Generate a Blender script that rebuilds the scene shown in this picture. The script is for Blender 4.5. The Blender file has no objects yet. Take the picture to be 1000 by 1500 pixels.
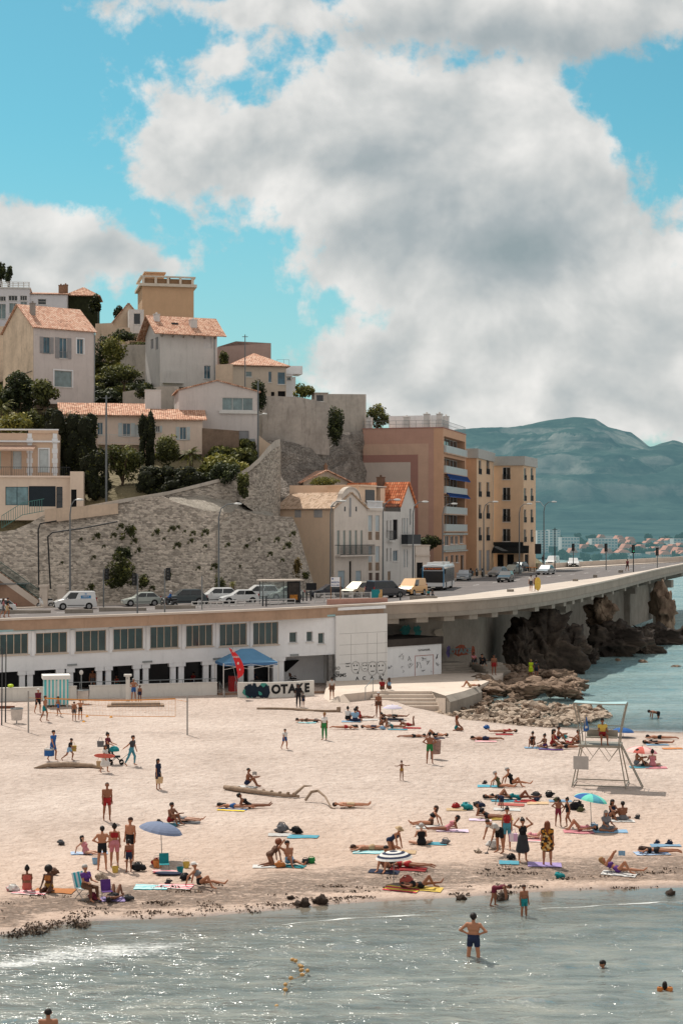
import bpy, math, random
import numpy as np
from mathutils import Vector as V, Matrix, noise as mnoise
rnd=random.Random(7)
SC=bpy.context.scene
COL=SC.collection
F, H, HY=2400.0, 14.0, 780.0
R=lambda px:(px-500)/F
def P(px, py, Y):return V((R(px)*Y,Y,H-(py-HY)/F*Y))
def XY(px, Y):return V((R(px)*Y,Y,0))
rad=math.radians
SUN_AZ=(-0.52, 0.855);SUN_EL=56.0
def tag(o, label=None, cat=None, group=None, kind=None):
 if label:o['label']=label
 if cat:o['category']=cat
 if group:o['group']=group
 if kind:o['kind']=kind
 return o
def empty(name, loc=(0,0,0), rz=0.0, label=None, cat=None, group=None, parent=None):
 o=bpy.data.objects.new(name, None);COL.objects.link(o)
 o.location=loc;o.rotation_euler=(0, 0, rz);o.empty_display_size=.2
 if parent:o.parent=parent
 return tag(o, label, cat, group)
def copy_tree(o, parent=None):
 c=o.copy();COL.objects.link(c);c.parent=parent
 for ch in o.children:copy_tree(ch, c)
 return c
def put(proto, used, loc, rz=0, sc=1.0, label=None, group=None):
 """the first time moves the prototype itself, afterwards copies it"""
 o=proto if not used else copy_tree(proto)
 o.location=loc;o.rotation_euler=(0, 0, rz);o.scale=(sc, sc, sc)
 return tag(o, label, None, group)
class MB:
 def __init__(s):s.v=[];s.f=[];s.m=[]
 def add(s, vs, fs, m=0):
  b=len(s.v);s.v+=[tuple(v)for v in vs]
  s.f+=[tuple(i+b for i in f)for f in fs];s.m+=[m]*len(fs);return s
 def quad(s, a, b, c, d, m=0):return s.add([a,b,c,d], [(0,1,2,3)], m)
 def box(s, x0, y0, z0, x1, y1, z1, m=0, M=None):
  vs=[V((x,y,z))for z in(z0,z1)for x, y in((x0,y0),(x1,y0),(x1,y1),(x0,y1))]
  if M is not None:vs=[M@v for v in vs]
  return s.add(vs, [(3,2,1,0),(4,5,6,7),(0,1,5,4),(1,2,6,5),(2,3,7,6),(3,0,4,7)], m)
 def bar(s, a, b, w, h=None, m=0):
  a, b=V(a), V(b);d=(b-a);h=h or w
  q=d.to_track_quat('Y', 'Z').to_matrix().to_4x4();q.translation=a
  return s.box(-w/2, 0, -h/2, w/2, d.length, h/2, m, q)
 def tube(s, pts, r, n=8, m=0, cap=True):
  pts=[V(p)for p in pts];k=len(pts)
  rs=r if isinstance(r, (list,tuple))else[r]*k
  vs=[];prev=None
  for i, p in enumerate(pts):
   d=(pts[min(i+1,k-1)]-pts[max(i-1,0)]).normalized()
   if prev is None:
    u=d.cross(V((0,0,1)))
    if u.length<.05:u=d.cross(V((1,0,0)))
   else:u=prev-d*prev.dot(d)
   u.normalize();prev=u;w=d.cross(u)
   vs+=[p+(u*math.cos(t)+w*math.sin(t))*rs[i]for t in[2*math.pi*j/n for j in range(n)]]
  fs=[(i*n+j,i*n+(j+1)%n,(i+1)*n+(j+1)%n,(i+1)*n+j)for i in range(k-1)for j in range(n)]
  if cap:fs+=[tuple(range(n))[::-1], tuple((k-1)*n+j for j in range(n))]
  return s.add(vs, fs, m)
 def lathe(s, prof, n=16, c=(0,0,0), m=0, M=None, stripes=None):
  vs=[V((c[0]+r*math.cos(2*math.pi*j/n),c[1]+r*math.sin(2*math.pi*j/n),c[2]+z))for r, z in prof for j in range(n)]
  if M is not None:vs=[M@v for v in vs]
  for i in range(len(prof)-1):
   pass
  b=len(s.v);s.v+=[tuple(v)for v in vs]
  for i in range(len(prof)-1):
   for j in range(n):
    s.f.append((b+i*n+j,b+i*n+(j+1)%n,b+(i+1)*n+(j+1)%n,b+(i+1)*n+j))
    s.m.append(stripes(i,j)if stripes else m)
  return s
 def ball(s, c, rx, ry=None, rz=None, n=10, k=6, m=0):
  ry=ry or rx;rz=rz or rx
  prof=[(math.sin(math.pi*i/k),-math.cos(math.pi*i/k))for i in range(k+1)]
  prof[0]=(.01, -1);prof[-1]=(.01, 1)
  M=Matrix.Translation(V(c))@Matrix.Diagonal((rx,ry,rz,1))
  return s.lathe(prof, n, m=m, M=M)
 def prism(s, poly, z0, z1, m=0, M=None):
  n=len(poly)
  vs=[V((x,y,z))for z in(z0,z1)for x, y in poly]
  if M is not None:vs=[M@v for v in vs]
  return s.add(vs, [tuple(range(n))[::-1],tuple(range(n,2*n))]+[(i,(i+1)%n,n+(i+1)%n,n+i)for i in range(n)], m)
 def xf(s, M, start=0):
  s.v[start:]=[tuple(M@V(v))for v in s.v[start:]];return s
 def shear(s, k):
  s.v=[(x,y,z+k*x)for x, y, z in s.v];return s
 def mesh(s, name, mats, smooth=False):
  me=bpy.data.meshes.new(name);me.from_pydata(s.v, [], s.f)
  for mt in(mats if isinstance(mats,(list,tuple))else[mats]):me.materials.append(mt)
  if len(me.materials)>1:me.polygons.foreach_set('material_index', s.m)
  if smooth:me.polygons.foreach_set('use_smooth', [True]*len(s.f))
  me.update();return me
 def build(s, name, mats, parent=None, smooth=False, loc=None, rz=0, **kw):
  o=bpy.data.objects.new(name, s.mesh(name,mats,smooth));COL.objects.link(o)
  if parent:o.parent=parent
  if loc is not None:o.location=loc
  o.rotation_euler=(0, 0, rz)
  return tag(o, **kw)
_txt={}
def text_geo(body, size=1.0, bold=0.0):
 """flat lettering in the xz plane, centred, facing -y"""
 key=(body, bold)
 if key not in _txt:
  cu=bpy.data.curves.new('lettering', 'FONT');cu.body=body;cu.size=1;cu.offset=bold
  cu.align_x='CENTER';cu.align_y='CENTER';cu.resolution_u=3
  o=bpy.data.objects.new('lettering', cu);COL.objects.link(o)
  dg=bpy.context.evaluated_depsgraph_get();me=bpy.data.meshes.new_from_object(o.evaluated_get(dg))
  vs=[tuple(v.co)for v in me.vertices];fs=[tuple(p.vertices)for p in me.polygons]
  bpy.data.objects.remove(o);bpy.data.meshes.remove(me);_txt[key]=(vs, fs)
 vs, fs=_txt[key]
 return[V((x*size,0,y*size))for x, y, z in vs], fs
def lin(c):
 return tuple(((x/255)/12.92 if x<=10 else((x/255+.055)/1.055)**2.4)for x in c)
class N:
 """tiny node-tree helper"""
 def __init__(s, nt):s.nt=nt
 def __call__(s, t, ins=None, **props):
  n=s.nt.nodes.new(t)
  for k, v in props.items():setattr(n, k, v)
  for k, v in(ins or{}).items():s.set(n, k, v)
  return n
 def set(s, n, k, v):
  sock=n.inputs[k]
  if isinstance(v, bpy.types.NodeSocket):s.nt.links.new(v, sock)
  elif isinstance(v, bpy.types.Node):s.nt.links.new(v.outputs[0], sock)
  else:sock.default_value=v
 def math(s, op, a, b=0.0, c=0.0, clamp=False):
  n=s.nt.nodes.new('ShaderNodeMath');n.operation=op;n.use_clamp=clamp
  for i, v in enumerate((a,b,c)):s.set(n, i, v)
  return n.outputs[0]
 def vmath(s, op, a, b=None):
  n=s.nt.nodes.new('ShaderNodeVectorMath');n.operation=op;s.set(n, 0, a)
  if b is not None:s.set(n, 3 if op=='SCALE' else 1, b)
  return n.outputs['Value' if op in('DOT_PRODUCT','LENGTH')else 'Vector']
 def ramp(s, fac, stops, interp='LINEAR'):
  n=s.nt.nodes.new('ShaderNodeValToRGB');cr=n.color_ramp;cr.interpolation=interp
  while len(cr.elements)<len(stops):cr.elements.new(.5)
  for e, (p, c)in zip(cr.elements, stops):
   e.position=p;e.color=(c, c, c, 1)if not isinstance(c, tuple)else(*c[:3], 1)
  s.set(n, 0, fac);return n.outputs[0]
 def mix(s, fac, a, b, mode='MIX'):
  n=s.nt.nodes.new('ShaderNodeMix');n.data_type='RGBA';n.blend_type=mode
  s.set(n, 0, fac)
  for i, v in((6,a), (7,b)):
   if isinstance(v, tuple):v=(*v[:3], 1)
   s.set(n, i, v)
  return n.outputs[2]
 def smooth(s, x, a, b):
  n=s.nt.nodes.new('ShaderNodeMapRange');n.interpolation_type='SMOOTHSTEP'
  s.set(n, 0, x);s.set(n, 1, a);s.set(n, 2, b);return n.outputs[0]
 def noise(s, vec, scale, detail=4, rough=.6, dist=0):
  return s('ShaderNodeTexNoise', {'Vector':vec,'Scale':scale,'Detail':detail,'Roughness':rough,'Distortion':dist}).outputs[0]
def new_mat(name):
 m=bpy.data.materials.new(name);m.use_nodes=True
 nt=m.node_tree;b=nt.nodes['Principled BSDF'];return m, N(nt), b, nt.nodes['Material Output']
_mats={}
def mat(name, rgb=(200,200,200), rough=.85, var=.14, scale=1.2, bump=0.0, metal=0.0, grime=0.0, spec=.3, coat=0.0, rvar=0.0):
 """painted / plastered / fabric surface: two scales of tone variation, optional vertical grime and bump"""
 if name in _mats:return _mats[name]
 m, n, b, out=new_mat(name);c=lin(rgb)
 tc=n('ShaderNodeTexCoord').outputs['Object']
 t=n.math('ADD', n.math('MULTIPLY',n.noise(tc,scale,5),.7), n.math('MULTIPLY',n.noise(tc,scale*7,3),.3))
 dark=tuple(x*(1-var*1.6)for x in c);lite=tuple(min(1,x*(1+var))for x in c)
 col=n.ramp(t, [(.3,dark),(.7,lite)])
 if rvar:
  oi=n('ShaderNodeObjectInfo').outputs['Random']
  col=n.mix(1.0, col, n.ramp(oi,[(0,1-rvar),(1,1.0)]), 'MULTIPLY')
 if grime:
  st=n.noise(n.vmath('MULTIPLY',tc,(1.3,1.3,.18)), 1.6, 5, .7)
  col=n.mix(n.math('MULTIPLY',n.smooth(st,.5,.75),grime), col, tuple(x*.45 for x in c))
 n.set(b, 'Base Color', col);n.set(b, 'Roughness', rough);n.set(b, 'Metallic', metal)
 n.set(b, 'Specular IOR Level', spec);n.set(b, 'Coat Weight', coat)
 if bump:
  bp=n('ShaderNodeBump', {'Strength':.5,'Distance':bump,'Height':n.noise(tc,scale*6,4)})
  n.set(b, 'Normal', bp.outputs[0])
 _mats[name]=m;return m
def glass_mat(name='window glass', rgb=(40,70,80), rough=.08):
 if name in _mats:return _mats[name]
 m, n, b, out=new_mat(name);c=lin(rgb)
 tc=n('ShaderNodeTexCoord').outputs['Object']
 n.set(b, 'Base Color', n.ramp(n.noise(tc,.9,3),[(.35,tuple(x*.5 for x in c)),(.7,c)]))
 n.set(b, 'Roughness', rough);n.set(b, 'Specular IOR Level', .8)
 n.set(b, 'Normal', n('ShaderNodeBump',{'Strength':.08,'Distance':.05,'Height':n.noise(tc,1.3,2)}).outputs[0])
 _mats[name]=m;return m
def tile_mat(name, rgb, rgb2, axis=0, pitch=.26, rows=.36):
 """curved clay tiles: ridges across the slope plus staggered courses"""
 if name in _mats:return _mats[name]
 m, n, b, out=new_mat(name);c, c2=lin(rgb), lin(rgb2)
 tc=n('ShaderNodeTexCoord').outputs['UV']
 sx=n('ShaderNodeSeparateXYZ', {0:tc})
 cell=n('ShaderNodeCombineXYZ', {0:n.math('FLOOR',n.math('DIVIDE',sx.outputs[0],pitch)),1:n.math('FLOOR',n.math('DIVIDE',sx.outputs[1],rows))})
 rn=n('ShaderNodeTexWhiteNoise', {'Vector':cell.outputs[0]}).outputs[0]
 big=n.noise(tc, .5, 5, .65)
 t=n.math('ADD', n.math('MULTIPLY',rn,.45), n.math('MULTIPLY',big,.6))
 col=n.ramp(t, [(.2,tuple(x*.55 for x in c)),(.45,c),(.75,c2)])
 w=n.math('ABSOLUTE', n.math('SINE',n.math('MULTIPLY',sx.outputs[0],math.pi/pitch)))
 fr=n.math('FRACT', n.math('DIVIDE',sx.outputs[1],rows))
 hgt=n.math('ADD', n.math('MULTIPLY',w,.08), n.math('MULTIPLY',fr,-.03))
 gap=n.math('MULTIPLY', n.smooth(w,.0,.35), n.smooth(fr,0.0,.14))
 col=n.mix(gap, n.mix(.75,col,(.02,.012,.01)), col)
 n.set(b, 'Base Color', col);n.set(b, 'Roughness', .9);n.set(b, 'Specular IOR Level', .2)
 n.set(b, 'Normal', n('ShaderNodeBump',{'Strength':1.0,'Distance':1.0,'Height':hgt}).outputs[0])
 _mats[name]=m;return m
def stone_mat(name, rgb, w=.55, h=.28, contrast=.5, uv=True, mortar=.02):
 """coursed rubble masonry"""
 if name in _mats:return _mats[name]
 m, n, b, out=new_mat(name);c=lin(rgb)
 tc=n('ShaderNodeTexCoord').outputs['UV' if uv else 'Object']
 wob=n.vmath('ADD', tc, n.vmath('SCALE',n('ShaderNodeTexNoise',{'Vector':tc,'Scale':1.7,'Detail':2}).outputs[1],.22))
 br=n('ShaderNodeTexBrick', {'Vector':wob,'Color1':(*[x*(1+contrast*.5)for x in c],1),'Color2':(*[x*(1-contrast*.6)for x in c],1),'Mortar':(*[x*.4 for x in c],1),'Scale':1.0,'Mortar Size':mortar,'Mortar Smooth':.4,'Bias':.1,'Brick Width':w,'Row Height':h})
 vor=n('ShaderNodeTexVoronoi', {'Vector':n.vmath('MULTIPLY',wob,(2.9,5.2,1)),'Scale':1.0}, feature='F1')
 big=n.noise(tc, .13, 6, .65);st=n.noise(n.vmath('MULTIPLY',tc,(.5,.09,.5)), 1.4, 5, .7)
 col=n.mix(.78, br.outputs[0], n.ramp(n('ShaderNodeSeparateColor',{0:vor.outputs['Color']}).outputs[0],[(.05,tuple(x*.5 for x in c)),(.5,c),(.95,tuple(min(1,x*1.45)for x in c))]))
 col=n.mix(1, col, n.ramp(big,[(.3,.75),(.7,1.0)]), 'MULTIPLY')
 col=n.mix(n.math('MULTIPLY',n.smooth(st,.52,.8),.4), col, tuple(x*.5 for x in c))
 n.set(b, 'Base Color', col);n.set(b, 'Roughness', .95);n.set(b, 'Specular IOR Level', .15)
 hh=n.math('ADD', n.math('MULTIPLY',br.outputs[1],-.4), n.math('MULTIPLY',vor.outputs[0],-1.0))
 n.set(b, 'Normal', n('ShaderNodeBump',{'Strength':1,'Distance':.12,'Height':hh}).outputs[0])
 _mats[name]=m;return m
def uv_set(o, fn):
 """fn(local coordinate, face normal) -> (u, v) in metres"""
 me=o.data;uv=me.uv_layers.new(name='UVMap')
 for p in me.polygons:
  for li in p.loop_indices:uv.data[li].uv=fn(me.vertices[me.loops[li].vertex_index].co, p.normal)
 return o
def uv_wall(co, nn):
 if abs(nn.z)>.9:return co.x, co.y
 t=V((-nn.y,nn.x,0)).normalized()
 return co.dot(t), co.z
def uv_roof(co, nn):
 t=V((-nn.y,nn.x,0))
 if t.length<1e-4:return co.x, co.y
 t.normalize();s=nn.cross(t);return co.dot(t), co.dot(s)
cam=bpy.data.cameras.new('camera');camo=bpy.data.objects.new('camera', cam);COL.objects.link(camo)
camo.location=(0, 0, H);camo.rotation_euler=(rad(90), 0, 0)
cam.sensor_fit='VERTICAL';cam.sensor_height=36.0;cam.lens=F/1500*36.0;cam.shift_y=(HY-750)/1500
cam.clip_start=1;cam.clip_end=20000;SC.camera=camo
SC.view_settings.view_transform='Standard';SC.view_settings.look='None';SC.view_settings.exposure=0
SC.render.engine='CYCLES';SC.cycles.use_denoising=True
SC.cycles.max_bounces=5;SC.cycles.diffuse_bounces=2;SC.cycles.transparent_max_bounces=12;SC.cycles.sample_clamp_indirect=4
sun=bpy.data.lights.new('sun', 'SUN');suno=bpy.data.objects.new('sun', sun);COL.objects.link(suno)
sun.energy=4.3;sun.angle=rad(.5);sun.color=(1.0, .93, .84)
_h=math.hypot(*SUN_AZ);SD=V((SUN_AZ[0]/_h*math.cos(rad(SUN_EL)),SUN_AZ[1]/_h*math.cos(rad(SUN_EL)),math.sin(rad(SUN_EL))))
suno.rotation_euler=SD.to_track_quat('Z', 'Y').to_euler()
def make_world():
 w=bpy.data.worlds.new('World');SC.world=w;w.use_nodes=True;w.cycles.sampling_method='MANUAL';w.cycles.sample_map_resolution=128;nt=w.node_tree;nt.nodes.clear();n=N(nt)
 d=n('ShaderNodeTexCoord').outputs['Generated']
 sky=n('ShaderNodeTexSky', sky_type='NISHITA', sun_disc=False, sun_elevation=rad(SUN_EL), sun_rotation=math.atan2(SD.x,SD.y), altitude=0, air_density=1.0, dust_density=.6, ozone_density=1.5)
 g=bpy.data.node_groups.new('cloud density', 'ShaderNodeTree')
 g.interface.new_socket('Dir', in_out='INPUT', socket_type='NodeSocketVector')
 g.interface.new_socket('Density', in_out='OUTPUT', socket_type='NodeSocketFloat')
 k=N(g);gi=k('NodeGroupInput').outputs[0];go=k('NodeGroupOutput')
 sx=k('ShaderNodeSeparateXYZ', {0:gi})
 yy=k.math('MAXIMUM', sx.outputs[1], .12)
 uvv=k('ShaderNodeCombineXYZ', {0:k.math('DIVIDE',sx.outputs[0],yy),1:k.math('DIVIDE',sx.outputs[2],yy)}).outputs[0]
 nz=k('ShaderNodeTexNoise', {'Vector':uvv,'Scale':9.0,'Detail':3,'Roughness':.5}).outputs[1]
 uvw=k.vmath('ADD', uvv, k.vmath('SCALE',k.vmath('SUBTRACT',nz,(.5,.5,.5)),.06))
 S=0.0
 for cx, cy, rx, ry, a in[(600,150,130,60,.95), (420,215,170,52,.95), (330,105,55,34,.62), (262,160,34,36,.6), (268,235,70,40,.6), (770,165,110,62,.95), (585,285,190,68,.9), (700,340,200,95,1.0), (840,290,64,90,.8), (620,390,130,45,.7), (860,440,180,80,1.0), (720,545,240,62,.95), (930,560,230,110,1.1), (570,548,90,34,.65), (985,310,60,70,.35), (610,478,40,18,.3), (640,10,280,62,.8), (960,5,200,56,.85), (330,-10,170,30,.5), (30,330,95,42,.85), (110,385,100,45,.8), (30,420,120,50,.75), (240,395,60,26,.35), (200,20,70,25,.25), (520,120,50,30,.4)]:
  q=k.vmath('MULTIPLY', k.vmath('SUBTRACT',uvw,((cx-500)/F,(HY-cy)/F,0)), (F/rx,F/ry,0))
  e=k.math('MULTIPLY', k.math('POWER',2.718,k.math('MULTIPLY',k.vmath('DOT_PRODUCT',q,q),-.8)), a)
  S=k.math('ADD', S, e)if S!=0.0 else e
 S=k.math('MINIMUM', S, 1.15)
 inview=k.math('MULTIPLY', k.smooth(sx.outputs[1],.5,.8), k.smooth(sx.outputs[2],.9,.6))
 gen=k.math('MULTIPLY', k.smooth(k.noise(gi,1.6,3),.22,.42), 1.0)  # unseen clouds outside the view, added to keep ambient light neutral
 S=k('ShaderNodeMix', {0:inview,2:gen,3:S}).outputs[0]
 f1=k.noise(uvv, 13.0, 6, .6, .3);f2=k.noise(uvv, 60.0, 4, .62)
 fb=k.math('ADD', k.math('MULTIPLY',k.math('SUBTRACT',f1,.5),1.9), k.math('MULTIPLY',k.math('SUBTRACT',f2,.5),1.0))
 k.set(go, 0, k.math('ADD',S,fb))
 g.interface.new_socket('Shade', in_out='OUTPUT', socket_type='NodeSocketFloat');T_=0.0
 for cx, cy, rx, ry, a in[(530,225,70,34,.5), (660,250,120,40,.6), (780,385,95,44,1.0), (660,335,140,48,.7), (560,350,90,34,.5), (620,40,190,34,.75), (880,45,200,50,.7), (110,385,80,34,.5), (20,375,60,26,.25), (800,520,140,36,.45), (960,290,60,46,.6), (560,560,90,26,.3), (900,600,160,34,.35)]:
  q=k.vmath('MULTIPLY', k.vmath('SUBTRACT',uvw,((cx-500)/F,(HY-cy)/F,0)), (F/rx,F/ry,0))
  e=k.math('MULTIPLY', k.math('POWER',2.718,k.math('MULTIPLY',k.vmath('DOT_PRODUCT',q,q),-.8)), a);T_=k.math('ADD', T_, e)if T_!=0.0 else e
 f3=k.noise(k.vmath('ADD',uvv,(-.012,.019,0)), 10.0, 5, .52, .2)
 k.set(go, 1, k.math('ADD',k.math('MULTIPLY',T_,-.42),k.math('MULTIPLY',k.math('SUBTRACT',k.noise(uvv,10.0,5,.52,.2),f3),1.9)))
 q=n('ShaderNodeGroup');q.node_tree=g;n.set(q, 0, d);D0, D1=q.outputs[0], q.outputs[1]
 alpha=n.smooth(D0, .26, .70);thick=n.smooth(D0, .5, 1.5)
 light=n.math('ADD', n.math('SUBTRACT',.84,n.math('MULTIPLY',thick,.12)), D1, clamp=True)
 K=10.0
 ccol=n.vmath('SCALE', n.ramp(light,[(0.0,(.30,.36,.38)),(.35,(.42,.46,.475)),(.66,(.62,.63,.62)),(1.0,(.88,.86,.83))]), K)
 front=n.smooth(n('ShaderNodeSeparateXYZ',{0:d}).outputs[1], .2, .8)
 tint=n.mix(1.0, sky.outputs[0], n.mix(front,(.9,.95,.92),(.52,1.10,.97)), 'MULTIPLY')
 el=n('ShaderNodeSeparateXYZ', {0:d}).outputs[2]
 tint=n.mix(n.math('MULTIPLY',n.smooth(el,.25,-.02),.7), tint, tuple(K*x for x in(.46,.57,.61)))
 ccol=n.mix(front, n.mix(1.0,ccol,(.86,.83,.82),'MULTIPLY'), ccol)  # unseen rear clouds toned to set the ambient light
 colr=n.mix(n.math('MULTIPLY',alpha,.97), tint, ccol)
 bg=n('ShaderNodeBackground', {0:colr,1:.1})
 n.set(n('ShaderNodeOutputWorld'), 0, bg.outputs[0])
make_world()
_w=[(-400,1400), (-150,1388), (0,1374), (60,1363), (130,1353), (220,1350), (300,1346), (400,1337), (500,1327), (650,1319), (800,1309), (1000,1303), (1300,1296)]
_wy=[H*F/(y-HY)for x, y in _w];_wx=[R(x)*y for(x,_), y in zip(_w,_wy)]
_b=[(-3,175), (1.5,150), (5.5,133), (9,124), (13,119.5), (17,117), (21,115.6), (26,114.5), (40,112), (80,108)]
def yw(x):return np.interp(x, _wx, _wy)
def yb(x):return np.interp(x, [b[0]for b in _b], [b[1]for b in _b], left=400)
def zsand(x, y):
 d=np.asarray(y)-yw(x)
 z=np.where(d<0, .06*d, np.where(d<5,.05*d,.25+.0115*(d-5)))
 bk=(yb(x)-y)*.075
 k=.12;hh=np.clip(.5+.5*(bk-z)/k, 0, 1)
 z=bk*(1-hh)+z*hh-k*hh*(1-hh)
 return np.maximum(z, -2.2)
def onsand(px, py):
 z=.5
 for _ in range(30):
  Y=(H-z)*F/(py-HY);z=float(zsand(R(px)*Y,Y))
 return V((R(px)*Y,Y,z))
def onz(px, py, z):return P(px, py, (H-z)*F/(py-HY))
def grid(name, xs, ys, zf, material, attrs=None, smooth=True, polar=False, **kw):
 Y, X=np.meshgrid(ys, xs, indexing='ij')
 if polar:X=X*Y
 Z=zf(X, Y);ny, nx=X.shape
 me=bpy.data.meshes.new(name)
 co=np.stack([X,Y,Z], -1).reshape(-1, 3).astype(np.float32)
 i=np.arange(ny*nx).reshape(ny, nx)
 q=np.stack([i[:-1,:-1],i[:-1,1:],i[1:,1:],i[1:,:-1]], -1).reshape(-1, 4)
 me.vertices.add(len(co));me.vertices.foreach_set('co', co.ravel())
 me.loops.add(q.size);me.loops.foreach_set('vertex_index', q.ravel().astype(np.int32))
 me.polygons.add(len(q));me.polygons.foreach_set('loop_start', np.arange(0,q.size,4,dtype=np.int32))
 me.polygons.foreach_set('use_smooth', np.ones(len(q),dtype=bool))
 me.update(calc_edges=True);me.materials.append(material)
 for an, fn in(attrs or{}).items():
  a=me.attributes.new(an, 'FLOAT', 'POINT');a.data.foreach_set('value', fn(X,Y,Z).ravel().astype(np.float32))
 o=bpy.data.objects.new(name, me);COL.objects.link(o);return tag(o, **kw)
def fbm(X, Y, s, seed=0, oct=4):
 """cheap vectorised value noise"""
 r=np.random.RandomState(seed);T=r.rand(256, 256);out=0;a=.5
 for o in range(oct):
  x, y=X*s, Y*s;xi, yi=np.floor(x).astype(int), np.floor(y).astype(int);fx, fy=x-xi, y-yi
  fx=fx*fx*(3-2*fx);fy=fy*fy*(3-2*fy);g=lambda i, j:T[(yi+j)%256, (xi+i)%256]
  out=out+a*((g(0,0)*(1-fx)+g(1,0)*fx)*(1-fy)+(g(0,1)*(1-fx)+g(1,1)*fx)*fy)
  s*=2.03;a*=.5
 return out
def sand_material():
 m, n, b, out=new_mat('beach sand')
 tc=n('ShaderNodeTexCoord').outputs['Object']
 at=lambda a:n('ShaderNodeAttribute', attribute_name=a).outputs['Fac']
 d=at('shore');back=at('back')
 big=n.noise(tc, .12, 5, .6);mid=n.noise(tc, 1.6, 5, .65);fine=n.noise(tc, 9, 3, .6)
 col=n.ramp(n.math('ADD',n.math('MULTIPLY',big,.5),n.math('MULTIPLY',mid,.5)), [(.34,lin((164,148,137))),(.5,lin((190,174,163))),(.66,lin((208,193,182)))])
 low=n.math('MULTIPLY', n.smooth(d,26,6), .55)
 col=n.mix(low, col, lin((198,171,151)))
 col=n.mix(n.math('MULTIPLY',n.smooth(fine,.47,.33),.5), col, lin((140,112,94)))
 wn=n.noise(n.vmath('MULTIPLY',tc,(.35,.8,1)), 1.0, 6, .75)
 wf=n.noise(n.vmath('MULTIPLY',tc,(2.2,5,1)), 1.0, 6, .8)
 dd=n.math('ADD', d, n.math('MULTIPLY',n.math('SUBTRACT',wn,.5),7.0))
 band=n.math('MULTIPLY', n.smooth(dd,1.3,2.6), n.smooth(dd,7.0,3.4))
 band=n.math('MULTIPLY', band, n.smooth(n.math('ADD',n.math('MULTIPLY',wf,.75),n.math('MULTIPLY',wn,.35)),.46,.60))
 col=n.mix(n.math('MULTIPLY',band,.40), col, n.ramp(wf,[(.4,lin((84,66,54))),(.75,lin((140,116,98)))]))
 v=n('ShaderNodeTexVoronoi', {'Vector':tc,'Scale':1.1}, feature='F1').outputs[0]
 col=n.mix(n.math('MULTIPLY',n.smooth(v,.055,.03),.6), col, lin((90,72,60)))
 gr=n.math('MULTIPLY', n.smooth(back,5.0,1.5), n.smooth(n.noise(tc,2.5,5,.8),.3,.55))
 col=n.mix(n.math('MULTIPLY',gr,.75), col, lin((96,82,74)))
 wet=n.math('MAXIMUM', n.smooth(n.math('ADD',d,n.math('MULTIPLY',n.math('SUBTRACT',wn,.5),1.2)),1.5,.1), n.smooth(back,1.0,.2))
 col=n.mix(wet, col, n.mix(1,col,(.55,.53,.52),'MULTIPLY'))
 n.set(b, 'Base Color', col);n.set(b, 'Roughness', n.math('SUBTRACT',.95,n.math('MULTIPLY',wet,.75)));n.set(b, 'Specular IOR Level', .3)
 fp=n('ShaderNodeTexVoronoi', {'Vector':n.vmath('MULTIPLY',tc,(1.6,1.1,1)),'Scale':2.1}, feature='SMOOTH_F1').outputs[0]
 hgt=n.math('ADD', n.math('MULTIPLY',n.noise(tc,2.4,5,.65),.5), n.math('MULTIPLY',fp,.35))
 hgt=n.math('ADD', hgt, n.math('MULTIPLY',band,.2))
 n.set(b, 'Normal', n('ShaderNodeBump',{'Strength':n.math('SUBTRACT',1.0,wet),'Distance':.34,'Height':hgt}).outputs[0])
 return m
def zs_bumpy(X, Y):
 d=Y-yw(X);k=np.clip(d/4-.3, 0, 1)
 return zsand(X, Y)+k*.10*(fbm(X,Y,.9,1,3)-.47)
grid('beach_sand', np.concatenate([np.linspace(-90,-34,20),np.linspace(-33,33,300),np.linspace(34,90,20)]), np.linspace(46,150,380), zs_bumpy, sand_material(), {'shore':lambda X,Y,Z:Y-yw(X),'back':lambda X,Y,Z:yb(X)-Y}, kind='structure')
WV=[(math.cos(a),math.sin(a),k,amp,ph)for a, k, amp, ph in[(1.45,.55,.045,0),(1.75,.9,.035,1),(1.2,1.5,.022,2),(1.95,2.1,.018,3),(1.6,3.1,.015,4),(.9,4.2,.009,5),(2.2,5.3,.008,1.3),(1.5,7.3,.006,2.2),(.5,6.1,.005,.4),(2.7,8.3,.004,1.9)]]
def sea_z(X, Y):
 sh=np.minimum(np.where(Y<yw(X)+5,yw(X)-Y,np.maximum(Y-yb(X),0)), 400)
 damp=np.clip(sh/4, .0, 1)*np.clip(900/Y, 0, 1)
 warp=3*fbm(X, Y, .09, 5, 3)
 z=0
 for c, s_, k, a, p in WV:z=z+a*np.sin(k*(c*X+s_*Y)+p+warp*(1+k*.3))
 z=z*damp*1.5*(.5+1.1*fbm(X,Y,.12,9,2))
 d=yw(X)-Y;brk=.16*np.exp(-((d-3.0-1.6*(fbm(X,Y*0,.13,3,2)-.5))/.55)**2)*np.clip(fbm(X,Y*0,.16,4,2)*3-.7, 0, 1)
 return z+brk*(Y<80)+.015
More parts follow.
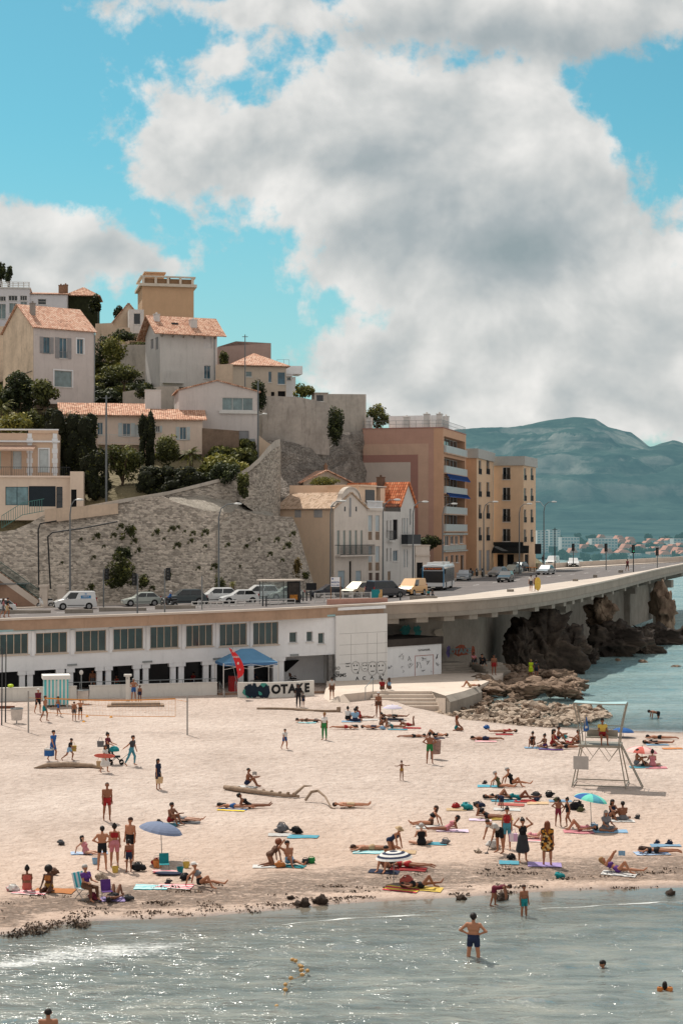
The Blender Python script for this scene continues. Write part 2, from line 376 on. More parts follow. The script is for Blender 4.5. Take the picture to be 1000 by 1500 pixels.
def sea_material():
 m, n, b, out=new_mat('sea water')
 nt=m.node_tree;nt.nodes.remove(b)
 tc=n('ShaderNodeTexCoord').outputs['Object']
 at=lambda a:n('ShaderNodeAttribute', attribute_name=a).outputs['Fac']
 dep=at('depth');sh=at('shore');near=at('near')
 big=n.noise(n.vmath('MULTIPLY',tc,(.05,.12,1)), 1, 5, .6)
 teal=n.ramp(big, [(.35,lin((104,136,140))),(.65,lin((148,170,168)))])
 gray=n.ramp(n.noise(n.vmath('MULTIPLY',tc,(.3,1.3,1)),1,6,.7), [(.34,lin((92,98,96))),(.5,lin((128,133,128))),(.66,lin((156,156,146)))])
 col=n.mix(near, teal, gray)
 alpha=n.ramp(dep, [(0,.08),(.12,.32),(.45,.66),(1,.9)])
 body=n('ShaderNodeMixShader', {0:alpha,1:n('ShaderNodeBsdfTransparent',{0:(.86,.93,.92,1)}),2:n('ShaderNodeBsdfDiffuse',{0:col})})
 patch=n.smooth(n.noise(n.vmath('MULTIPLY',tc,(.10,.45,1)),1.0,4,.6), .50, .68)
 rip=n.math('ADD', n.math('MULTIPLY',n.noise(n.vmath('MULTIPLY',tc,(.8,2.2,1)),1.0,4,.55,.6),.40), n.math('MULTIPLY',n.noise(n.vmath('MULTIPLY',tc,(2.6,5.5,1)),1.0,2,.5),n.math('ADD',.08,n.math('MULTIPLY',patch,.19))))
 bp=n('ShaderNodeBump', {'Strength':n.math('MULTIPLY',n.smooth(sh,.0,3.0),.9),'Distance':.8,'Height':rip})
 gl=n('ShaderNodeBsdfGlossy', {'Color':(1,1,1,1),'Roughness':.12,'Normal':bp.outputs[0]})
 fr=n('ShaderNodeFresnel', {0:1.33,'Normal':bp.outputs[0]})
 water=n('ShaderNodeMixShader', {0:n.math('MINIMUM',fr.outputs[0],.55),1:body.outputs[0],2:gl.outputs[0]})
 fo=at('foam');fn_=n.noise(n.vmath('MULTIPLY',tc,(.7,4.6,1)), 1.0, 8, .8);f2=n.noise(n.vmath('MULTIPLY',tc,(7,12,1)), 1.0, 4, .7)
 ff=n.math('ADD', n.math('MULTIPLY',fn_,.62), n.math('MULTIPLY',f2,.38))
 fm=n.smooth(n.math('ADD',fo,ff), .93, 1.13)
 foam=n('ShaderNodeBsdfDiffuse', {0:(*lin((236,238,236)),1)})
 n.set(out, 0, n('ShaderNodeMixShader',{0:n.math('MULTIPLY',fm,.9),1:water.outputs[0],2:foam.outputs[0]}).outputs[0])
 return m
def foam_attr(X, Y, Z):
 d=yw(X)-Y;n1=fbm(X, Y, .22, 11, 3);n2=fbm(X, Y*0, .10, 12, 2)
 left=np.clip((-1-X)/5, 0, 1)
 f=.42*np.exp(-((d-1.2-2.2*n1)/.5)**2)
 f=np.maximum(f, left*.52*np.exp(-((d-3.6-1.6*n1)/2.0)**2))
 f=np.maximum(f, np.clip(1-np.abs(X+6.5)/5,0,1)*.5*np.exp(-((d-1.3-n1)/.7)**2))
 brk=np.exp(-((d-3.0+.35-1.6*(fbm(X,Y*0,.13,3,2)-.5))/.45)**2)*np.clip(fbm(X,Y*0,.16,4,2)*3-.7, 0, 1)
 f=np.maximum(f, brk*.6);f=np.maximum(f, .34*np.exp(-((d-8-5*n1)/.5)**2)*np.clip(fbm(X,Y,.2,14,2)*3-.8,0,1))
 f=np.where(Y>85, .42*np.exp(-np.maximum(Y-yb(X),0)/3.5), f)
 return f
_sea={'depth':lambda X, Y, Z:np.where(Y<85,np.clip((yw(X)-Y)/12,0,1),np.clip((Y-yb(X))/16,0,1)), 'shore':lambda X, Y, Z:np.where(Y<85,yw(X)-Y,Y-yb(X)), 'near':lambda X, Y, Z:np.clip(1.25-Y/130,0,1), 'foam':foam_attr}
SEA=sea_material()
grid('sea', np.linspace(-.55,.55,380), np.concatenate([np.linspace(38,68,260),np.linspace(68.2,100,16),np.linspace(101,215,330),215*np.geomspace(1.01,45,60)]), sea_z, SEA, _sea, polar=True, kind='structure')
ZR=lambda x:6.95+.026*x
_pt=[(-260,915), (-160,913), (-80,910), (0,907), (100,903.6), (200,900), (340,894.5), (420,891), (500,887), (570,884), (640,881), (700,877.5), (750,872.8), (800,866.5), (830,861.8), (850,858), (875,853.3), (900,848), (930,841), (960,834), (1000,826), (1040,818), (1090,811)]
def _ny(px, py):return 6.15/((py-HY)/F+.026*R(px))
NEAR=[XY(px,_ny(px,py))for px, py in _pt]
def smooth_poly(pts, n):
 x=np.linspace(0, len(pts)-1, n);A=np.array([list(p)for p in pts]);k=np.arange(len(pts))
 out=[]
 for t in x:
  i=min(int(t), len(pts)-2);f=t-i;p0, p1, p2, p3=A[max(i-1,0)], A[i], A[i+1], A[min(i+2,len(pts)-1)]
  out.append(V(.5*((2*p1)+(-p0+p2)*f+(2*p0-5*p1+4*p2-p3)*f*f+(-p0+3*p1-3*p2+p3)*f**3)))
 return out
NEAR=smooth_poly(NEAR, 110)
FAR=smooth_poly([XY(px,Y)for px,Y in[(-260,170),(-160,171),(-80,171.5),(0,172),(100,174),(200,177),(300,180),(400,184),(460,187),(520,193),(600,212),(650,226),(690,241),(740,256),(785,269),(815,277),(850,283),(880,287),(900,290),(930,294),(960,298),(1000,306),(1090,345)]], 110)
def road_y(px, py):return 7.05/((py-HY)/F+.026*R(px))
def onroad(px, py):
 p=XY(px, road_y(px,py));p.z=ZR(p.x);return p
def ribbon(name, ts, dz, material, i0=0, i1=110, **kw):
 mb=MB();k=len(ts);vs=[]
 for i in range(i0, i1):
  for t, z in zip(ts, dz):
   p=NEAR[i].lerp(FAR[i], t);vs.append((p.x,p.y,ZR(p.x)+z))
 mb.add(vs, [(a*k+b,a*k+b+1,(a+1)*k+b+1,(a+1)*k+b)for a in range(i1-i0-1)for b in range(k-1)])
 return mb.build(name, material, **kw)
ASPH=mat('asphalt', (112,106,104), .9, .22, .5, .01);PAVE=mat('pavement concrete', (196,184,172), .9, .12, .6, .01);KERB=mat('kerb stone', (176,164,152), .9, .12, 1.2)
MARK=mat('road paint', (225,225,222), .7, .08, 3)
ribbon('road', [.36,.93], [0,0], ASPH, kind='structure')
ribbon('promenade', [0,.30,.355], [.12,.12,.12], PAVE, kind='structure')
ribbon('promenade_kerb', [.355,.357,.3605], [.121,.125,-.01], KERB, kind='structure')
ribbon('pavement', [.931,1.004], [.13,.13], PAVE, kind='structure')
ribbon('pavement_kerb', [.926,.928,.931], [-.01,.13,.131], KERB, kind='structure')
for t0, t1 in((.385,.39), (.905,.91)):ribbon('road_marking', [t0,t1], [.005,.005], MARK, kind='structure')
for i in range(4, 106, 3):ribbon('road_marking', [.645,.650], [.005,.005], MARK, i, i+2, kind='structure')
WHITE_FRAME=mat('white joinery', (214,212,208), .6, .06, 3)
GLASS=glass_mat()
GLASSD=glass_mat('dark glass', (16,26,30))
DARK=mat('dark interior', (26,26,28), .95, .3, .7)
IRON=mat('dark iron', (50,54,58), .5, .1, 3)
GREY_METAL=mat('grey galvanised metal', (140,146,148), .45, .1, 3, metal=.6)
SHUT=mat('grey shutter paint', (150,150,152), .7, .12, 2)
SHUTW=mat('pale blue shutter paint', (196,206,208), .7, .1, 2)
BL=[]
class Bld:
 def __init__(s, name, label, cat, px0, px1, Y, ang, depth, pyb, pyt, wall, sl=0.0, group=None, width=None, frame=None):
  A=XY(px0, Y);a=rad(ang);s.a=a
  s.w=width or(R(px1)*A.y-A.x)/(math.cos(a)-R(px1)*math.sin(a))
  s.z0=P(px0, pyb, Y).z;s.h=P(px0, pyt, Y).z-s.z0;s.d=depth;s.A=V((A.x,A.y,s.z0));s.sl=sl
  s.root=empty(name, s.A, a, label, cat, group);s.wall=wall;s.ops={k:[]for k in 'FRLB'};s.tops={}
  s.frame=frame or WHITE_FRAME;s.rv=.16;BL.append(s)
 def fac(s, f):
  o, dr={'F':((0,0),(1,0)), 'R':((s.w,0),(0,1)), 'L':((0,s.d),(0,-1)), 'B':((s.w,s.d),(-1,0))}[f]
  o=V((*o,0));dr=V((*dr,0));inn=V((-dr.y,dr.x,0))
  return Matrix(((dr.x,inn.x,0,o.x),(dr.y,inn.y,0,o.y),(0,0,1,0),(0,0,0,1)))
 def len(s, f):return s.w if f in 'FB' else s.d
 def uv(s, f, px, py, off=0.0):
  Mi=(Matrix.Translation(s.A)@Matrix.Rotation(s.a,4,'Z')@s.fac(f)).inverted()
  o=Mi@V((0,0,H));d=Mi.to_3x3()@V((R(px),1,-(py-HY)/F))
  t=(off-o.y)/d.y;q=o+d*t
  return q.x, q.z-(s.sl*q.x if f=='F' else 0)
 def rect(s, f, x0, y0, x1, y1, off=0.0):
  ym, xm=(y0+y1)/2, (x0+x1)/2
  u0, u1=s.uv(f, x0, ym, off)[0], s.uv(f, x1, ym, off)[0]
  v1, v0=s.uv(f, xm, y0, off)[1], s.uv(f, xm, y1, off)[1]
  return min(u0, u1), v0, max(u0, u1), v1
 def out(s, mb, f, name, m, parent=None, **kw):
  """facade coordinates (u, depth inwards, v) -> an object under the building"""
  mb.xf(s.fac(f))
  if s.sl and f=='F':mb.shear(s.sl)
  return mb.build(name, m, parent or s.root, **kw)
 def win(s, f, rects, kind='w', mull=1, trans=0, sh=None, sill=True, pane=None, rail=None, frame=None, head=None, inset=None):
  for r in rects:
   u0, v0, u1, v1=s.rect(f, *r);L=s.len(f)
   if u1<.05 or u0>L-.05:continue
   u0=max(u0, .06);u1=min(u1, L-.06);v0=max(v0, .02);v1=min(v1, s.h-.04)
   s.ops[f].append((u0,v0,u1,v1,inset or s.rv));rv=inset or s.rv;fm=frame or s.frame
   if kind=='o':
    mb=MB();mb.quad((u0,rv,v0), (u1,rv,v0), (u1,rv,v1), (u0,rv,v1));s.out(mb, f, 'opening', DARK);continue
   if kind=='d' or kind=='x':
    mb=MB();mb.box(u0+.01, rv-.05, v0+.01, u1-.01, rv, v1-.01)
    k=4 if kind=='d' else max(4, int((v1-v0)/.14))
    for i in range(k):
     a, b=v0+(v1-v0)*(i+.12)/k, v0+(v1-v0)*(i+.88)/k
     mb.box(u0+.08, rv-.068, a, u1-.08, rv-.05, b)
    s.out(mb, f, 'door' if kind=='d' else 'shutter', sh or SHUTW)
   else:
    mb=MB();w=.055
    mb.box(u0, rv-.07, v0, u0+w, rv-.003, v1);mb.box(u1-w, rv-.07, v0, u1, rv-.003, v1)
    mb.box(u0+w, rv-.07, v0, u1-w, rv-.003, v0+w);mb.box(u0+w, rv-.07, v1-w, u1-w, rv-.003, v1)
    for i in range(1, mull+1):
     c=u0+(u1-u0)*i/(mull+1);mb.box(c-w/2, rv-.066, v0+w, c+w/2, rv-.003, v1-w)
    for i in range(1, trans+1):
     c=v0+(v1-v0)*i/(trans+1);mb.box(u0+w, rv-.062, c-w/2, u1-w, rv-.004, c+w/2)
    fr=s.out(mb, f, 'window', fm)
    mb=MB();mb.quad((u0,rv,v0), (u1,rv,v0), (u1,rv,v1), (u0,rv,v1));s.out(mb, f, 'pane', pane or GLASS, fr)
    if sill:
     mb=MB();mb.box(u0-.1, -.09, v0-.09, u1+.1, -.002, v0-.002);s.out(mb, f, 'sill', fm, fr)
   if sh and kind=='s':
    for q in((u0-.04-(u1-u0)*.52,u0-.04), (u1+.04,u1+.04+(u1-u0)*.52)):
     mb=MB();mb.box(q[0], -.06, v0-.05, q[1], -.012, v1+.03)
     k=max(5, int((v1-v0)/.16))
     for i in range(k):
      a=v0+(v1-v0)*i/k;mb.box(q[0]+.06, -.075, a+.02, q[1]-.06, -.06, a+(v1-v0)/k*.6)
     s.out(mb, f, 'shutter', sh)
   if rail:
    mb=MB();hh=min(.9, (v1-v0)*.42)
    mb.box(u0, -.10, v0+hh-.04, u1, -.06, v0+hh);mb.box(u0, -.10, v0+.02, u1, -.06, v0+.06)
    k=max(4, int((u1-u0)/.13))
    for i in range(k+1):
     c=u0+(u1-u0)*i/k;mb.box(c-.012, -.09, v0+.06, c+.012, -.07, v0+hh-.04)
    s.out(mb, f, 'railing', rail)
   if head:
    mb=MB();mb.box(u0-.16, -.05, v0-.02, u0-.003, -.002, v1+.16);mb.box(u1+.003, -.05, v0-.02, u1+.16, -.002, v1+.16);mb.box(u0-.003, -.05, v1+.003, u1+.003, -.002, v1+.16)
    s.out(mb, f, 'window_surround', head)
 def balcony(s, f, r, out_=.9, mt=None, slab=None, solid=False, railm=None):
  u0, v0, u1, v1=s.rect(f, *r);mb=MB()
  mb.box(u0, -out_, v0-.16, u1, -.003, v0);b=s.out(mb, f, 'balcony', slab or s.wall);mb=MB()
  if solid:
   mb.box(u0, -out_, v0+.003, u1, -out_+.08, v1);mb.box(u0, -out_+.08, v0+.003, u0+.06, -.01, v1);mb.box(u1-.06, -out_+.08, v0+.003, u1, -.01, v1)
  else:
   mb.box(u0, -out_, v1-.06, u1, -out_+.06, v1)
   for e in(u0, u1-.05):mb.box(e, -out_+.06, v1-.06, e+.05, -.01, v1)
   mb.box(u0, -out_+.01, v0+.08, u1, -out_+.05, v0+.12)
   k=max(3, int((u1-u0)/.14))
   for i in range(k+1):
    c=u0+.02+(u1-u0-.04)*i/k;mb.box(c-.014, -out_+.015, v0, c+.014, -out_+.045, v1-.06)
  s.out(mb, f, 'railing', railm or mt or IRON, b);return b
 def walls(s, faces='FRLB', gable=None, gh=0.0, capz=None):
  mb=MB()
  for f in faces:
   L=s.len(f);ops=s.ops[f];M=s.fac(f);st=len(mb.v)
   us=sorted({0.0,L,*[o[0]for o in ops],*[o[2]for o in ops]});vs=sorted({0.0,s.h,*[o[1]for o in ops],*[o[3]for o in ops]})
   for i in range(len(us)-1):
    for j in range(len(vs)-1):
     cu, cv=(us[i]+us[i+1])/2, (vs[j]+vs[j+1])/2
     if any(o[0]<cu<o[2]and o[1]<cv<o[3]for o in ops):continue
     mb.quad((us[i],0,vs[j]), (us[i+1],0,vs[j]), (us[i+1],0,vs[j+1]), (us[i],0,vs[j+1]))
   for u0, v0, u1, v1, rv in ops:
    rv+=.03
    mb.quad((u0,0,v0), (u0,0,v1), (u0,rv,v1), (u0,rv,v0));mb.quad((u1,0,v1), (u1,0,v0), (u1,rv,v0), (u1,rv,v1))
    mb.quad((u0,0,v1), (u1,0,v1), (u1,rv,v1), (u0,rv,v1));mb.quad((u1,0,v0), (u0,0,v0), (u0,rv,v0), (u1,rv,v0))
   mb.xf(M, st)
   if s.sl and f=='F':
    mb.v[st:]=[(x,y,z+s.sl*x)for x, y, z in mb.v[st:]]
  w, d, h=s.w, s.d, s.h
  if gable=='x':
   for x in(0, w):mb.add([(x,0,h),(x,d,h),(x,d/2,h+gh)], [(0,1,2)])
  elif gable=='y':
   for y in(0, d):mb.add([(0,y,h),(w,y,h),(w/2,y,h+gh)], [(0,1,2)])
  elif gable=='flat':
   c=h-(capz or.4)
   mb.quad((0,0,c), (w,0,c), (w,d,c), (0,d,c));t=.25
   for a, b in(((t,t),(w-t,t)), ((w-t,t),(w-t,d-t)), ((w-t,d-t),(t,d-t)), ((t,d-t),(t,t))):
    mb.quad((*b,c+.003), (*a,c+.003), (*a,h), (*b,h))
   o=[(0,0), (w,0), (w,d), (0,d)];q=[(t,t), (w-t,t), (w-t,d-t), (t,d-t)]
   for i in range(4):mb.quad((*o[i],h), (*o[(i+1)%4],h), (*q[(i+1)%4],h), (*q[i],h))
  elif gable=='mono':
   for x in(0, w):mb.add([(x,0,h),(x,d,h),(x,d,h+gh)], [(0,1,2)])
   mb.quad((0,d,h), (w,d,h), (w,d,h+gh), (0,d,h+gh))
  return mb.build('wall', s.wall, s.root)
 def roof(s, kind, rh, m, ov=.4, th=.14, z=None, name='roof'):
  w, d, h=s.w, s.d, (s.h if z is None else z)+.03;o=ov;mb=MB()
  def slab(a, b, c, e):
   a, b, c, e=map(V, (a,b,c,e));nn=(b-a).cross(c-a).normalized()*th
   mb.quad(a+nn, b+nn, c+nn, e+nn);mb.quad(e, c, b, a)
   for p, q in((a,b), (b,c), (c,e), (e,a)):mb.quad(p, q, q+nn, p+nn)
  def tri(a, b, c):
   a, b, c=map(V, (a,b,c));nn=(b-a).cross(c-a).normalized()*th
   mb.add([a+nn,b+nn,c+nn], [(0,1,2)]);mb.add([c,b,a], [(0,1,2)]);mb.quad(a, b, b+nn, a+nn);mb.quad(b, c, c+nn, b+nn);mb.quad(c, a, a+nn, c+nn)
  if kind=='x':
   e=o*rh/(d/2)
   slab((-o,-o,h-e), (w+o,-o,h-e), (w+o,d/2,h+rh), (-o,d/2,h+rh));slab((w+o,d+o,h-e), (-o,d+o,h-e), (-o,d/2,h+rh), (w+o,d/2,h+rh))
  elif kind=='y':
   e=o*rh/(w/2)
   slab((-o,d+o,h-e), (-o,-o,h-e), (w/2,-o,h+rh), (w/2,d+o,h+rh));slab((w+o,-o,h-e), (w+o,d+o,h-e), (w/2,d+o,h+rh), (w/2,-o,h+rh))
  elif kind=='hip':
   k=min(w, d)/2-.01;x0, y0, x1, y1=-o, -o, w+o, d+o
   if w>=d:r0, r1=V((k,d/2,h+rh)), V((w-k,d/2,h+rh))
   else:r0, r1=V((w/2,k,h+rh)), V((w/2,d-k,h+rh))
   if w>=d:
    slab((x0,y0,h), (x1,y0,h), r1, r0);slab((x1,y1,h), (x0,y1,h), r0, r1);tri((x0,y1,h), (x0,y0,h), r0);tri((x1,y0,h), (x1,y1,h), r1)
   else:
    slab((x0,y1,h), (x0,y0,h), r0, r1);slab((x1,y0,h), (x1,y1,h), r1, r0);tri((x0,y0,h), (x1,y0,h), r0);tri((x1,y1,h), (x0,y1,h), r1)
  elif kind=='mono':
   e=o*rh/d
   slab((-o,-o,h-e), (w+o,-o,h-e), (w+o,d+o,h+rh+e), (-o,d+o,h+rh+e))
  return uv_set(mb.build(name,m,s.root), uv_roof)
 def coping(s, m, ht=.14, ov=.08, z=None):
  z=s.h+.003 if z is None else z;o=ov;t=.3;w, d=s.w, s.d;mb=MB()
  mb.box(-o, -o, z, w+o, t, z+ht);mb.box(-o, d-t, z, w+o, d+o, z+ht);mb.box(-o, t, z, t, d-t, z+ht);mb.box(w-t, t, z, w+o, d-t, z+ht)
  return mb.build('coping', m, s.root)
 def chimney(s, x, y, z, w=.6, hh=1.2, m=None, cap=None):
  mb=MB();mb.box(x-w/2, y-w/2, z, x+w/2, y+w/2, z+hh);mb.box(x-w/2-.06, y-w/2-.06, z+hh+.003, x+w/2+.06, y+w/2+.06, z+hh+.1)
  mb.tube([(x,y,z+hh+.1),(x,y,z+hh+.35)], .14, 8)
  return mb.build('chimney', m or s.wall, s.root)
def facade_text(b, f, txt, px, py, size, m, name='lettering', bold=0.0, parent=None, off=.02, sl=0.0):
 u, v=b.uv(f, px, py);vs, fs=text_geo(txt, size, bold)
 mb=MB();mb.add([(u+p.x,-off,v+p.z+sl*p.x)for p in vs], fs);return b.out(mb, f, name, m, parent)
WHITEWALL=mat('white render', (234,236,238), .8, .06, .5, grime=.2)
OFFWHITE=mat('grey white render', (196,192,188), .85, .07, .5, grime=.3)
CONC=mat('weathered concrete', (150,142,132), .95, .18, .5, .02, grime=.5)
bp=Bld('bathing_pavilion', 'long white two storey bathing pavilion with teal glazed bays below the road', 'building', -170, 565, 126.9, 17.2, 9.0, 1027, 920, WHITEWALL, sl=.030)
bp.rv=.3
def pav():
 s=bp;fl=s.uv('F', 0, 985)[1];top=s.uv('F', 200, 908)[1]
 uE=s.uv('F', 490, 960)[0];L=s.w;s.h=top
 gm=glass_mat('teal curtain glass', (24,74,78), .12);cream=mat('cream mullion', (206,190,172), .7, .08, 3)
 bays=[(-57,929,-9,960), (0,928.5,42,959), (53,926.5,99,957), (111,923.5,156,954.5), (166.5,920.5,210,951.5), (220.5,917.5,262,949.5), (273,915.5,312,947), (322,913.5,362,946), (371,911.5,408,944.5)]
 for i, r in enumerate(bays):s.win('F', [r], mull=3, pane=gm, frame=cream, inset=.28)
 s.win('F', [(424,926,435,941.5),(449,925,458,940),(466,927,475,943)], mull=0, pane=gm)
 ops=s.ops['F'];mb=MB();M=s.fac('F')
 def wallgrid(U0, U1, V0, V1):
  o_=[o for o in ops if o[0]>=U0-.01 and o[2]<=U1+.01]
  us=sorted({U0,U1,*[o[0]for o in o_],*[o[2]for o in o_]});vs=sorted({V0,V1,*[o[1]for o in o_],*[o[3]for o in o_]})
  for i in range(len(us)-1):
   for j in range(len(vs)-1):
    cu, cv=(us[i]+us[i+1])/2, (vs[j]+vs[j+1])/2
    if any(o[0]<cu<o[2]and o[1]<cv<o[3]for o in o_):continue
    mb.quad((us[i],0,vs[j]), (us[i+1],0,vs[j]), (us[i+1],0,vs[j+1]), (us[i],0,vs[j+1]))
  for u0, v0, u1, v1, rv in o_:
   rv+=.04
   mb.quad((u0,0,v0), (u0,0,v1), (u0,rv,v1), (u0,rv,v0));mb.quad((u1,0,v1), (u1,0,v0), (u1,rv,v0), (u1,rv,v1))
   mb.quad((u0,0,v1), (u1,0,v1), (u1,rv,v1), (u0,rv,v1));mb.quad((u1,0,v0), (u0,0,v0), (u0,rv,v0), (u1,rv,v0))
 wallgrid(0, uE, fl, top)
 mb.quad((0,0,fl), (0,7,fl), (uE,7,fl), (uE,0,fl))
 u4=s.uv('F', 415, 985)[0]
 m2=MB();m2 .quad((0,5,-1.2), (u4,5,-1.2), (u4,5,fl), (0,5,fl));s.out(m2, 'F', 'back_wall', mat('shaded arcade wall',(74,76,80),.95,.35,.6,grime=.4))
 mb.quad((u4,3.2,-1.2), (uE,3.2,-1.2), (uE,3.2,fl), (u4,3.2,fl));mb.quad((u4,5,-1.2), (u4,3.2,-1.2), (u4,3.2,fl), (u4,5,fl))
 mb.box(0, .02, top, L, 2.0, top+.25)
 s.out(mb, 'F', 'wall', s.wall)
 for a, b in zip(bays[:-1], bays[1:]):
  u0, v0, u1, v1=s.rect('F', a[2]+4.5, a[1]-4, b[0]-2, a[3]+2);m2=MB();m2 .box(u0, -.12, v0, u1, -.003, v1);s.out(m2, 'F', 'pilaster', s.wall)
 mb=MB();z1=s.uv("F", 528, 900.5, -.35)[1]+0;mb.box(uE, -.35, -1.2, L, 4, z1)
 e=s.out(mb, 'F', 'end_block', mat('white painted concrete panels',(224,224,222),.8,.05,.35,grime=.15))
 mb=MB();sw=.012
 for px in(514, 538, 552, 564.6):
  u=s.uv('F', px, 960, -.35)[0];mb.box(u-sw, -.356, .6, u+sw, -.351, z1-1.6)
 for py in(927, 943.5, 958, 971):
  v=s.uv('F', 528, py, -.35)[1];mb.box(uE+.3, -.357, v-sw, L-.02, -.352, v+sw)
 s.out(mb, 'F', 'panel_joint', mat('joint shadow',(150,150,150),.9,.05), e)
 for x0, x1, y0 in((113,137,982), (158,168,980), (173,191,979), (216,246,978), (269,291,976)):
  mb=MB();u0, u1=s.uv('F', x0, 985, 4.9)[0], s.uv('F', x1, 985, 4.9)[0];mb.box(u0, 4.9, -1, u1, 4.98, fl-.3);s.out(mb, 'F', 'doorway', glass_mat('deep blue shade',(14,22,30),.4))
 for px in(-20, 32.5, 44, 88, 103, 145.5, 158.5, 200, 213, 253, 265, 301, 313, 352, 367, 403, 411):
  u=s.uv('F', px, 1000, .35)[0];mb=MB();q=.22
  mb.box(u-q, .1, -1.2, u+q, .1+2*q, fl-.32);mb.box(u-q-.12, .02, fl-.32, u+q+.12, .12+2*q+.12, fl-.003);s.out(mb, 'F', 'column', s.wall)
 for x0, y0, x1, y1 in((99,972.5,113,975), (209,968,223,970.5), (312,963.5,325,966.5), (425,958,437,961)):
  r=s.rect('F', x0, y0, x1, y1);mb=MB();mb.box(r[0], -.1, r[1], r[2], -.003, r[3]);s.out(mb, 'F', 'light_fitting', GREY_METAL)
 pts=[s.uv('F',*p)for p in((417,968),(441,969),(453,966.5),(460,970))]
 r=s.rect('F', 417, 967, 436, 983, 3.1);mb=MB();mb.prism([(r[0],r[1]),(r[2],r[3]),(r[0],r[3])], 0, .5)
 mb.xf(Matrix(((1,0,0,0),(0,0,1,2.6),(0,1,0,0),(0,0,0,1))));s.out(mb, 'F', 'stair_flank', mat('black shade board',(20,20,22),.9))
 r=s.rect('F', 480, 972, 485, 1000);mb=MB();mb.box(r[0], -.3, -1.2, r[2], .3, fl);s.out(mb, 'F', 'pier', mat('tagged grey pier',(120,118,116),.9,.3,4))
 mb=MB();v_=s.uv('F', 200, 915)[1];mb.box(0, -.16, v_-.08, uE, -.003, v_+.08);s.out(mb, 'F', 'cornice', mat('pale teal band',(150,184,188),.7,.08))
 ink=mat('black spray paint', (30,32,34), .8, .2, 5)
 def ring(px, py, rx, ry, w=.05, off=-.365):
  u, v=s.uv('F', px, py, -.35);k=18;mb=MB()
  P_=[(u+rx*math.cos(2*math.pi*i/k),v+ry*math.sin(2*math.pi*i/k))for i in range(k+1)]
  for(a, b), (c, d)in zip(P_[:-1], P_[1:]):mb.bar((a,off,b), (c,off,d), w, .004)
  for sx in(-.35, .35):mb.box(u+sx*rx-.05, off-.003, v+ry*.2, u+sx*rx+.05, off, v+ry*.45)
  mb.box(u-rx*.4, off-.003, v-ry*.45, u+rx*.4, off, v-ry*.35)
  return mb
 for q in((520.5,977.5,.36,.5), (534,977,.3,.38), (545.5,979,.42,.6), (557.5,978,.45,.55)):s.out(ring(*q), 'F', 'graffiti', ink, e)
 for t, px, py, sz in(('A',523,994,.42), ('C',533,993.5,.4), ('A.',545,992.5,.38), ('B',556.5,992.5,.42), ('z',524,985,.35), ('v',561,988,.4), ('EL',495,986,.4), ('NAMS',497.5,989.5,.42), ('EO',494,979,.34), ('rtanl',509,972,.22), ('lnes',509,976,.2)):
  u, v=s.uv('F', px, py, -.35);vs, fs=text_geo(t, sz, .02);mb=MB();mb.add([(u+p.x,-.362,v+p.z)for p in vs], fs);s.out(mb, 'F', 'graffiti', ink, e)
pav()
def strip_obj(name, prof, material, i0, i1, parent=None, curve=None, nrm=None, **kw):
 """sweep a closed profile (offset to the road side, height above road) along the near edge"""
 mb=MB();k=len(prof);pts=(curve or NEAR)[i0:i1];vs=[]
 for i, p in enumerate(pts):
  d=(pts[min(i+1,len(pts)-1)]-pts[max(i-1,0)]).normalized();nl=V((-d.y,d.x,0))
  for o, z in prof:q=p+nl*o;vs.append((q.x,q.y,ZR(p.x)+z))
 fs=[(a*k+(b+1)%k,a*k+b,(a+1)*k+b,(a+1)*k+(b+1)%k)for a in range(len(pts)-1)for b in range(k)]
 mb.add(vs, [f[::-1]for f in fs]+[tuple(range(k)),tuple(range((len(pts)-1)*k,len(pts)*k))[::-1]]);return mb.build(name, material, parent, **kw)
TERRA=mat('sandstone fascia', (176,148,126), .9, .16, .35, .02, grime=.35);CAPS=mat('pale coping stone', (202,190,178), .9, .1, .6, .01)
par=empty('parapet', NEAR[0], 0, 'low sandstone parapet with pale coping running along the seaward edge of the road', 'parapet')
def par_child(o):o.parent=par;o.location=-V(par.location);return o
iv=min(range(110), key=lambda i:abs(NEAR[i].x/NEAR[i].y*F+500-560))
par_child(strip_obj('panel',[(0,-.04),(.3,-.04),(.3,.78),(0,.78)],TERRA,0,iv+1));par_child(strip_obj('panel',[(0,-.04),(.3,-.04),(.3,.78),(0,.78)],mat('grey fascia concrete',(160,148,136),.9,.14,.4,.02,grime=.4),iv,110));par_child(strip_obj('coping',[(-.12,.783),(.42,.783),(.42,.95),(-.12,.95)],CAPS,0,110))
via=empty('viaduct', NEAR[iv], 0, 'curving concrete road viaduct on piers over the rocks', 'viaduct')
def via_child(o):o.parent=via;o.location=-V(via.location);return o
via_child(strip_obj('edge_beam',[(-.05,-.42),(.5,-.42),(.5,-.042),(-.05,-.042)],mat('pale edge concrete',(150,142,132),.9,.14,.5,grime=.4),iv,110))
mb=MB();vs=[]
for i in range(iv, 110):
 for t, z in((.02,-.40), (.2,-1.5), (.6,-2.2), (1.0,-2.2)):p=NEAR[i].lerp(FAR[i], t);vs.append((p.x,p.y,ZR(p.x)+z))
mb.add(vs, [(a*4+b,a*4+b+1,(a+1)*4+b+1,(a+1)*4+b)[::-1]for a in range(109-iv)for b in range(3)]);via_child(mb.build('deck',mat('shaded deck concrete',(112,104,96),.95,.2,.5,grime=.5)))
for i in range(iv+1, 108, 3):
 p=NEAR[i];d=(NEAR[i+1]-NEAR[i-1]).normalized();nl=V((-d.y,d.x,0));z=ZR(p.x)
 M=Matrix.Translation((p.x,p.y,z))@Matrix.Rotation(math.atan2(d.y,d.x), 4, 'Z');mb=MB();mb.box(-.55, .1, -.85, .55, 2.6, -.422, 0, M);via_child(mb.build('bracket',mat('pale edge concrete')))
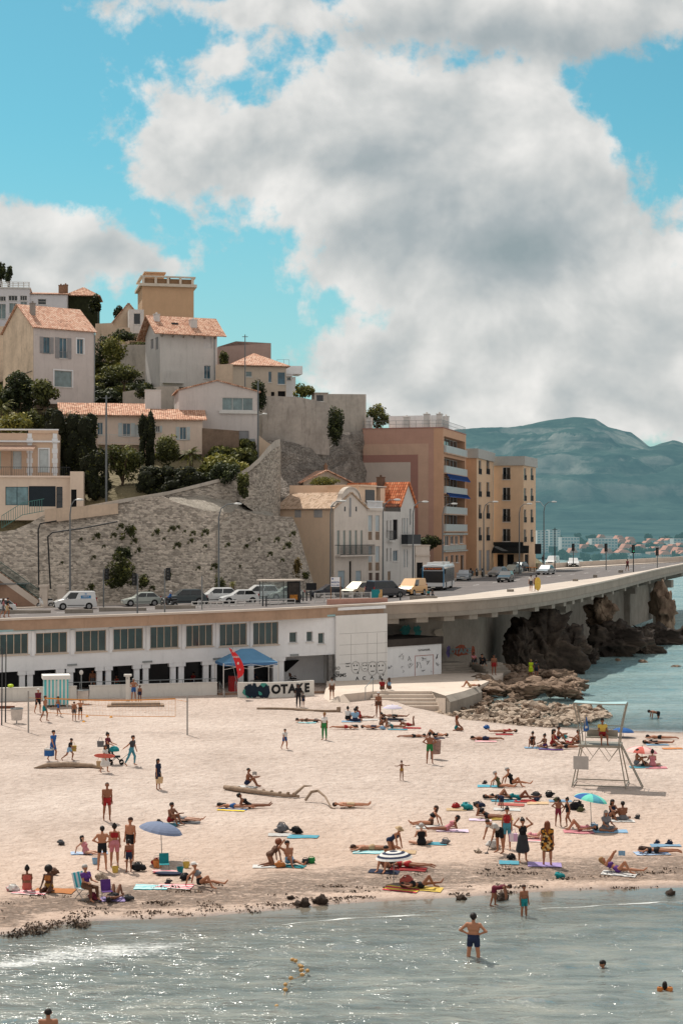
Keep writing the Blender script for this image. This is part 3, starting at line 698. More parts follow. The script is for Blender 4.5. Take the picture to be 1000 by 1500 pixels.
def pier(px, t, w, dpt, pyb):
 i=min(range(110), key=lambda i:abs(NEAR[i].lerp(FAR[i],t).x/NEAR[i].lerp(FAR[i],t).y*F+500-px))
 p=NEAR[i].lerp(FAR[i], t);d=(NEAR[i+1]-NEAR[i-1]).normalized()
 M=Matrix.Translation((p.x,p.y,0))@Matrix.Rotation(math.atan2(d.y,d.x), 4, 'Z');mb=MB();mb.box(-w/2, -dpt/2, -1, w/2, dpt/2, ZR(p.x)-1.3, 0, M)
 mb.box(-w/2-.5, -dpt/2-.8, ZR(p.x)-2.4, w/2+.5, dpt/2+.5, ZR(p.x)-1.302, 0, M);return via_child(mb.build('pier',CONC))
for px, t in((806,.2), (968,.2), (1030,.3), (910,.3)):pier(px, t, 1.3, 2.0, 0)
def wall_strip(name, cols, material, th=.6, label=None, cat='wall', parent=None, sub=1, disp=0.0, seed=0, top=True, kind=None):
 """cols: (px, Y base, py base, Y top, py top); a leaning wall sheet with thickness"""
 B=[P(c[0],c[2],c[1])for c in cols];T=[P(c[0],c[4],c[3])for c in cols];mb=MB();k=max(2, int(sub))if sub>1 else 1
 if sub>1:
  nb=max(4, int(sum((B[i+1]-B[i]).length for i in range(len(B)-1))/sub));B=smooth_lin(B, nb);T=smooth_lin(T, nb)
 rows=1 if not disp else max(3, int(max((t-b).length for t,b in zip(T,B))/sub))
 vs=[];n_=rows+1
 for i, (b, t)in enumerate(zip(B,T)):
  for j in range(n_):
   q=b.lerp(t, j/rows)
   if disp:
    w=mnoise.fractal(q*.16+V((seed,0,0)), 1, 2, 5);w2=mnoise.fractal(q*.7+V((seed,3,0)), 1, 2, 3)
    q=q+V((.3*disp*w,-disp*(w+.35*w2),.25*disp*w2))
   vs.append(q)
 mb.add(vs, [(a*n_+j,(a+1)*n_+j,(a+1)*n_+j+1,a*n_+j+1)for a in range(len(B)-1)for j in range(rows)])
 if top:
  s0=len(mb.v);bk=[t+V((0,th,0))for t in T];mb.add([vs[i*n_+rows]for i in range(len(T))]+bk+[V((b.x,b.y,B[i].z))for i,b in enumerate(bk)], [])
  k=len(T);mb.f+=[(s0+i,s0+i+1,s0+k+i+1,s0+k+i)for i in range(k-1)]+[(s0+k+i,s0+k+i+1,s0+2*k+i+1,s0+2*k+i)for i in range(k-1)];mb.m+=[0]*(2*k-2)
 o=mb.build(name, material, parent, label=label, cat=cat if label else None, kind=kind, smooth=bool(disp))
 acc=[0]
 def uvf(co, nn):return(co.x*.8+co.y*.6, co.z)if abs(nn.z)<.9 else(co.x, co.y)
 return uv_set(o, uvf)
def smooth_lin(pts, n):
 t=np.linspace(0, len(pts)-1, n);return[pts[min(int(x),len(pts)-2)].lerp(pts[min(int(x),len(pts)-2)+1],x-min(int(x),len(pts)-2))for x in t]
_hb=[(-500,500), (-200,455), (0,478), (150,492), (220,500), (330,552), (440,600), (535,640), (600,690), (700,760), (760,800), (800,832), (850,850), (1000,900)]
_hf=[(-500,745), (0,742), (120,738), (220,730), (330,712), (400,705), (440,735), (480,790), (540,830), (620,850), (700,850), (800,850), (1000,900)]
_hy=[(-500,188), (330,188), (380,200), (420,214), (480,222), (535,240), (600,250), (650,262), (700,272), (800,290), (1000,300)]
def hill_z(X, Y):
 px=np.clip(X/Y*F+500, -500, 1000);ht=np.interp(px, *zip(*_hb));hf=np.interp(px, *zip(*_hf));yf=np.interp(px, *zip(*_hy))
 zt=H-(ht-HY)/F*300;zf=H-(hf-HY)/F*195
 t=np.clip((Y-yf)/(300-yf), 0, 1.0);t2=np.clip((Y-300)/200, 0, 1)
 return zf+(zt-zf)*t**.9-30*t2*t2+1.2*(fbm(X,Y,.12,21,4)-.5)-np.minimum(6*np.clip(yf-Y,0,20), zf+3)
hm, n, b, out=new_mat('dry scrub hillside')
tc=n('ShaderNodeTexCoord').outputs['Object']
n.set(b, 'Base Color', n.ramp(n('ShaderNodeMath',{0:n.noise(tc,.35,6,.7)}).outputs[0],[(.32,lin((34,40,24))),(.52,lin((70,72,44))),(.72,lin((128,118,90)))]));n.set(b, 'Roughness', .95)
n.set(b, 'Normal', n('ShaderNodeBump',{'Strength':1,'Distance':.8,'Height':n.noise(tc,.9,5)}).outputs[0])
grid('hillside', np.linspace(-110,48,150), np.linspace(184,470,150), hill_z, hm, kind='structure')
STONE=stone_mat('coursed limestone wall', (206,194,180), .34, .18, .28)
STONE2=stone_mat('grey rubble wall', (184,174,162), .34, .18, .3)
PLASTER=mat('stained grey plaster wall', (176,168,160), .95, .22, .35, .03, grime=.8)
PALEPL=mat('pale stained plaster wall', (186,178,168), .95, .16, .35, .02, grime=.6)
BEIGEW=mat('beige rendered wall', (206,184,162), .9, .12, .5, grime=.35)
def rock_mat(name, rgb=(128,108,92), rgb2=(186,162,140), sc=.35, bump=.35):
 if name in _mats:return _mats[name]
 m, n, b, out=new_mat(name);tc=n('ShaderNodeTexCoord').outputs['Object']
 t=n.math('ADD', n.math('MULTIPLY',n.noise(tc,sc,8,.7),.6), n.math('MULTIPLY',n.noise(n.vmath('MULTIPLY',tc,(1,1,2.5)),sc*5,6,.7),.4))
 c, c2=lin(rgb), lin(rgb2)
 col=n.ramp(t, [(.3,tuple(x*.45 for x in c)),(.47,c),(.7,c2)])
 n.set(b, 'Base Color', col);n.set(b, 'Roughness', .92);n.set(b, 'Specular IOR Level', .25)
 vor=n('ShaderNodeTexVoronoi', {'Vector':n.vmath('ADD',tc,n.vmath('SCALE',n('ShaderNodeTexNoise',{'Vector':tc,'Scale':1.2}).outputs[1],.6)),'Scale':sc*3}, feature='DISTANCE_TO_EDGE').outputs[0]
 n.set(b, 'Normal', n('ShaderNodeBump',{'Strength':1,'Distance':bump,'Height':n.math('ADD',t,n.math('MULTIPLY',n.smooth(vor,0,.12),.25))}).outputs[0])
 _mats[name]=m;return m
CLIFF=rock_mat('grey limestone cliff', (150,142,134), (214,204,194), .6, .9)
ROCKD=rock_mat('brown sea rock', (56,49,44), (108,94,82))
ROCKL=rock_mat('pale shore stone', (176,158,140), (222,204,186), .8, .12)
wall_strip('retaining_wall', [(-260,171,891,176,785),(-60,172,890,176,783),(0,173,889,176,779),(22,173.3,889,176.4,776),(45,173.6,888,176.8,766),(68,174,888,177,752),(120,174.5,887,178,747),(184,175.6,886,179,734),(236,176.6,884,180,726),(262,177,884,180.4,737),(300,178,882,181.3,748),(347,179.4,881,182.6,752)], STONE, 1.0, 'tall stepped limestone retaining wall above the parked cars with tufts of weeds', 'retaining wall')
wall_strip('wall_coping', [(66,176.6,752.5,176.6,746),(66.5,176.6,752.5,176.6,746),(120,177.6,748,177.6,742),(184,178.6,735.5,178.6,730),(230,181.5,728,181.5,722.5),(250,183.8,724,183.8,719),(318,185.3,707,185.3,702),(338,186.3,701,186.3,696)], PALEPL, .5, 'pale rendered coping wall along the top of the limestone retaining wall', 'wall')
wall_strip('plastered_parapet', [(66,176.2,767,176.2,746.5),(70,176.3,766,176.3,745.5),(120,177.2,759,177.2,741.5),(173,178,752.5,178,737)], BEIGEW, .4, 'beige plastered strip of wall with scribbled tags beside the steps', 'wall')
wall_strip('upper_wall', [(228,181.3,760,182,728),(250,183,760,184,723.5),(318,184.2,760,185.5,706.5),(338,185.2,760,186.5,700.5),(347,186,760,187,702)], STONE2, .8, 'upper stone wall with cream coping above the pale rubble slope', 'retaining wall')
wall_strip('buttress_wall', [(318,178.2,882,181,772),(345,179,881,182,745),(372,180,880,184,752),(398,181,879,185.5,756),(428,182.5,878.5,187,757),(436,183.5,878,187.6,775),(446,184.6,878,188,812),(455,186,877.5,188.6,842),(463,187,877,189,866)], STONE2, 1.2, 'grey rubble stone buttress wall sloping down beside the beige gabled house', 'retaining wall')
wall_strip('rubble_slope', [(248,180,738,183.2,729),(275,180.8,743,184,728),(300,181.2,750,185,724),(338,182.4,754,187.5,722),(360,183,757,192,735),(385,184.5,758,194,742),(400,186,760,195,750)], rock_mat('pale scree',(170,162,150),(206,198,186),1.2,.3), 1, 'pale rubble slope above the grey buttress wall', 'rock slope', sub=.8, disp=.5, seed=5)
wall_strip('bastion_wall', [(342,187,730,189,694),(352,186.5,735,188.5,696),(366,187,745,189,688),(380,188.5,755,190,676),(392,191,765,192.5,663),(403,195,772,196,655),(410,200,778,200,652),(411,206,770,206,648)], STONE2, .7, 'curved stone bastion wall rising beside the white house', 'retaining wall')
wall_strip('bastion_coping', [(344,188.4,697,188.4,690),(354,188.1,697.5,188.1,690.5),(366,188.6,689.5,188.6,682.5),(380,189.6,678,189.6,670),(392,192.1,664.5,192.1,655),(403,195.6,656,195.6,645),(410,199.6,653,199.6,643)], PALEPL, .5, 'cream parapet curving along the top of the stone bastion', 'wall')
wall_strip('stair_wall', [(378,203,690,203,637),(392,203.5,665,203.5,648),(405,204,655,204,655)], BEIGEW, .4, 'sunlit beige side wall of the climbing alley above the bastion', 'wall')
wall_strip('cliff', [(360,206,765,216,640),(385,207,768,217,642),(420,208,765,218,646),(455,211,745,222,652),(478,215,735,226,655),(482,218,730,228,655),(500,221,735,231,635),(520,225,740,234,632),(540,232,760,238,632)], CLIFF, 3, 'bare grey limestone cliff under the high plastered wall', 'cliff', sub=.7, disp=2.2, seed=2)
wall_strip('high_terrace_wall', [(360,222,640,222,586),(384,219.5,660,219.5,581),(400,219.8,662,219.8,580),(440,221,664,221,582),(455,221.5,665,221.5,585),(482,223,666,223,591)], PLASTER, .8, 'high stained grey terrace wall below the round roofed house', 'retaining wall')
wall_strip('grey_blind_wall', [(478,234,650,234,577),(534,236,660,236,577.5),(536,240,660,240,577.5)], PALEPL, 6, 'tall pale grey blind wall standing behind the dark tree', 'wall')
wall_strip('abutment_wall', [(540,146.5,1000,146.5,893),(600,148,998,148,893),(648,149.5,988,149.5,890),(652,149.8,986,150,890),(700,156,982,156,886),(740,170,990,170,884),(775,182,985,182,880),(815,196,965,196,872),(850,208,950,208,866),(905,222,925,222,852),(958,250,905,250,842)], CONC, .8, 'stained concrete abutment wall in the shade under the viaduct', 'wall')
RTILE=tile_mat('faded terracotta tiles', (222,170,144), (236,200,176))
RTILE2=tile_mat('weathered brown tiles', (204,152,126), (232,194,168))
RTILE3=tile_mat('orange interlocking tiles', (214,122,82), (232,154,112), pitch=.34, rows=.42)
RTILE4=tile_mat('buff roof tiles', (206,176,150), (226,200,176))
HOUSEW=mat('pale grey house render', (206,198,194), .85, .07, .5, grime=.35)
GABLE=mat('mottled beige render', (222,200,176), .95, .2, .4, grime=.75)
TAN=mat('ochre render', (208,172,138), .9, .07, .5, grime=.15)
CREAM=mat('cream villa render', (232,212,196), .88, .07, .5, grime=.32)
BLUEG=glass_mat('blue window glass', (58,104,124))
CURT=glass_mat('curtained glass', (128,150,152), .2)
def house1():
 s=Bld('house', 'tall pale house with terracotta roof and mottled beige gable on the left', 'house', 49.5, 138, 216, 36, 9.5, 590, 478.5, HOUSEW)
 s.win('F', [(64,494,73.5,517)], 's', sh=SHUT, pane=BLUEG, frame=mat('grey sash',(120,130,134),.6));s.win('F', [(87.4,495,98.6,525)], 's', sh=SHUT, pane=BLUEG, rail=GREY_METAL)
 s.win('F', [(113,496.5,122.5,518.6)], head=WHITEWALL, pane=BLUEG);s.win('F', [(80,543,106,567)], head=WHITEWALL, mull=0, pane=CURT)
 s.win('L', [(32,501,34.5,510)], 'o');s.walls(gable='x', gh=s.uv('L',31,446)[1]-s.h)
 mb=MB();mb.quad((-.02,0,0), (-.02,0,s.h), (-.02,s.d,s.h), (-.02,s.d,0));mb.add([(-.02,0,s.h),(-.02,s.d/2,s.uv('L',31,446)[1]),(-.02,s.d,s.h)], [(0,1,2)]);mb.build('gable_render', GABLE, s.root)
 s.roof('x', s.uv('L',31,446)[1]-s.h, RTILE, .3);s.chimney(1.1, 2.6, s.h+1.4, .6, 2.0, mat('grey cement',(150,144,138),.9,.15))
 mb=MB();mb.tube([(s.w+.05,-.06,0),(s.w+.05,-.06,s.h-.1)], .06, 8);mb.build('downpipe', GREY_METAL, s.root)
 mb=MB();mb.tube([(-.08,.3,s.h*.42),(-.08,s.d-1,s.h*.36)], .04, 6);mb.build('cable', IRON, s.root)
house1()
def house2():
 s=Bld('house', 'white house with brown tiled roof on wide bracketed eaves below the ochre tower', 'house', 234.6, 318, 238, 22, 8, 566, 484, mat('white lime render',(214,210,206),.85,.07,.5,grime=.4))
 s.win('F', [(299,535.6,308.5,555)], pane=BLUEG);s.win('F', [(298.5,489,310,510)], 'x', sh=mat('white blind',(216,214,212),.7));s.win('L', [(221,497,225,511),(228,494,232,512)], 'x', sh=SHUT)
 g=2.5;s.walls(gable='x', gh=g);s.roof('x', g, RTILE2, 1.1)
 s.chimney(.2, 2.6, s.h+1.2, .8, 1.4);s.chimney(5.4, 1.4, s.h+.5, 1.0, 1.4)
 for i in range(6):
  mb=MB();x=.3+i*(s.w-.6)/5;mb.bar((x,-.02,s.h-.9), (x,-.9,s.h-.32), .12);mb.build('eave_bracket', mat('grey timber',(150,140,130),.9), s.root)
 mb=MB();mb.tube([(s.w-.4,-.08,0),(s.w-.4,-.08,s.h-.2)], .06, 8);mb.build('downpipe', GREY_METAL, s.root)
 u0, v0, u1, v1=s.rect('F', 238, 544, 268, 562);mb=MB();k=12
 mb.box(u0, -.9, v0, u1, -.003, v0+.08);mb.box(u0, -.9, v1-.06, u1, -.84, v1)
 for i in range(k+1):x=u0+(u1-u0)*i/k;mb.box(x-.03, -.9, v0+.08, x+.03, -.86, v1-.06)
 mb.build('louvre_screen', WHITE_FRAME, s.root)
 mb=MB();mb.box(2.2, 1.6, s.h+.8, 3.2, 2.6, s.h+1.45);mb.build('roof_window', IRON, s.root)
house2()
def tower():
 s=Bld('tower', 'square ochre rendered tower with balustraded flat roof terrace', 'tower', 208.5, 284, 285, 12, 9, 500, 417, TAN);s.walls(gable='flat', capz=.3)
 s.coping(mat('pale moulded cornice',(214,202,186),.8,.08), .5, .5, s.h-.25);mb=MB();h=s.h+.26
 for x in np.linspace(0, s.w-.4, 5):mb.box(x, -.2, h, x+.4, .2, h+1.1)
 mb.box(-.3, -.25, h+1.1, s.w+.3, .25, h+1.35);mb.box(-.3, .26, h+1.1, .2, s.d, h+1.35);mb.box(s.w-.2, .26, h+1.1, s.w+.3, s.d, h+1.35)
 mb.build('balustrade', mat('pale moulded cornice'), s.root);mb=MB();mb.box(.9, 3, s.h-.1, 4.1, 7, s.h+2.5);mb.box(.6, 2.7, s.h+2.503, 4.4, 7.3, s.h+2.75);mb.build('rooftop_room', TAN, s.root)
 mb=MB();mb.tube([(5.2,4,s.h),(5.2,4,s.h+2.2)], .14, 8);mb.build('flue', IRON, s.root)
 mb=MB();mb.box(.4, .3, s.h, s.w-.4, .42, s.h+1.2);mb.build('terrace_screen', mat('brown screen',(150,120,92),.9), s.root)
tower()
def villas_top():
 s=Bld('villa', 'white balustraded villa with arched windows at the top of the hill', 'villa', -60, 44, 285, 8, 9, 490, 421, mat('bright white render',(220,218,222),.8,.05,.6,grime=.1))
 s.win('F', [(-3,445,9,467),(14,444,26,459),(30.5,442,40,458)], 's', mull=1, sh=None, pane=CURT);s.win('F', [(-2,434,9,441),(13,433,26,440.5),(30,433,40,440)], mull=2, pane=GLASSD);s.win('F', [(15,461,25,468)], mull=1, pane=GLASSD)
 s.walls(gable='flat');s.coping(WHITE_FRAME, .2, .2);mb=MB();h=s.h+.2
 for x in np.linspace(0, s.w-.2, 14):mb.box(x, -.05, h, x+.16, .1, h+.9)
 for z in(.3, .62, .9):mb.box(0, -.02, h+z, s.w, .07, h+z+.09)
 mb.build('balustrade', WHITE_FRAME, s.root)
 mb=MB();mb.box(3.9, 2, h-.2, 5.5, 4, h+.9);mb.build('rooftop_box', DARK, s.root);mb=MB();mb.tube([(8.6,3,h),(8.6,3,h+2.6)], .03, 6);mb.build('aerial', IRON, s.root)
 s=Bld('house', 'low white wing with arched window and tiled roof beside the balustraded villa', 'house', 44, 98, 287, 6, 8, 470, 431, mat('bright white render'))
 s.win('F', [(56,438,68,446)], mull=0, trans=1, pane=GLASSD);s.walls(gable='mono', gh=1.3);s.roof('mono', 1.3, RTILE2, .3);s.chimney(5.2, 3, s.h+.5, .8, 1.5, mat('brown chimney render',(140,112,92)));s.chimney(5.9, 5, s.h+.6, .8, 1.8, mat('brown chimney render'))
 s=Bld('house', 'ivy clad house under a low hipped tile roof beside the leftmost villas', 'house', 99, 143, 292, 5, 7, 480, 434, mat('dark ivy wall',(50,54,34),.95,.4,1.5,.1));s.walls();s.roof('hip', 1.9, RTILE2, .5)
 s=Bld('house', 'small beige house with steep gable and white box bay below the tower', 'house', 166, 211, 262, 10, 7, 500, 472, BEIGEW)
 s.walls(gable='y', gh=s.uv('F',195,445)[1]-s.h);s.roof('y', s.uv('F',195,445)[1]-s.h, RTILE2, .35)
 s=Bld('house', 'white box shaped bay with one dark window tucked beside the tower', 'house', 189, 211, 258, 10, 4, 488, 453, mat('white lime render'));s.win('F', [(196,459,206,475)], mull=0, pane=GLASSD, head=None);s.walls(gable='flat')
 wall_strip('garden_wall', [(140,256,530,256,474),(165,256,530,256,473),(166,256,530,256,478),(190,256,530,256,480)], BEIGEW, .5, 'beige garden wall behind the shrubs between the two tall houses', 'wall')
 wall_strip('garden_wall', [(177,247,560,247,505),(219,248,560,248,505)], PALEPL, .5, 'grey beige yard wall left of the white bracketed house', 'wall')
 wall_strip('garden_wall', [(-40,236,600,236,478),(10,238,600,238,478),(34,240,600,240,470)], GABLE, .5, 'old beige boundary wall on the left edge beside the mottled gable', 'wall')
 wall_strip('garden_wall', [(180,222,605,222,574),(236,222,605,222,566),(262,222,605,222,566)], PALEPL, .5, 'plain grey wall behind the villa roof and white chimney block', 'wall')
villas_top()
def house6():
 s=Bld('house', 'white split level house with strip windows above the climbing alley', 'house', 262, 378, 205, 10, 8, 700, 572, HOUSEW)
 s.win('F', [(325.6,582.5,370.4,601)], mull=2, pane=CURT, frame=WHITE_FRAME);s.win('F', [(350,631,364.6,660)], 'x', sh=SHUT);s.walls(gable='mono', gh=.3)
 g=s.uv('F', 318, 558)[1]-s.h;um=s.uv('F', 318, 566)[0];mb=MB();mb.add([(0,0,s.h),(s.w,0,s.h),(um,0,s.h+g)], [(0,1,2)]);mb.build('gable', HOUSEW, s.root)
 mb=MB();o=-.25
 for a, b in(((-.3,s.h-.05),(um,s.h+g)), ((um,s.h+g),(s.w+.3,s.h-.12))):
  mb.add([(a[0],o,a[1]),(b[0],o,b[1]),(b[0],s.d,b[1]),(a[0],s.d,a[1]),(a[0],o,a[1]+.16),(b[0],o,b[1]+.16),(b[0],s.d,b[1]+.16),(a[0],s.d,a[1]+.16)], [(0,3,2,1),(4,5,6,7),(0,1,5,4),(1,2,6,5),(2,3,7,6),(3,0,4,7)])
 uv_set(mb.build('roof',RTILE2,s.root), uv_roof)
 r=s.rect('F', 321, 602, 377, 606);mb=MB();mb.box(r[0], -.3, r[1], r[2], -.003, r[3]);mb.build('ledge', WHITE_FRAME, s.root)
 r=s.rect('F', 365, 643, 373, 658);mb=MB();mb.box(r[0], -.4, r[1], r[2], -.003, r[3]);mb.box(r[0]+.1, -.42, r[1]+.1, r[2]-.1, -.4, r[3]-.1);mb.build('air_conditioner', GREY_METAL, s.root)
 wall_strip('yard_wall', [(296,197,676,197,627),(350,198,676,198,631)], mat('rusty brown stained wall',(122,104,90),.95,.3,.6,.04,grime=.6), .4, 'rust brown stained wall below the white split level house', 'wall')
 s=Bld('house', 'little white house with three narrow windows and brown tiled lean-to roof', 'house', 286, 315, 208, 25, 6, 640, 590, mat('white lime render'));w=s.w
 s.win('F', [(288.5,593,293,608),(297.5,596,302,613),(306,597,311.5,620)], 'x', sh=SHUT);s.walls(gable='y', gh=.01)
 mb=MB();mb.quad((-.03,0,0), (-.03,0,s.h), (-.03,s.d,s.h), (-.03,s.d,0));mb.build('side_render', mat('brown flaking render',(150,124,104),.95,.2,.5,.02,grime=.6), s.root)
 s.roof('mono', 1.5, RTILE2, .35);s.chimney(.6, 3.4, s.h+.4, .7, 1.5);s.chimney(2.2, 1.6, s.h+.4, .35, 1.5, mat('brown chimney render'))
 s=Bld('chimney_block', 'broad white chimney block rising behind the villa roof', 'chimney', 213, 236, 206, 8, 2, 625, 572, mat('white lime render'));s.walls(gable='flat', capz=.2);s.coping(mat('white lime render'), .12, .06)
house6()
def villa_low():
 s=Bld('villa', 'cream villa with long clay tiled roof and white railed balcony', 'villa', 142, 219, 203, 10, 9, 665, 607, CREAM)
 s.win('F', [(180,620,191.5,639)], 's', sh=SHUTW, pane=BLUEG);s.win('F', [(143,619,151,637)], pane=BLUEG);s.win('F', [(197,622,205,640)], 'x', sh=SHUTW)
 s.walls(gable='x', gh=1.6);uv_set(s.roof('x',1.6,RTILE2,.7), uv_roof)if False else s.roof('x', 1.6, RTILE2, .7)
 s.balcony('F', (144,637.5,213,650.5), 1.4, railm=WHITE_FRAME);
 s=Bld('villa', 'cream villa wing with shuttered window under lower tiled roof', 'villa', 222, 297, 201, 8, 8, 665, 614, CREAM)
 s.win('F', [(263.5,625.7,273,644)], 's', sh=SHUTW, pane=BLUEG);s.win('F', [(228,624,234,633)], 's', sh=SHUTW, pane=GLASSD);s.walls(gable='x', gh=1.4);s.roof('x', 1.4, RTILE2, .5)
 s=Bld('house', 'low tile roofed annex half hidden by ivy left of the cream villa', 'house', 92, 146, 204, 12, 7, 660, 606, CREAM);s.win('F', [(130,617,139,634)], mull=1, pane=CURT);s.walls(gable='x', gh=1.5);s.roof('x', 1.5, RTILE2, .5)
villa_low()
def terrace_house():
 s=Bld('house', 'peach house with white quoins and awning above a glazed terrace floor', 'house', -60, 85, 189, 6, 8, 700, 634, mat('peach render',(214,186,162),.88,.07,.5,grime=.2))
 s.win('F', [(58,658,71.4,692)], 'd', sh=SHUTW, head=WHITEWALL);s.win('F', [(19,661,32,687),(-9,661,2,687)], 'd', sh=SHUTW);s.walls(gable='flat')
 for x in(44, 81):
  u=s.uv('F', x, 660)[0];mb=MB()
  for i in range(9):mb.box(u-.25-.1*(i%2), -.07, i*s.h/9+.01, min(u+.25+.1*(i%2),s.w-.004), -.003, (i+1)*s.h/9-.01)
  mb.build('quoin', WHITEWALL, s.root)
 u=s.uv('F', 42, 640)[0];mb=MB();mb.box(u, -.1, s.h-.003, s.w+.05, .3, s.h+.35);mb.build('raised_parapet', s.wall, s.root);mb=MB();mb.box(-.2, -.3, s.h-1.05, s.w+.25, -.08, s.h-.85);mb.build('cornice', WHITEWALL, s.root);mb=MB();mb.box(-.1, -.12, s.h+.352, s.w+.1, .4, s.h+.5);mb.build('coping', WHITEWALL, s.root)
 r=s.rect('F', -60, 652, 54, 653);mb=MB();mb.add([(0,-.1,r[3]),(r[2],-.1,r[3]),(r[2]-.1,-2.6,r[3]-.55),(0,-2.6,r[3]-.55),(r[2]-.1,-2.6,r[3]-.75),(0,-2.6,r[3]-.75)], [(0,3,2,1),(3,5,4,2),(0,1,2,3)]);mb.build('awning', mat('faded striped awning',(206,178,160),.9,.12,2), s.root)
 for x in(1, 6.2, 8.3):mb=MB();mb.tube([(x,-2.5,-.4),(x,-2.5,r[3]-.6)], .03, 6);mb.build('awning_post', IRON, s.root)
 s.chimney(2.2, 4, s.h-.2, .8, 1.3)
 t=Bld('house', 'cream terrace storey with long blue glazing and dark garage shutter', 'house', -60, 103, 185.6, 6, 4.2, 762, 699, mat('cream render',(220,200,182),.88,.07,.5,grime=.25))
 t.win('F', [(8.4,713,42,740)], mull=1, pane=glass_mat('pale blue glazing',(120,158,166),.12), frame=mat('teal frame',(50,80,88)), sill=False);t.win('F', [(42.5,712,82,742)], 'x', sh=mat('navy shutter',(26,40,50),.5));t.win('F', [(83,713,92,746)], 'w', mull=0, trans=2, pane=GLASSD, frame=mat('navy shutter'), sill=False)
 t.walls(gable='flat', capz=.1);mb=MB();mb.box(-.1, -.25, t.h+.003, t.w, .3, t.h+.2);mb.build('cornice', CREAM, t.root)
 mb=MB();L=t.w;k=60;z=t.h+.2
 mb.box(0, -.1, z+.95, L, -.06, z+1.0)
 for i in range(k+1):x=L*i/k;mb.box(x-.012, -.09, z, x+.012, -.07, z+.95)
 mb.build('railing', IRON, t.root)
 q=Bld('house', 'cream stair turret with narrow doorway at the end of the glazed terrace', 'house', 103, 122.5, 185.4, 6, 4, 762, 690.5, mat('cream render'));q.win('F', [(104.5,717,112.5,748)], 'o');q.walls(gable='flat')
terrace_house()
def round_house():
 s=Bld('house', 'stone coloured house under a pyramid tile roof at the cliff edge', 'house', 340, 419, 236, 14, 8, 600, 536, mat('warm grey render',(196,182,166),.9,.08,.5,grime=.3))
 s.win('F', [(360,544,369,552)], pane=CURT, mull=0);s.win('F', [(393,544,398,560),(406.5,545,418,563)], pane=BLUEG, mull=0);s.win('F', [(397,574,402,585),(407,573,418,585)], 'o')
 s.walls();s.roof('hip', s.uv('F',375,519,4)[1]-s.h, RTILE, .5)
 s=Bld('house', 'mauve grey slab sided house with sloping top behind the pyramid roof', 'house', 319, 397, 252, 8, 6, 560, 508, mat('mauve grey render',(166,144,136),.9,.1,.5,grime=.3));s.walls(gable='mono', gh=.01)
 mb=MB();w=s.w;mb.add([(0,0,s.h),(w*.34,0,s.h+.9),(w*.75,0,s.h+.2),(w,0,s.h+.7),(w,.5,s.h+.7),(w*.75,.5,s.h+.2),(w*.34,.5,s.h+.9),(0,.5,s.h)], [(0,3,2,1),(4,5,6,7),(1,2,5,6),(2,3,4,5),(0,1,6,7)]);mb.add([(0,0,s.h),(w,0,s.h),(w,0,s.h+.7),(w*.75,0,s.h+.2),(w*.34,0,s.h+.9)], [(0,1,2,3,4)]);mb.build('sloping_parapet', s.wall, s.root)
 wall_strip('garden_wall', [(316,230,580,230,534),(341,230.5,580,230.5,533)], BEIGEW, .5, 'beige yard wall left of the pyramid roofed house', 'wall')
 s=Bld('house', 'white modern house end with projecting balcony slab on the skyline', 'house', 417, 433, 244, 12, 5, 600, 552, WHITEWALL);s.win('F', [(420.5,549,426,557)], mull=0, pane=CURT);s.walls(gable='flat');s.win
 mb=MB();mb.box(-1.5, -1.6, s.h+.3, 2.4, 2, s.h+1.5);mb.box(-1.5, -1.4, s.h+.003, 1.0, 2, s.h+.298);mb.build('balcony', WHITEWALL, s.root)
 mb=MB();
 for x in(-1.4, -.4, .4):mb.tube([(x,-1.5,s.h+1.5),(x,-1.5,s.h+2.4)], .025, 6)
 mb.bar((-1.4,-1.5,s.h+2.4), (.4,-1.5,s.h+2.4), .04);mb.build('railing', GREY_METAL, s.root)
 s=Bld('garden_hut', 'small flat roofed hut with one dark window on the grey terrace wall', 'hut', 460, 479, 226, 8, 3, 592, 576, PALEPL);s.win('F', [(463,578,474,588)], mull=0, pane=GLASSD);s.walls(gable='flat', capz=.1);s.coping(PALEPL, .1, .2)
round_house()
FAC=mat('pale stone facade', (216,206,196), .88, .08, .5, grime=.35);FACB=mat('buff render side', (232,204,178), .9, .06, .4, grime=.12)
FACG=mat('light grey facade', (206,204,200), .88, .08, .5, grime=.35);PANELB=mat('brown rusty panel', (150,130,112), .9, .25, 3)
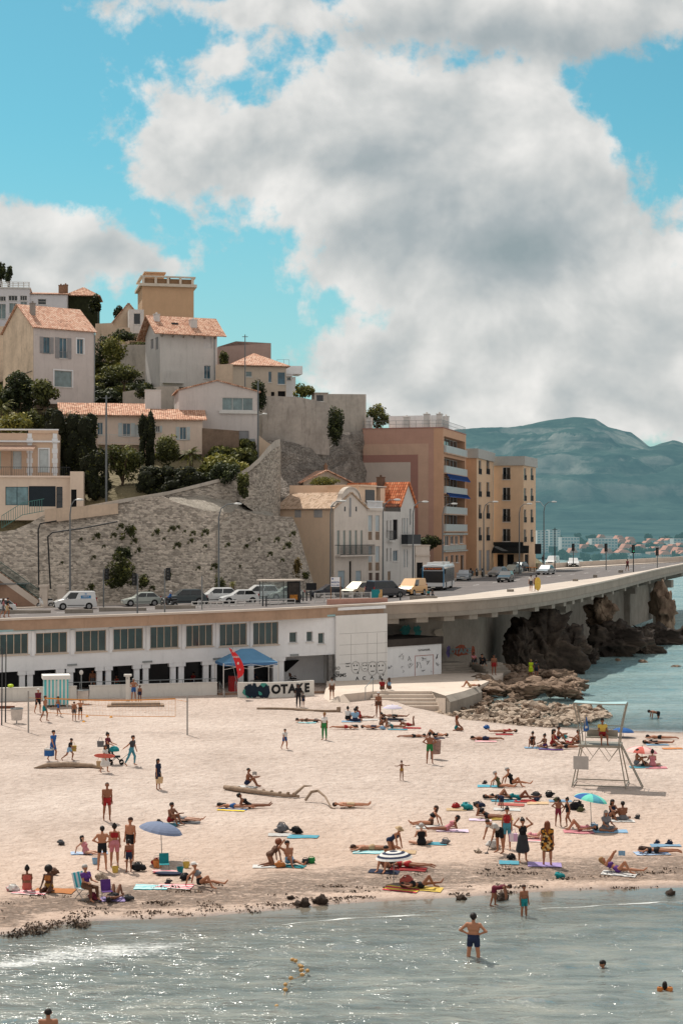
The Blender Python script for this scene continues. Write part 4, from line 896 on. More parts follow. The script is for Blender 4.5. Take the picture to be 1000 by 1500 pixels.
def row():
 ang=55
 s=Bld('townhouse', 'beige townhouse with curved dutch gable and iron balcony beside the buttress wall', 'townhouse', 489, 537, 197, ang, 8.7, 880, 745, FACB)
 s.wall=FAC
 s.win('F', [(493.6,777,497.5,812),(502.4,777,506,812),(511,777,514.7,812),(519.6,777,523,812),(527.9,777,531,812)], 'x', sh=mat('sage shutter',(150,160,156),.8))
 s.win('F', [(495,836,505,876),(521,836,529,876)], 'd', sh=mat('pale blue door',(168,184,192),.7));s.win('F', [(511.3,822,515,876)], 'o')
 s.walls('FRB');mb=MB();mb.quad((0,s.d,0), (0,0,0), (0,0,s.h), (0,s.d,s.h));mb.build('side_wall', FACB, s.root)
 w=s.w;gh=s.uv('F', 512, 713)[1]-s.h;prof=[(0,0), (0,gh*.12), (w*.06,gh*.3), (w*.16,gh*.32), (w*.2,gh*.45)]
 arc=[(w/2-w*.29*math.cos(t),gh*.45+gh*.55*math.sin(t))for t in np.linspace(0.12,math.pi-.12,11)]
 pf=prof+arc+[(w-a,b)for a, b in prof[::-1]];M=Matrix(((1,0,0,0),(0,0,1,-.02),(0,1,0,s.h),(0,0,0,1)))
 mb=MB();mb.prism(pf[::-1], 0, .45, 0, M);mb.build('gable', FAC, s.root)
 mb=MB();pts=[(a,b)for a, b in pf]
 for a, b in zip(pts[:-1], pts[1:]):
  mb.quad((a[0],-.14,s.h+a[1]+.02), (b[0],-.14,s.h+b[1]+.02), (b[0],.55,s.h+b[1]+.02), (a[0],.55,s.h+a[1]+.02));mb.quad((a[0],-.14,s.h+a[1]+.02), (a[0],-.14,s.h+a[1]-.16), (b[0],-.14,s.h+b[1]-.16), (b[0],-.14,s.h+b[1]+.02))
 mb.build('gable_coping', CAPS, s.root)
 for x0, y0, x1, y1 in((503.8,742,505.8,749), (520.3,742,522.3,749), (511,729,514,757)):
  r=s.rect('F', x0, y0, x1, y1);mb=MB();mb.box(r[0], -.03, r[1], r[2], -.021, r[3]);mb.build('slot_window', GLASSD if x0!=511 else SHUT, s.root)
 s.roof('y', 1.9, RTILE4, .25)
 b=s.balcony('F', (490.5,798,541,813), .8, slab=FAC, railm=IRON)
 for x0, x1 in((418,429), (446,460)):
  r=s.rect('L', x0+14, 746.5, x1+12, 758);mb=MB();mb.box(r[0], -.03, r[1], r[2], -.003, r[3]);mb.xf(s.fac('L'));mb.build('shutter', mat('grey blind',(170,168,168),.8), s.root)
 mb=MB();L_=s.fac('L');mb.tube([L_@V((s.d-.15,-.06,0)),L_@V((s.d-.15,-.06,s.h-.2)),L_@V((s.d-.15,-.5,s.h+.3))], .05, 6);mb.build('downpipe', GREY_METAL, s.root)
 yB=(s.A+Matrix.Rotation(s.a,3,'Z')@V((s.w,0,0))).y
 t=Bld('townhouse', 'narrow buff townhouse with glazed rooftop room and balustrade', 'townhouse', 537.2, 560, yB, ang, 8, 872, 744, FAC)
 t.win('F', [(539,755,545,778),(549.6,755,556,778),(539.5,800,545,823),(549.6,800,556,823)], 'x', sh=mat('pale roller shutter',(186,196,200),.7));
 t.win('F', [(539,779,545,791),(549.6,779,556,791),(539.5,824,545,836),(549.6,824,556,836)], 'x', sh=PANELB);t.win('F', [(540,839,545.5,874),(549.6,839,555.5,874)], 'd', sh=mat('brown door',(96,80,72),.7))
 t.walls(gable='flat', capz=.05);mb=MB();mb.box(0, 1.2, t.h-.04, t.w, 6, t.h+2.7);mb.box(-.1, .9, t.h+2.703, t.w+.1, 6.2, t.h+2.9);mb.build('rooftop_room', FACB, t.root)
 r=t.rect('F', 534.6, 716, 548, 734, 1.2);mb=MB();mb.box(max(r[0],.2), 1.14, t.h+.3, max(r[2],1.8), 1.197, t.h+2.3);mb.build('window', GLASSD, t.root)
 mb=MB();mb.box(0, -.12, t.h+.003, t.w, .1, t.h+.12);mb.box(0, -.1, t.h+.8, t.w, .08, t.h+.92)
 for i in range(13):x=.1+i*(t.w-.3)/12;mb.box(x, -.05, t.h+.12, x+.1, .05, t.h+.8)
 mb.build('balustrade', WHITEWALL, t.root);mb=MB();mb.box(-.05, -.2, t.h-.32, t.w, -.003, t.h-.003);mb.build('cornice', FAC, t.root)
 yC=(t.A+Matrix.Rotation(t.a,3,'Z')@V((t.w,0,0))).y
 u=Bld('townhouse', 'grey white townhouse with slit windows, a small iron balcony and roof terrace', 'townhouse', 560.2, 586, yC, ang, 8, 868, 749, FACG)
 u.win('F', [(565.7,762,568,789),(571,762,573,782),(565.7,803,568,823),(571,803,573,823)], mull=0, pane=GLASSD, sill=False);u.win('F', [(575.4,761,582.5,790)], 'o');u.win('F', [(575.4,806,582.5,822)], pane=BLUEG);u.win('F', [(567.5,837,572,866)], 'd', sh=PANELB)
 u.walls(gable='flat', capz=.05);u.balcony('F', (565.5,777.5,574.5,791.5), .5, railm=IRON)
 mb=MB();L=u.w
 mb.box(0, -.05, u.h+.95, L, .02, u.h+1.0)
 for i in range(25):x=i*(L-.05)/24;mb.box(x, -.04, u.h, x+.04, .01, u.h+.95)
 mb.build('railing', IRON, u.root);mb=MB();mb.box(.1, 1.8, u.h-.04, L*.3, 3.2, u.h+3.1);mb.box(L*.55, 1.8, u.h-.04, L*.8, 3.4, u.h+3.0);mb.build('pillar', FACB, u.root)
 mb=MB();mb.box(.1, 1.7, u.h+3.103, L*.85, 6, u.h+3.25);mb.build('pergola_slab', FAC, u.root);mb=MB();mb.box(L*.32, 3, u.h, L*.5, 3.08, u.h+2.2);mb.build('glass_screen', BLUEG, u.root)
 yD=(u.A+Matrix.Rotation(u.a,3,'Z')@V((u.w,0,0))).y
 v=Bld('townhouse', 'white gabled townhouse with bright orange tiled roof and stone balcony', 'townhouse', 586.2, 607, yD, ang, 9, 864, 738, FACG)
 v.win('F', [(590.8,759,593,782),(595,759,597,782),(588.4,759,589.6,782),(591,805,593,831),(595,805,597,831)], 'x', sh=mat('pale roller shutter'));v.win('F', [(599.5,745,602,770)], mull=0, pane=BLUEG)
 g=v.uv('F', 597, 707)[1]-v.h;v.walls(gable='y', gh=g);v.roof('y', g, RTILE3, .3);v.balcony('F', (587.5,783,606.5,797), 1.0, slab=FACG, solid=True)
 v.chimney(1.2, 3.8, v.h+g-.9, .8, 1.6, mat('sooty brown chimney',(112,88,74),.9))
 w_=Bld('house', 'low house with red tiled gable and creeper behind the dutch gabled townhouse', 'house', 444, 512, 214, 18, 6, 735, 706, PALEPL);w_.walls(gable='y', gh=w_.uv('F',477,690)[1]-w_.h);w_.roof('y', w_.uv('F',477,690)[1]-w_.h, RTILE, .5);w_.chimney(w_.w/2+.2, 1, w_.h+1.0, .4, 1.2, mat('brown chimney render'))
 wall_strip('terrace_wall', [(424,207,760,207,711),(470,208,760,208,711),(506,209,760,209,710)], FACB, 4, 'beige terrace wall behind the buff tiled roof', 'wall')
 k=Bld('garage', 'low stone coloured garage with parapet between the townhouses and the tall block', 'garage', 608, 629, 219, 30, 6, 856, 800, FAC);k.win('F', [(610,824,619,852)], 'o');k.walls(gable='flat');k.coping(CAPS, .15, .1);mb=MB();z=k.uv('F', 615, 815)[1];mb.box(0, -.15, z, k.w, -.003, z+.2);mb.build('cornice', CAPS, k.root)
row()
PINK=mat('dusty pink render', (184,146,130), .9, .06, .5, grime=.15);PINKL=mat('light pink render', (194,162,142), .9, .07, .6, grime=.15);PINKD=mat('brown pink render', (158,118,108), .9, .06, .5)
def pink():
 s=Bld('apartment_block', 'seven storey pink and brown apartment block with stacked balconies and blue awnings', 'apartment block', 648.7, 682, 232, 75, 11.7, 856, 627, mat('apricot render',(200,160,132),.9,.06,.5,grime=.15))
 rows=[(646,665), (675,694), (703,723), (730,752), (757,777)]
 for a, b in rows:s.win('F', [(650,a-3,680.5,b+2)], 'w', mull=5, pane=GLASS, sill=False, inset=1.3)
 s.win('F', [(651,785,657,799),(659,785,664,797),(666,785,670.5,797),(673,784,678,796)], pane=GLASS, mull=1);s.win('F', [(652,815,656,835),(660,813,664,824),(667,813,671,824),(674,813,679,838)], pane=GLASSD, mull=0)
 s.walls(gable='flat', capz=.1)
 for i, (a, b)in enumerate(rows):
  y=b+1;s.balcony('F', (649.6,y-10,680.8,y), .35, slab=mat('balcony slab',(186,160,140),.9), solid=True, railm=mat('frosted balcony panel',(176,184,184),.5,.08,2))
 for y0, y1 in((691.5,703), (720,728)):
  r=s.rect('F', 650, y0, 681, y1);mb=MB();mb.add([(r[0],-.05,r[3]),(r[2],-.05,r[3]),(r[2],-.8,r[1]),(r[0],-.8,r[1]),(r[0],-.8,r[1]-.15),(r[2],-.8,r[1]-.15)], [(0,1,2,3)[::-1],(3,2,5,4)[::-1],(0,1,2,3)]);s.out(mb, 'F', 'awning', mat('royal blue canvas',(24,70,140),.8,.15,3))
 r=s.rect('F', 649, 781, 682, 783.5);mb=MB();mb.box(r[0]-.1, -.3, r[1], r[2], -.003, r[3]);r=s.rect('F', 649, 806, 682, 808);mb.box(r[0]-.1, -.3, r[1], r[2], -.003, r[3]);s.out(mb, 'F', 'string_course', mat('pale green grey render',(176,182,178),.9))
 r=s.rect('F', 649, 798.5, 682, 805.5);mb=MB();mb.box(r[0], -.05, r[1], r[2], -.003, r[3]);s.out(mb, 'F', 'spandrel', mat('pale green grey render'),)
 L=s.d
 def U(px):return s.uv('L', px, 700)[0]
 def VV(py):return s.uv('L', 600, py)[1]
 def pan(px1, py0, m, t):
  mb=MB();mb.box(0.01, -t, .1, U(px1), -t+.008, VV(py0));s.out(mb, 'L', 'painted_band', m)
 for px1, py0, m, t in((635,628.2,PINK,.010), (627,650,PINKL,.020), (612,666,PINKD,.030), (601,677,mat('pale grey render',(190,178,168),.9,.06,.5),.040)):pan(px1, py0, m, t)
 s.coping(mat('brown pink render'), .15, .05);h=s.h;mb=MB();mb.box(2.2, 1.2, h-.1, 6, L-3.3, h+2.0);mb.build('rooftop_room', WHITEWALL, s.root)
 for x, y in((.6,L-.8), (.6,5.4), (.7,2.5), (6,.8), (.9,.7)):s.chimney(x, y, h, .8, 2.0 if y<4 else 1.6, mat('white lime render'))
 mb=MB()
 for a, b in(((0.1,.1),(s.w,.1)), ((.1,.1),(.1,L))):
  a, b=V((*a,h+.15)), V((*b,h+.15));n_=int((b-a).length/.9)
  for z in(.5, 1.0):mb.bar(a+V((0,0,z)), b+V((0,0,z)), .04)
  for i in range(n_+1):q=a.lerp(b, i/n_);mb.bar(q, q+V((0,0,1.0)), .04)
 mb.build('railing', GREY_METAL, s.root)
pink()
OCH=mat('ochre brown render', (198,158,126), .9, .06, .5, grime=.15);OCHL=mat('light ochre facade', (214,184,154), .9, .06, .5, grime=.15);ATT=mat('grey attic storey', (172,172,168), .85, .08)
def brown():
 s=Bld('apartment_block', 'slim ochre apartment block squeezed against the pink block', 'apartment block', 697.6, 722, 250, 75, 5, 850, 658, OCHL)
 for y0, y1 in((674,695), (706,728), (739,760), (772,792)):s.win('F', [(700.5,y0,704.5,y1),(711.8,y0,716.5,y1)], mull=0, pane=GLASSD, rail=IRON, sill=False)
 s.win('F', [(701,806,705,836),(712,806,717,836)], 'd', sh=SHUT);s.walls(gable='flat');mb=MB();mb.quad((-.02,s.d,0), (-.02,0,0), (-.02,0,s.h), (-.02,s.d,s.h));mb.build('side_render', OCH, s.root)
 z=s.uv('F', 700, 671.5)[1];mb=MB();mb.box(-.25, -.3, z, s.w+.1, -.003, s.h+.1);mb.box(-.25, -.003, z, -.022, s.d, s.h+.1);mb.build('attic', ATT, s.root)
 s=Bld('apartment_block', 'square ochre apartment block with grey attic over the black awning cafe', 'apartment block', 766, 784, 264, 72, 4.9, 850, 669, OCHL)
 for y0, y1 in((684.5,702.5), (714,733), (745,764.5), (774.5,793)):
  s.win('L', [(735.5,y0,747,y1)], mull=1, pane=GLASSD, rail=IRON);s.win('F', [(766.8,y0+1,770.2,y1+1),(776.5,y0+1,780,y1+1)], mull=0, pane=GLASSD, rail=IRON, sill=False)
 s.win('L', [(742,812,752,838),(728,812,737,838)], 'o');s.win('F', [(768,812,774,838)], 'o');s.walls(gable='flat')
 z=s.uv('L', 740, 682)[1];mb=MB();mb.box(-.3, -.3, z, s.w+.1, -.003, s.h+.1);mb.box(-.3, -.002, z, -.003, s.d+.1, s.h+.1);mb.build('attic', ATT, s.root)
 z0, z1, z2=s.uv('L', 740, 794)[1], s.uv('L', 740, 799)[1], s.uv('L', 740, 807)[1];blk=mat('black cafe canvas', (30,34,36), .8, .15, 2);mb=MB()
 mb.box(0, -.35, z1, s.d, -.003, z0);s.out(mb, 'L', 'fascia_sign', blk);mb=MB()
 mb.add([(.2,-.36,z1),(s.d+1,-.36,z1),(s.d+1.4,-2.6,z2),(0,-2.6,z2),(s.d+1.4,-2.6,z2-.35),(0,-2.6,z2-.35)], [(3,2,1,0),(5,4,2,3),(0,1,2,3)]);s.out(mb, 'L', 'awning', blk)
 facade_text(s, 'L', 'CAFE', 746, 796.6, .55, mat('white lettering',(220,220,218),.6), off=.37)if False else None
brown()
def leaf_mat(name, rgb, rgb2, rgb3=None):
 if name in _mats:return _mats[name]
 m, n, b, out=new_mat(name);t=n('ShaderNodeAttribute', attribute_name='tone').outputs['Fac']
 c, c2=lin(rgb), lin(rgb2);c3=lin(rgb3 or rgb2)
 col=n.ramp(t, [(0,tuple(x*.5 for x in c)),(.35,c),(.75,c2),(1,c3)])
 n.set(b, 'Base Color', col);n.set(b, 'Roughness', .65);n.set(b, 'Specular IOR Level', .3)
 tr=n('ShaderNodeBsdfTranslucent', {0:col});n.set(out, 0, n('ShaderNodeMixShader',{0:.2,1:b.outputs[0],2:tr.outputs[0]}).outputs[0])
 _mats[name]=m;return m
OLIVE=leaf_mat('olive leaves', (64,70,36), (122,124,64), (176,168,92));DARKG=leaf_mat('dark evergreen leaves', (44,54,32), (90,98,54), (134,132,76))
YELG=leaf_mat('yellow green leaves', (92,96,44), (158,152,74), (206,190,108));IVY=leaf_mat('ivy leaves', (40,46,26), (78,82,40), (122,114,56));DRYG=leaf_mat('dry grass', (96,82,48), (150,128,74), (186,160,100))
def cloud_mesh(name, lobes, n, size, material, seed=1, extra=None, emats=None, flat=0.0):
 """leaf cards scattered in the shells of many lobes: (centre, (rx, ry, rz))"""
 r=np.random.RandomState(seed);k=len(lobes);vol=np.array([l[1][0]*l[1][2]for l in lobes]);idx=r.choice(k, n, p=vol/vol.sum())
 C=np.array([tuple(l[0])for l in lobes])[idx];Rr=np.array([tuple(l[1])for l in lobes])[idx]
 d=r.normal(size=(n,3));d/=np.linalg.norm(d, axis=1)[:, None];rr=r.uniform(.45, 1.05, n)**.6
 Pn=C+d*Rr*rr[:, None]
 nrm=d+r.normal(size=(n,3))*.7;nrm[:, 2]+=.25;nrm/=np.linalg.norm(nrm, axis=1)[:, None]
 a=np.cross(nrm, r.normal(size=(n,3)));a/=np.linalg.norm(a, axis=1)[:, None];b=np.cross(nrm, a)
 s=size*r.uniform(.4, 1.5, n)[:, None]
 vs=np.stack([Pn-a*s-b*s*.1,Pn-b*s*.55,Pn+a*s,Pn+b*s*.55], 1).reshape(-1, 3)
 me=bpy.data.meshes.new(name);q=np.arange(4*n, dtype=np.int32)
 me.vertices.add(4*n);me.vertices.foreach_set('co', vs.astype(np.float32).ravel());me.loops.add(4*n);me.loops.foreach_set('vertex_index', q)
 me.polygons.add(n);me.polygons.foreach_set('loop_start', np.arange(0,4*n,4,dtype=np.int32));me.update(calc_edges=True);me.materials.append(material)
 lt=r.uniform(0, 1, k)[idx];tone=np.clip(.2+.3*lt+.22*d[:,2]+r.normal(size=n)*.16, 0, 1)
 at=me.attributes.new('tone', 'FLOAT', 'POINT');at.data.foreach_set('value', np.repeat(tone,4).astype(np.float32));return me
BARK=mat('bark', (92,78,64), .95, .3, 3, .02)
def lobes_in(rx, ry, rz, k, seed, base=.0, lr=.42, box=False):
 r=random.Random(seed);out=[]
 for i in range(k):
  while True:
   x, y, z=r.uniform(-1, 1), r.uniform(-1, 1), r.uniform(-1, 1)
   if box or x*x+y*y+z*z<1:break
  q=r.uniform(.75, 1.2)*lr;out.append(((x*rx*.75,y*ry*.75,rz+z*rz*.72+base),(rx*q,ry*q,rz*q)))
 return out
def plant(name, label, cat, px, py0, py1, Y, wpx, m, n=1200, size=.22, seed=None, lobes=22, depth=None, trunk=0.0, group=None, lr=.42, loc=None):
 """bush / tree / hedge: spans pixel rows py0 (top) .. py1 (base) at depth Y, wpx wide"""
 seed=seed if seed is not None else int(px*7+py0);s=Y/F;base=P(px, py1, Y)if loc is None else loc
 hgt=(py1-py0)*s;rx=wpx*s/2;ry=depth or min(rx, 2.2);th=trunk*hgt
 root=empty(name, base, 0, label, cat, group)
 if trunk:
  r=random.Random(seed);mb=MB();q=max(.07, hgt*.028);mb.tube([(0,0,-.3),(r.uniform(-.1,.1),0,th*.6),(r.uniform(-.2,.2),0,th*1.15)], [q*1.4,q,q*.7], 7)
  for i in range(5):a=r.uniform(0, 6.28);mb.tube([(0,0,th*.8),(math.cos(a)*rx*.35,math.sin(a)*ry*.35,th+(hgt-th)*.35),(math.cos(a)*rx*.6,math.sin(a)*ry*.6,th+(hgt-th)*.62)], [q*.6,q*.4,q*.2], 5)
  mb.build('trunk', BARK, root)
 solid=name in('hedge', 'ivy_slope', 'ivy_column');lb=lobes_in(rx, ry, (hgt-th)/2, lobes*(2 if solid else 1), seed, th, lr*(.8 if solid else 1), solid)
 if solid:
  mb=MB()
  for c, q in lb:mb.ball(c, q[0]*.8, q[1]*.8, q[2]*.8, 8, 5)
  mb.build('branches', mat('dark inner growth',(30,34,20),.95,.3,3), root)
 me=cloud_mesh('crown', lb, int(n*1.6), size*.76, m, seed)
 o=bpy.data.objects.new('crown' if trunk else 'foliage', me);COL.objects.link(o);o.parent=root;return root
def palm(label, px, py0, py1, Y, wpx, m=DARKG, group=None, seed=3, thin=1.0):
 s=Y/F;hgt=(py1-py0)*s;root=empty('palm_tree', P(px,py1,Y), 0, label, 'palm tree', group);r=random.Random(seed);rx=wpx*s/2;th=hgt*.5
 mb=MB();mb.tube([(0,0,-.5),(.05,0,th*.5),(0,0,th)], [.28*thin,.22*thin,.25*thin], 8);mb.build('trunk', BARK, root);mb=MB();tones=[]
 for i in range(34):
  a=r.uniform(0, 6.28);up=r.uniform(-.2, 1.0);L=rx*r.uniform(.8, 1.1);pts=[]
  for k in range(9):t=k/8;pts.append(V((math.cos(a)*L*t*(1-.25*up),math.sin(a)*L*t*(1-.25*up),th+L*(up*t*1.2-.75*t*t))))
  sd=V((-math.sin(a),math.cos(a),0))
  for k in range(1, 9):
   d=(pts[k]-pts[k-1]);w=L*.18*math.sin(math.pi*min(1,k/9+.12))
   for sg in(-1, 1):
    b0=pts[k-1];tip=b0+sd*sg*w+d*.9-V((0,0,w*.35));mb.add([b0,b0+d*.45,tip], [(0,1,2)]);tones.append(r.uniform(.1,.9))
    b0=pts[k-1]+d*.5;tip=b0+sd*sg*w+d*.9-V((0,0,w*.35));mb.add([b0,b0+d*.45,tip], [(0,1,2)]);tones.append(r.uniform(.1,.9))
 me=mb.mesh('fronds', m);at=me.attributes.new('tone', 'FLOAT', 'POINT');at.data.foreach_set('value', np.repeat(np.array(tones,dtype=np.float32),3))
 o=bpy.data.objects.new('fronds', me);COL.objects.link(o);o.parent=root;return root
G1='trees and shrubs in the hillside gardens'
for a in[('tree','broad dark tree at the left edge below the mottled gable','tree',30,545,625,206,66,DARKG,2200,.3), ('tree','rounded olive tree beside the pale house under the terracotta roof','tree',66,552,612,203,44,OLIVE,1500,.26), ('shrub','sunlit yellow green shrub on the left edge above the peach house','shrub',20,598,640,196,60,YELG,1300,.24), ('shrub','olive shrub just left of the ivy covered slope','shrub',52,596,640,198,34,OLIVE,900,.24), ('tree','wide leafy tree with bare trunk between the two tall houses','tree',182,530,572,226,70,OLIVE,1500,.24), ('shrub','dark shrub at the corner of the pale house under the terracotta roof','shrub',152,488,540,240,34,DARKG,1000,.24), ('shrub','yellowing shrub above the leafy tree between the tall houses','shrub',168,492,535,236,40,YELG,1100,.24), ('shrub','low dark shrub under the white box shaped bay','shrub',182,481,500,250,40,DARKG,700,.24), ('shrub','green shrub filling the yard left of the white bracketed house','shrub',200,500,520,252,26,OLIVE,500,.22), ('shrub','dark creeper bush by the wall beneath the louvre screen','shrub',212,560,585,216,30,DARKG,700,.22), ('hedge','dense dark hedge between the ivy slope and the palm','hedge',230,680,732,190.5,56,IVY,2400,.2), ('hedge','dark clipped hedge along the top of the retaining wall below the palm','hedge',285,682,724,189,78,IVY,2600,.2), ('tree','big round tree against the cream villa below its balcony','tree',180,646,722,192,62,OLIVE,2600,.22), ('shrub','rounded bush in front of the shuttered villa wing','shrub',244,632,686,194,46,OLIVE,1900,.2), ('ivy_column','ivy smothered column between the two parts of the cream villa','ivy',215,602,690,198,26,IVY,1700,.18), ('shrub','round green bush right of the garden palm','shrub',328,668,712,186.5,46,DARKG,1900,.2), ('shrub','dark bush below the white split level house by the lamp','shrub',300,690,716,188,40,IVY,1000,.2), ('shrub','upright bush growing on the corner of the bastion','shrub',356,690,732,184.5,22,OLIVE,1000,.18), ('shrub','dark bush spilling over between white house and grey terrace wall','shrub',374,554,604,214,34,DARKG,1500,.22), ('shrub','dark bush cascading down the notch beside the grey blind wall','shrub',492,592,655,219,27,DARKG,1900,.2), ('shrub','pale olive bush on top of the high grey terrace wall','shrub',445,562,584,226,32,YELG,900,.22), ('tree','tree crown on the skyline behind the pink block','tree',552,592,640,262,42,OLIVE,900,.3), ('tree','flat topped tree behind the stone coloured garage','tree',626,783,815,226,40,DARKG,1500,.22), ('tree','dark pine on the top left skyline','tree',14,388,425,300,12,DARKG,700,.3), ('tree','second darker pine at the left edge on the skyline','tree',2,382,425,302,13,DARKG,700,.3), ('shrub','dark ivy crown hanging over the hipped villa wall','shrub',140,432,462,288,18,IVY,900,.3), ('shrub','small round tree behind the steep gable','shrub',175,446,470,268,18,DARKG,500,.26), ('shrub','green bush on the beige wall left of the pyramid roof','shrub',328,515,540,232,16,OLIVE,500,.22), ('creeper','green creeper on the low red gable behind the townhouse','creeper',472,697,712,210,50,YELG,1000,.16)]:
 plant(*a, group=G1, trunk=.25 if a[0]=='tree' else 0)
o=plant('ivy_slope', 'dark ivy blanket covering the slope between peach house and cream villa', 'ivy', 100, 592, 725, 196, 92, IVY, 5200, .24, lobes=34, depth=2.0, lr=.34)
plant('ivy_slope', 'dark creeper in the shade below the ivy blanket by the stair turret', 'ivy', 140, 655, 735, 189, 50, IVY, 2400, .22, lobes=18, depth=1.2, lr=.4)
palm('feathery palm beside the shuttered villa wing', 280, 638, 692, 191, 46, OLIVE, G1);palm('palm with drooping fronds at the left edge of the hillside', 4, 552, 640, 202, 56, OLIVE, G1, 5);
palm('small yellowish palm on the pavement in front of the retaining wall', 341, 826, 884, 174, 16, YELG, None, 8, .6)
plant('shrub', 'dry upright shrub at the foot of the retaining wall near the slim palm', 'shrub', 323, 838, 884, 176, 20, OLIVE, 700, .14)
pro=[];rb=random.Random(17)
def inside(x, y, m=1.3):
 for b in BL:
  q=Matrix.Rotation(-b.a, 3, 'Z')@(V((x,y,0))-V((b.A.x,b.A.y,0)))
  if-m<q.x<b.w+m and-m<q.y<b.d+m:return True
 return False
GS='scrub bushes on the hillside'
for i in range(420):
 px=rb.uniform(-30, 345)if i%5 else rb.uniform(340, 480);Y=rb.uniform(189, 285)if px<345 else rb.uniform(240, 285);x=R(px)*Y
 if inside(x, Y)or(Y<204 and 80<px<300):continue
 z=float(hill_z(np.array([x]),np.array([Y]))[0])-.3;sc=rb.uniform(.7, 1.9)
 if len(pro)<4:pro.append(plant('bush','olive scrub bush among the hillside gardens','bush',px,0,22,210,34,[OLIVE,DARKG,YELG,IVY][len(pro)],900,.24,len(pro)+3,10,group=GS,loc=V((x,Y,z))))
 else:put(pro[i%4], True, (x,Y,z), rb.uniform(0,6), sc)
plant('wall_shrub', 'big dark shrub hanging from the middle of the retaining wall', 'shrub', 176, 812, 866, 173.6, 46, OLIVE, 2400, .17, depth=.9);plant('wall_shrub', 'small shrub trailing below the coping above the big hanging shrub', 'shrub', 180, 798, 822, 174.6, 30, DARKG, 700, .16, depth=.5)
plant('wall_shrub', 'two lobed shrub on the retaining wall right of the big hanging one', 'shrub', 211, 838, 864, 173.8, 16, OLIVE, 500, .15, depth=.5);plant('wall_shrub', 'rusty yellow plant growing down the grey buttress wall', 'shrub', 434, 812, 850, 183, 14, DRYG, 600, .14, depth=.4);plant('wall_shrub', 'dark tuft at the lower edge of the grey buttress wall', 'shrub', 448, 836, 850, 185, 12, OLIVE, 300, .14, depth=.4)
rw=random.Random(4);tuft=None
for px, py, w in[(141,786,7), (187,778,16), (196,792,7), (202,806,6), (166,785,5), (251,774,7), (260,772,5), (270,778,4), (228,781,6), (282,782,5), (300,779,8), (279,793,5), (259,800,6), (240,789,4), (176,772,6), (137,816,5), (90,824,4), (75,797,5), (20,810,4), (4,814,7), (313,831,6), (333,798,5), (300,800,4), (131,861,9), (222,861,7), (247,843,5), (190,842,5), (118,790,4), (152,800,4), (290,832,5), (405,790,6), (420,800,7), (428,782,6), (413,820,5), (378,790,5), (395,812,5), (360,800,5), (350,830,4)]:
 f=np.interp(py, [740,885], [178.5,173.8])+(max(0,px-200)*.022);yy=f-.35 if px<345 else f+1.6
 if tuft is None:tuft=plant('weed_tuft', 'small green weed tuft growing from the joints of the stone retaining wall', 'weed', px, py-w, py+w, yy, w*2, OLIVE, 120, .13, 5, 5, .35, group='weed tufts on the stone walls')
 else:put(tuft, True, P(px,py+w,yy), rw.uniform(-.4,.4), w/7*rw.uniform(.8,1.2))
def mountain_z(X, Y):
 px=X/Y*F+500;top=np.interp(px, [300,560,640,690,720,760,800,830,850,872,890,910,930,950,965,985,1000,1040,1100,1200], [660,650,640,632,629,625,619,616,615,617,625,636,645,655,652,649,652,665,660,690])
 zt=(HY-top)/F*4200;t=np.clip((Y-2500)/1700, 0, 1);rid=fbm(X, Y, .0016, 31, 6);r2=1-np.abs(2*fbm(X,Y,.003,33,5)-.97)
 prof=t**1.15;env=np.sin(np.clip(t,0,1)*math.pi)**.8
 z=20+zt*prof+env*(190*(rid-.5)+130*(r2-.6));st=55.0;q=z/st;z=z*.55+.45*st*(np.floor(q)+np.clip((q-np.floor(q))*2.2-.6,0,1))
 return np.where(Y>4200, zt+H-(Y-4200)*.35+10*(fbm(X,Y,.01,41,3)-.5), z*(t<1)+(t>=1)*(zt+H)+9*(fbm(X,Y,.02,42,3)-.5))
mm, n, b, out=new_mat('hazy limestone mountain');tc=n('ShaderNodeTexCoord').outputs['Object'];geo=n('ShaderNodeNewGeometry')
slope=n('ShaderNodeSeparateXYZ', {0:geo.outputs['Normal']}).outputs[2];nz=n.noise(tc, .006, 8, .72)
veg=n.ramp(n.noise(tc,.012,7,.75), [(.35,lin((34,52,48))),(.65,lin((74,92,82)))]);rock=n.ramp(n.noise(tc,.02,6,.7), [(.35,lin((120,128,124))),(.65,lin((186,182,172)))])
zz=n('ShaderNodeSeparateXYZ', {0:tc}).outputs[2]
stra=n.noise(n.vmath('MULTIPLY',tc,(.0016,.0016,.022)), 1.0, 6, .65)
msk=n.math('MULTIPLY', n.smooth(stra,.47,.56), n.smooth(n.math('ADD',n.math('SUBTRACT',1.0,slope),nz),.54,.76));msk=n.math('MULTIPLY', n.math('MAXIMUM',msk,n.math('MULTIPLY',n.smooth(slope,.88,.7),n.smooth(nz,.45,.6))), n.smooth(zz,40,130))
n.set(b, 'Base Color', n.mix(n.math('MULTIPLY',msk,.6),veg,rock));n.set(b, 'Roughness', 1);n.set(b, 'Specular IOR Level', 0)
em=n('ShaderNodeEmission', {0:(*lin((112,154,164)),1),1:.9});n.set(out, 0, n('ShaderNodeMixShader',{0:.5,1:b.outputs[0],2:em.outputs[0]}).outputs[0])  # airlight haze painted in as a constant glow over the slopes
grid('mountain', np.linspace(-200,1700,330), np.concatenate([np.linspace(2450,4230,190),np.linspace(4260,5200,20)]), mountain_z, mm, kind='structure')
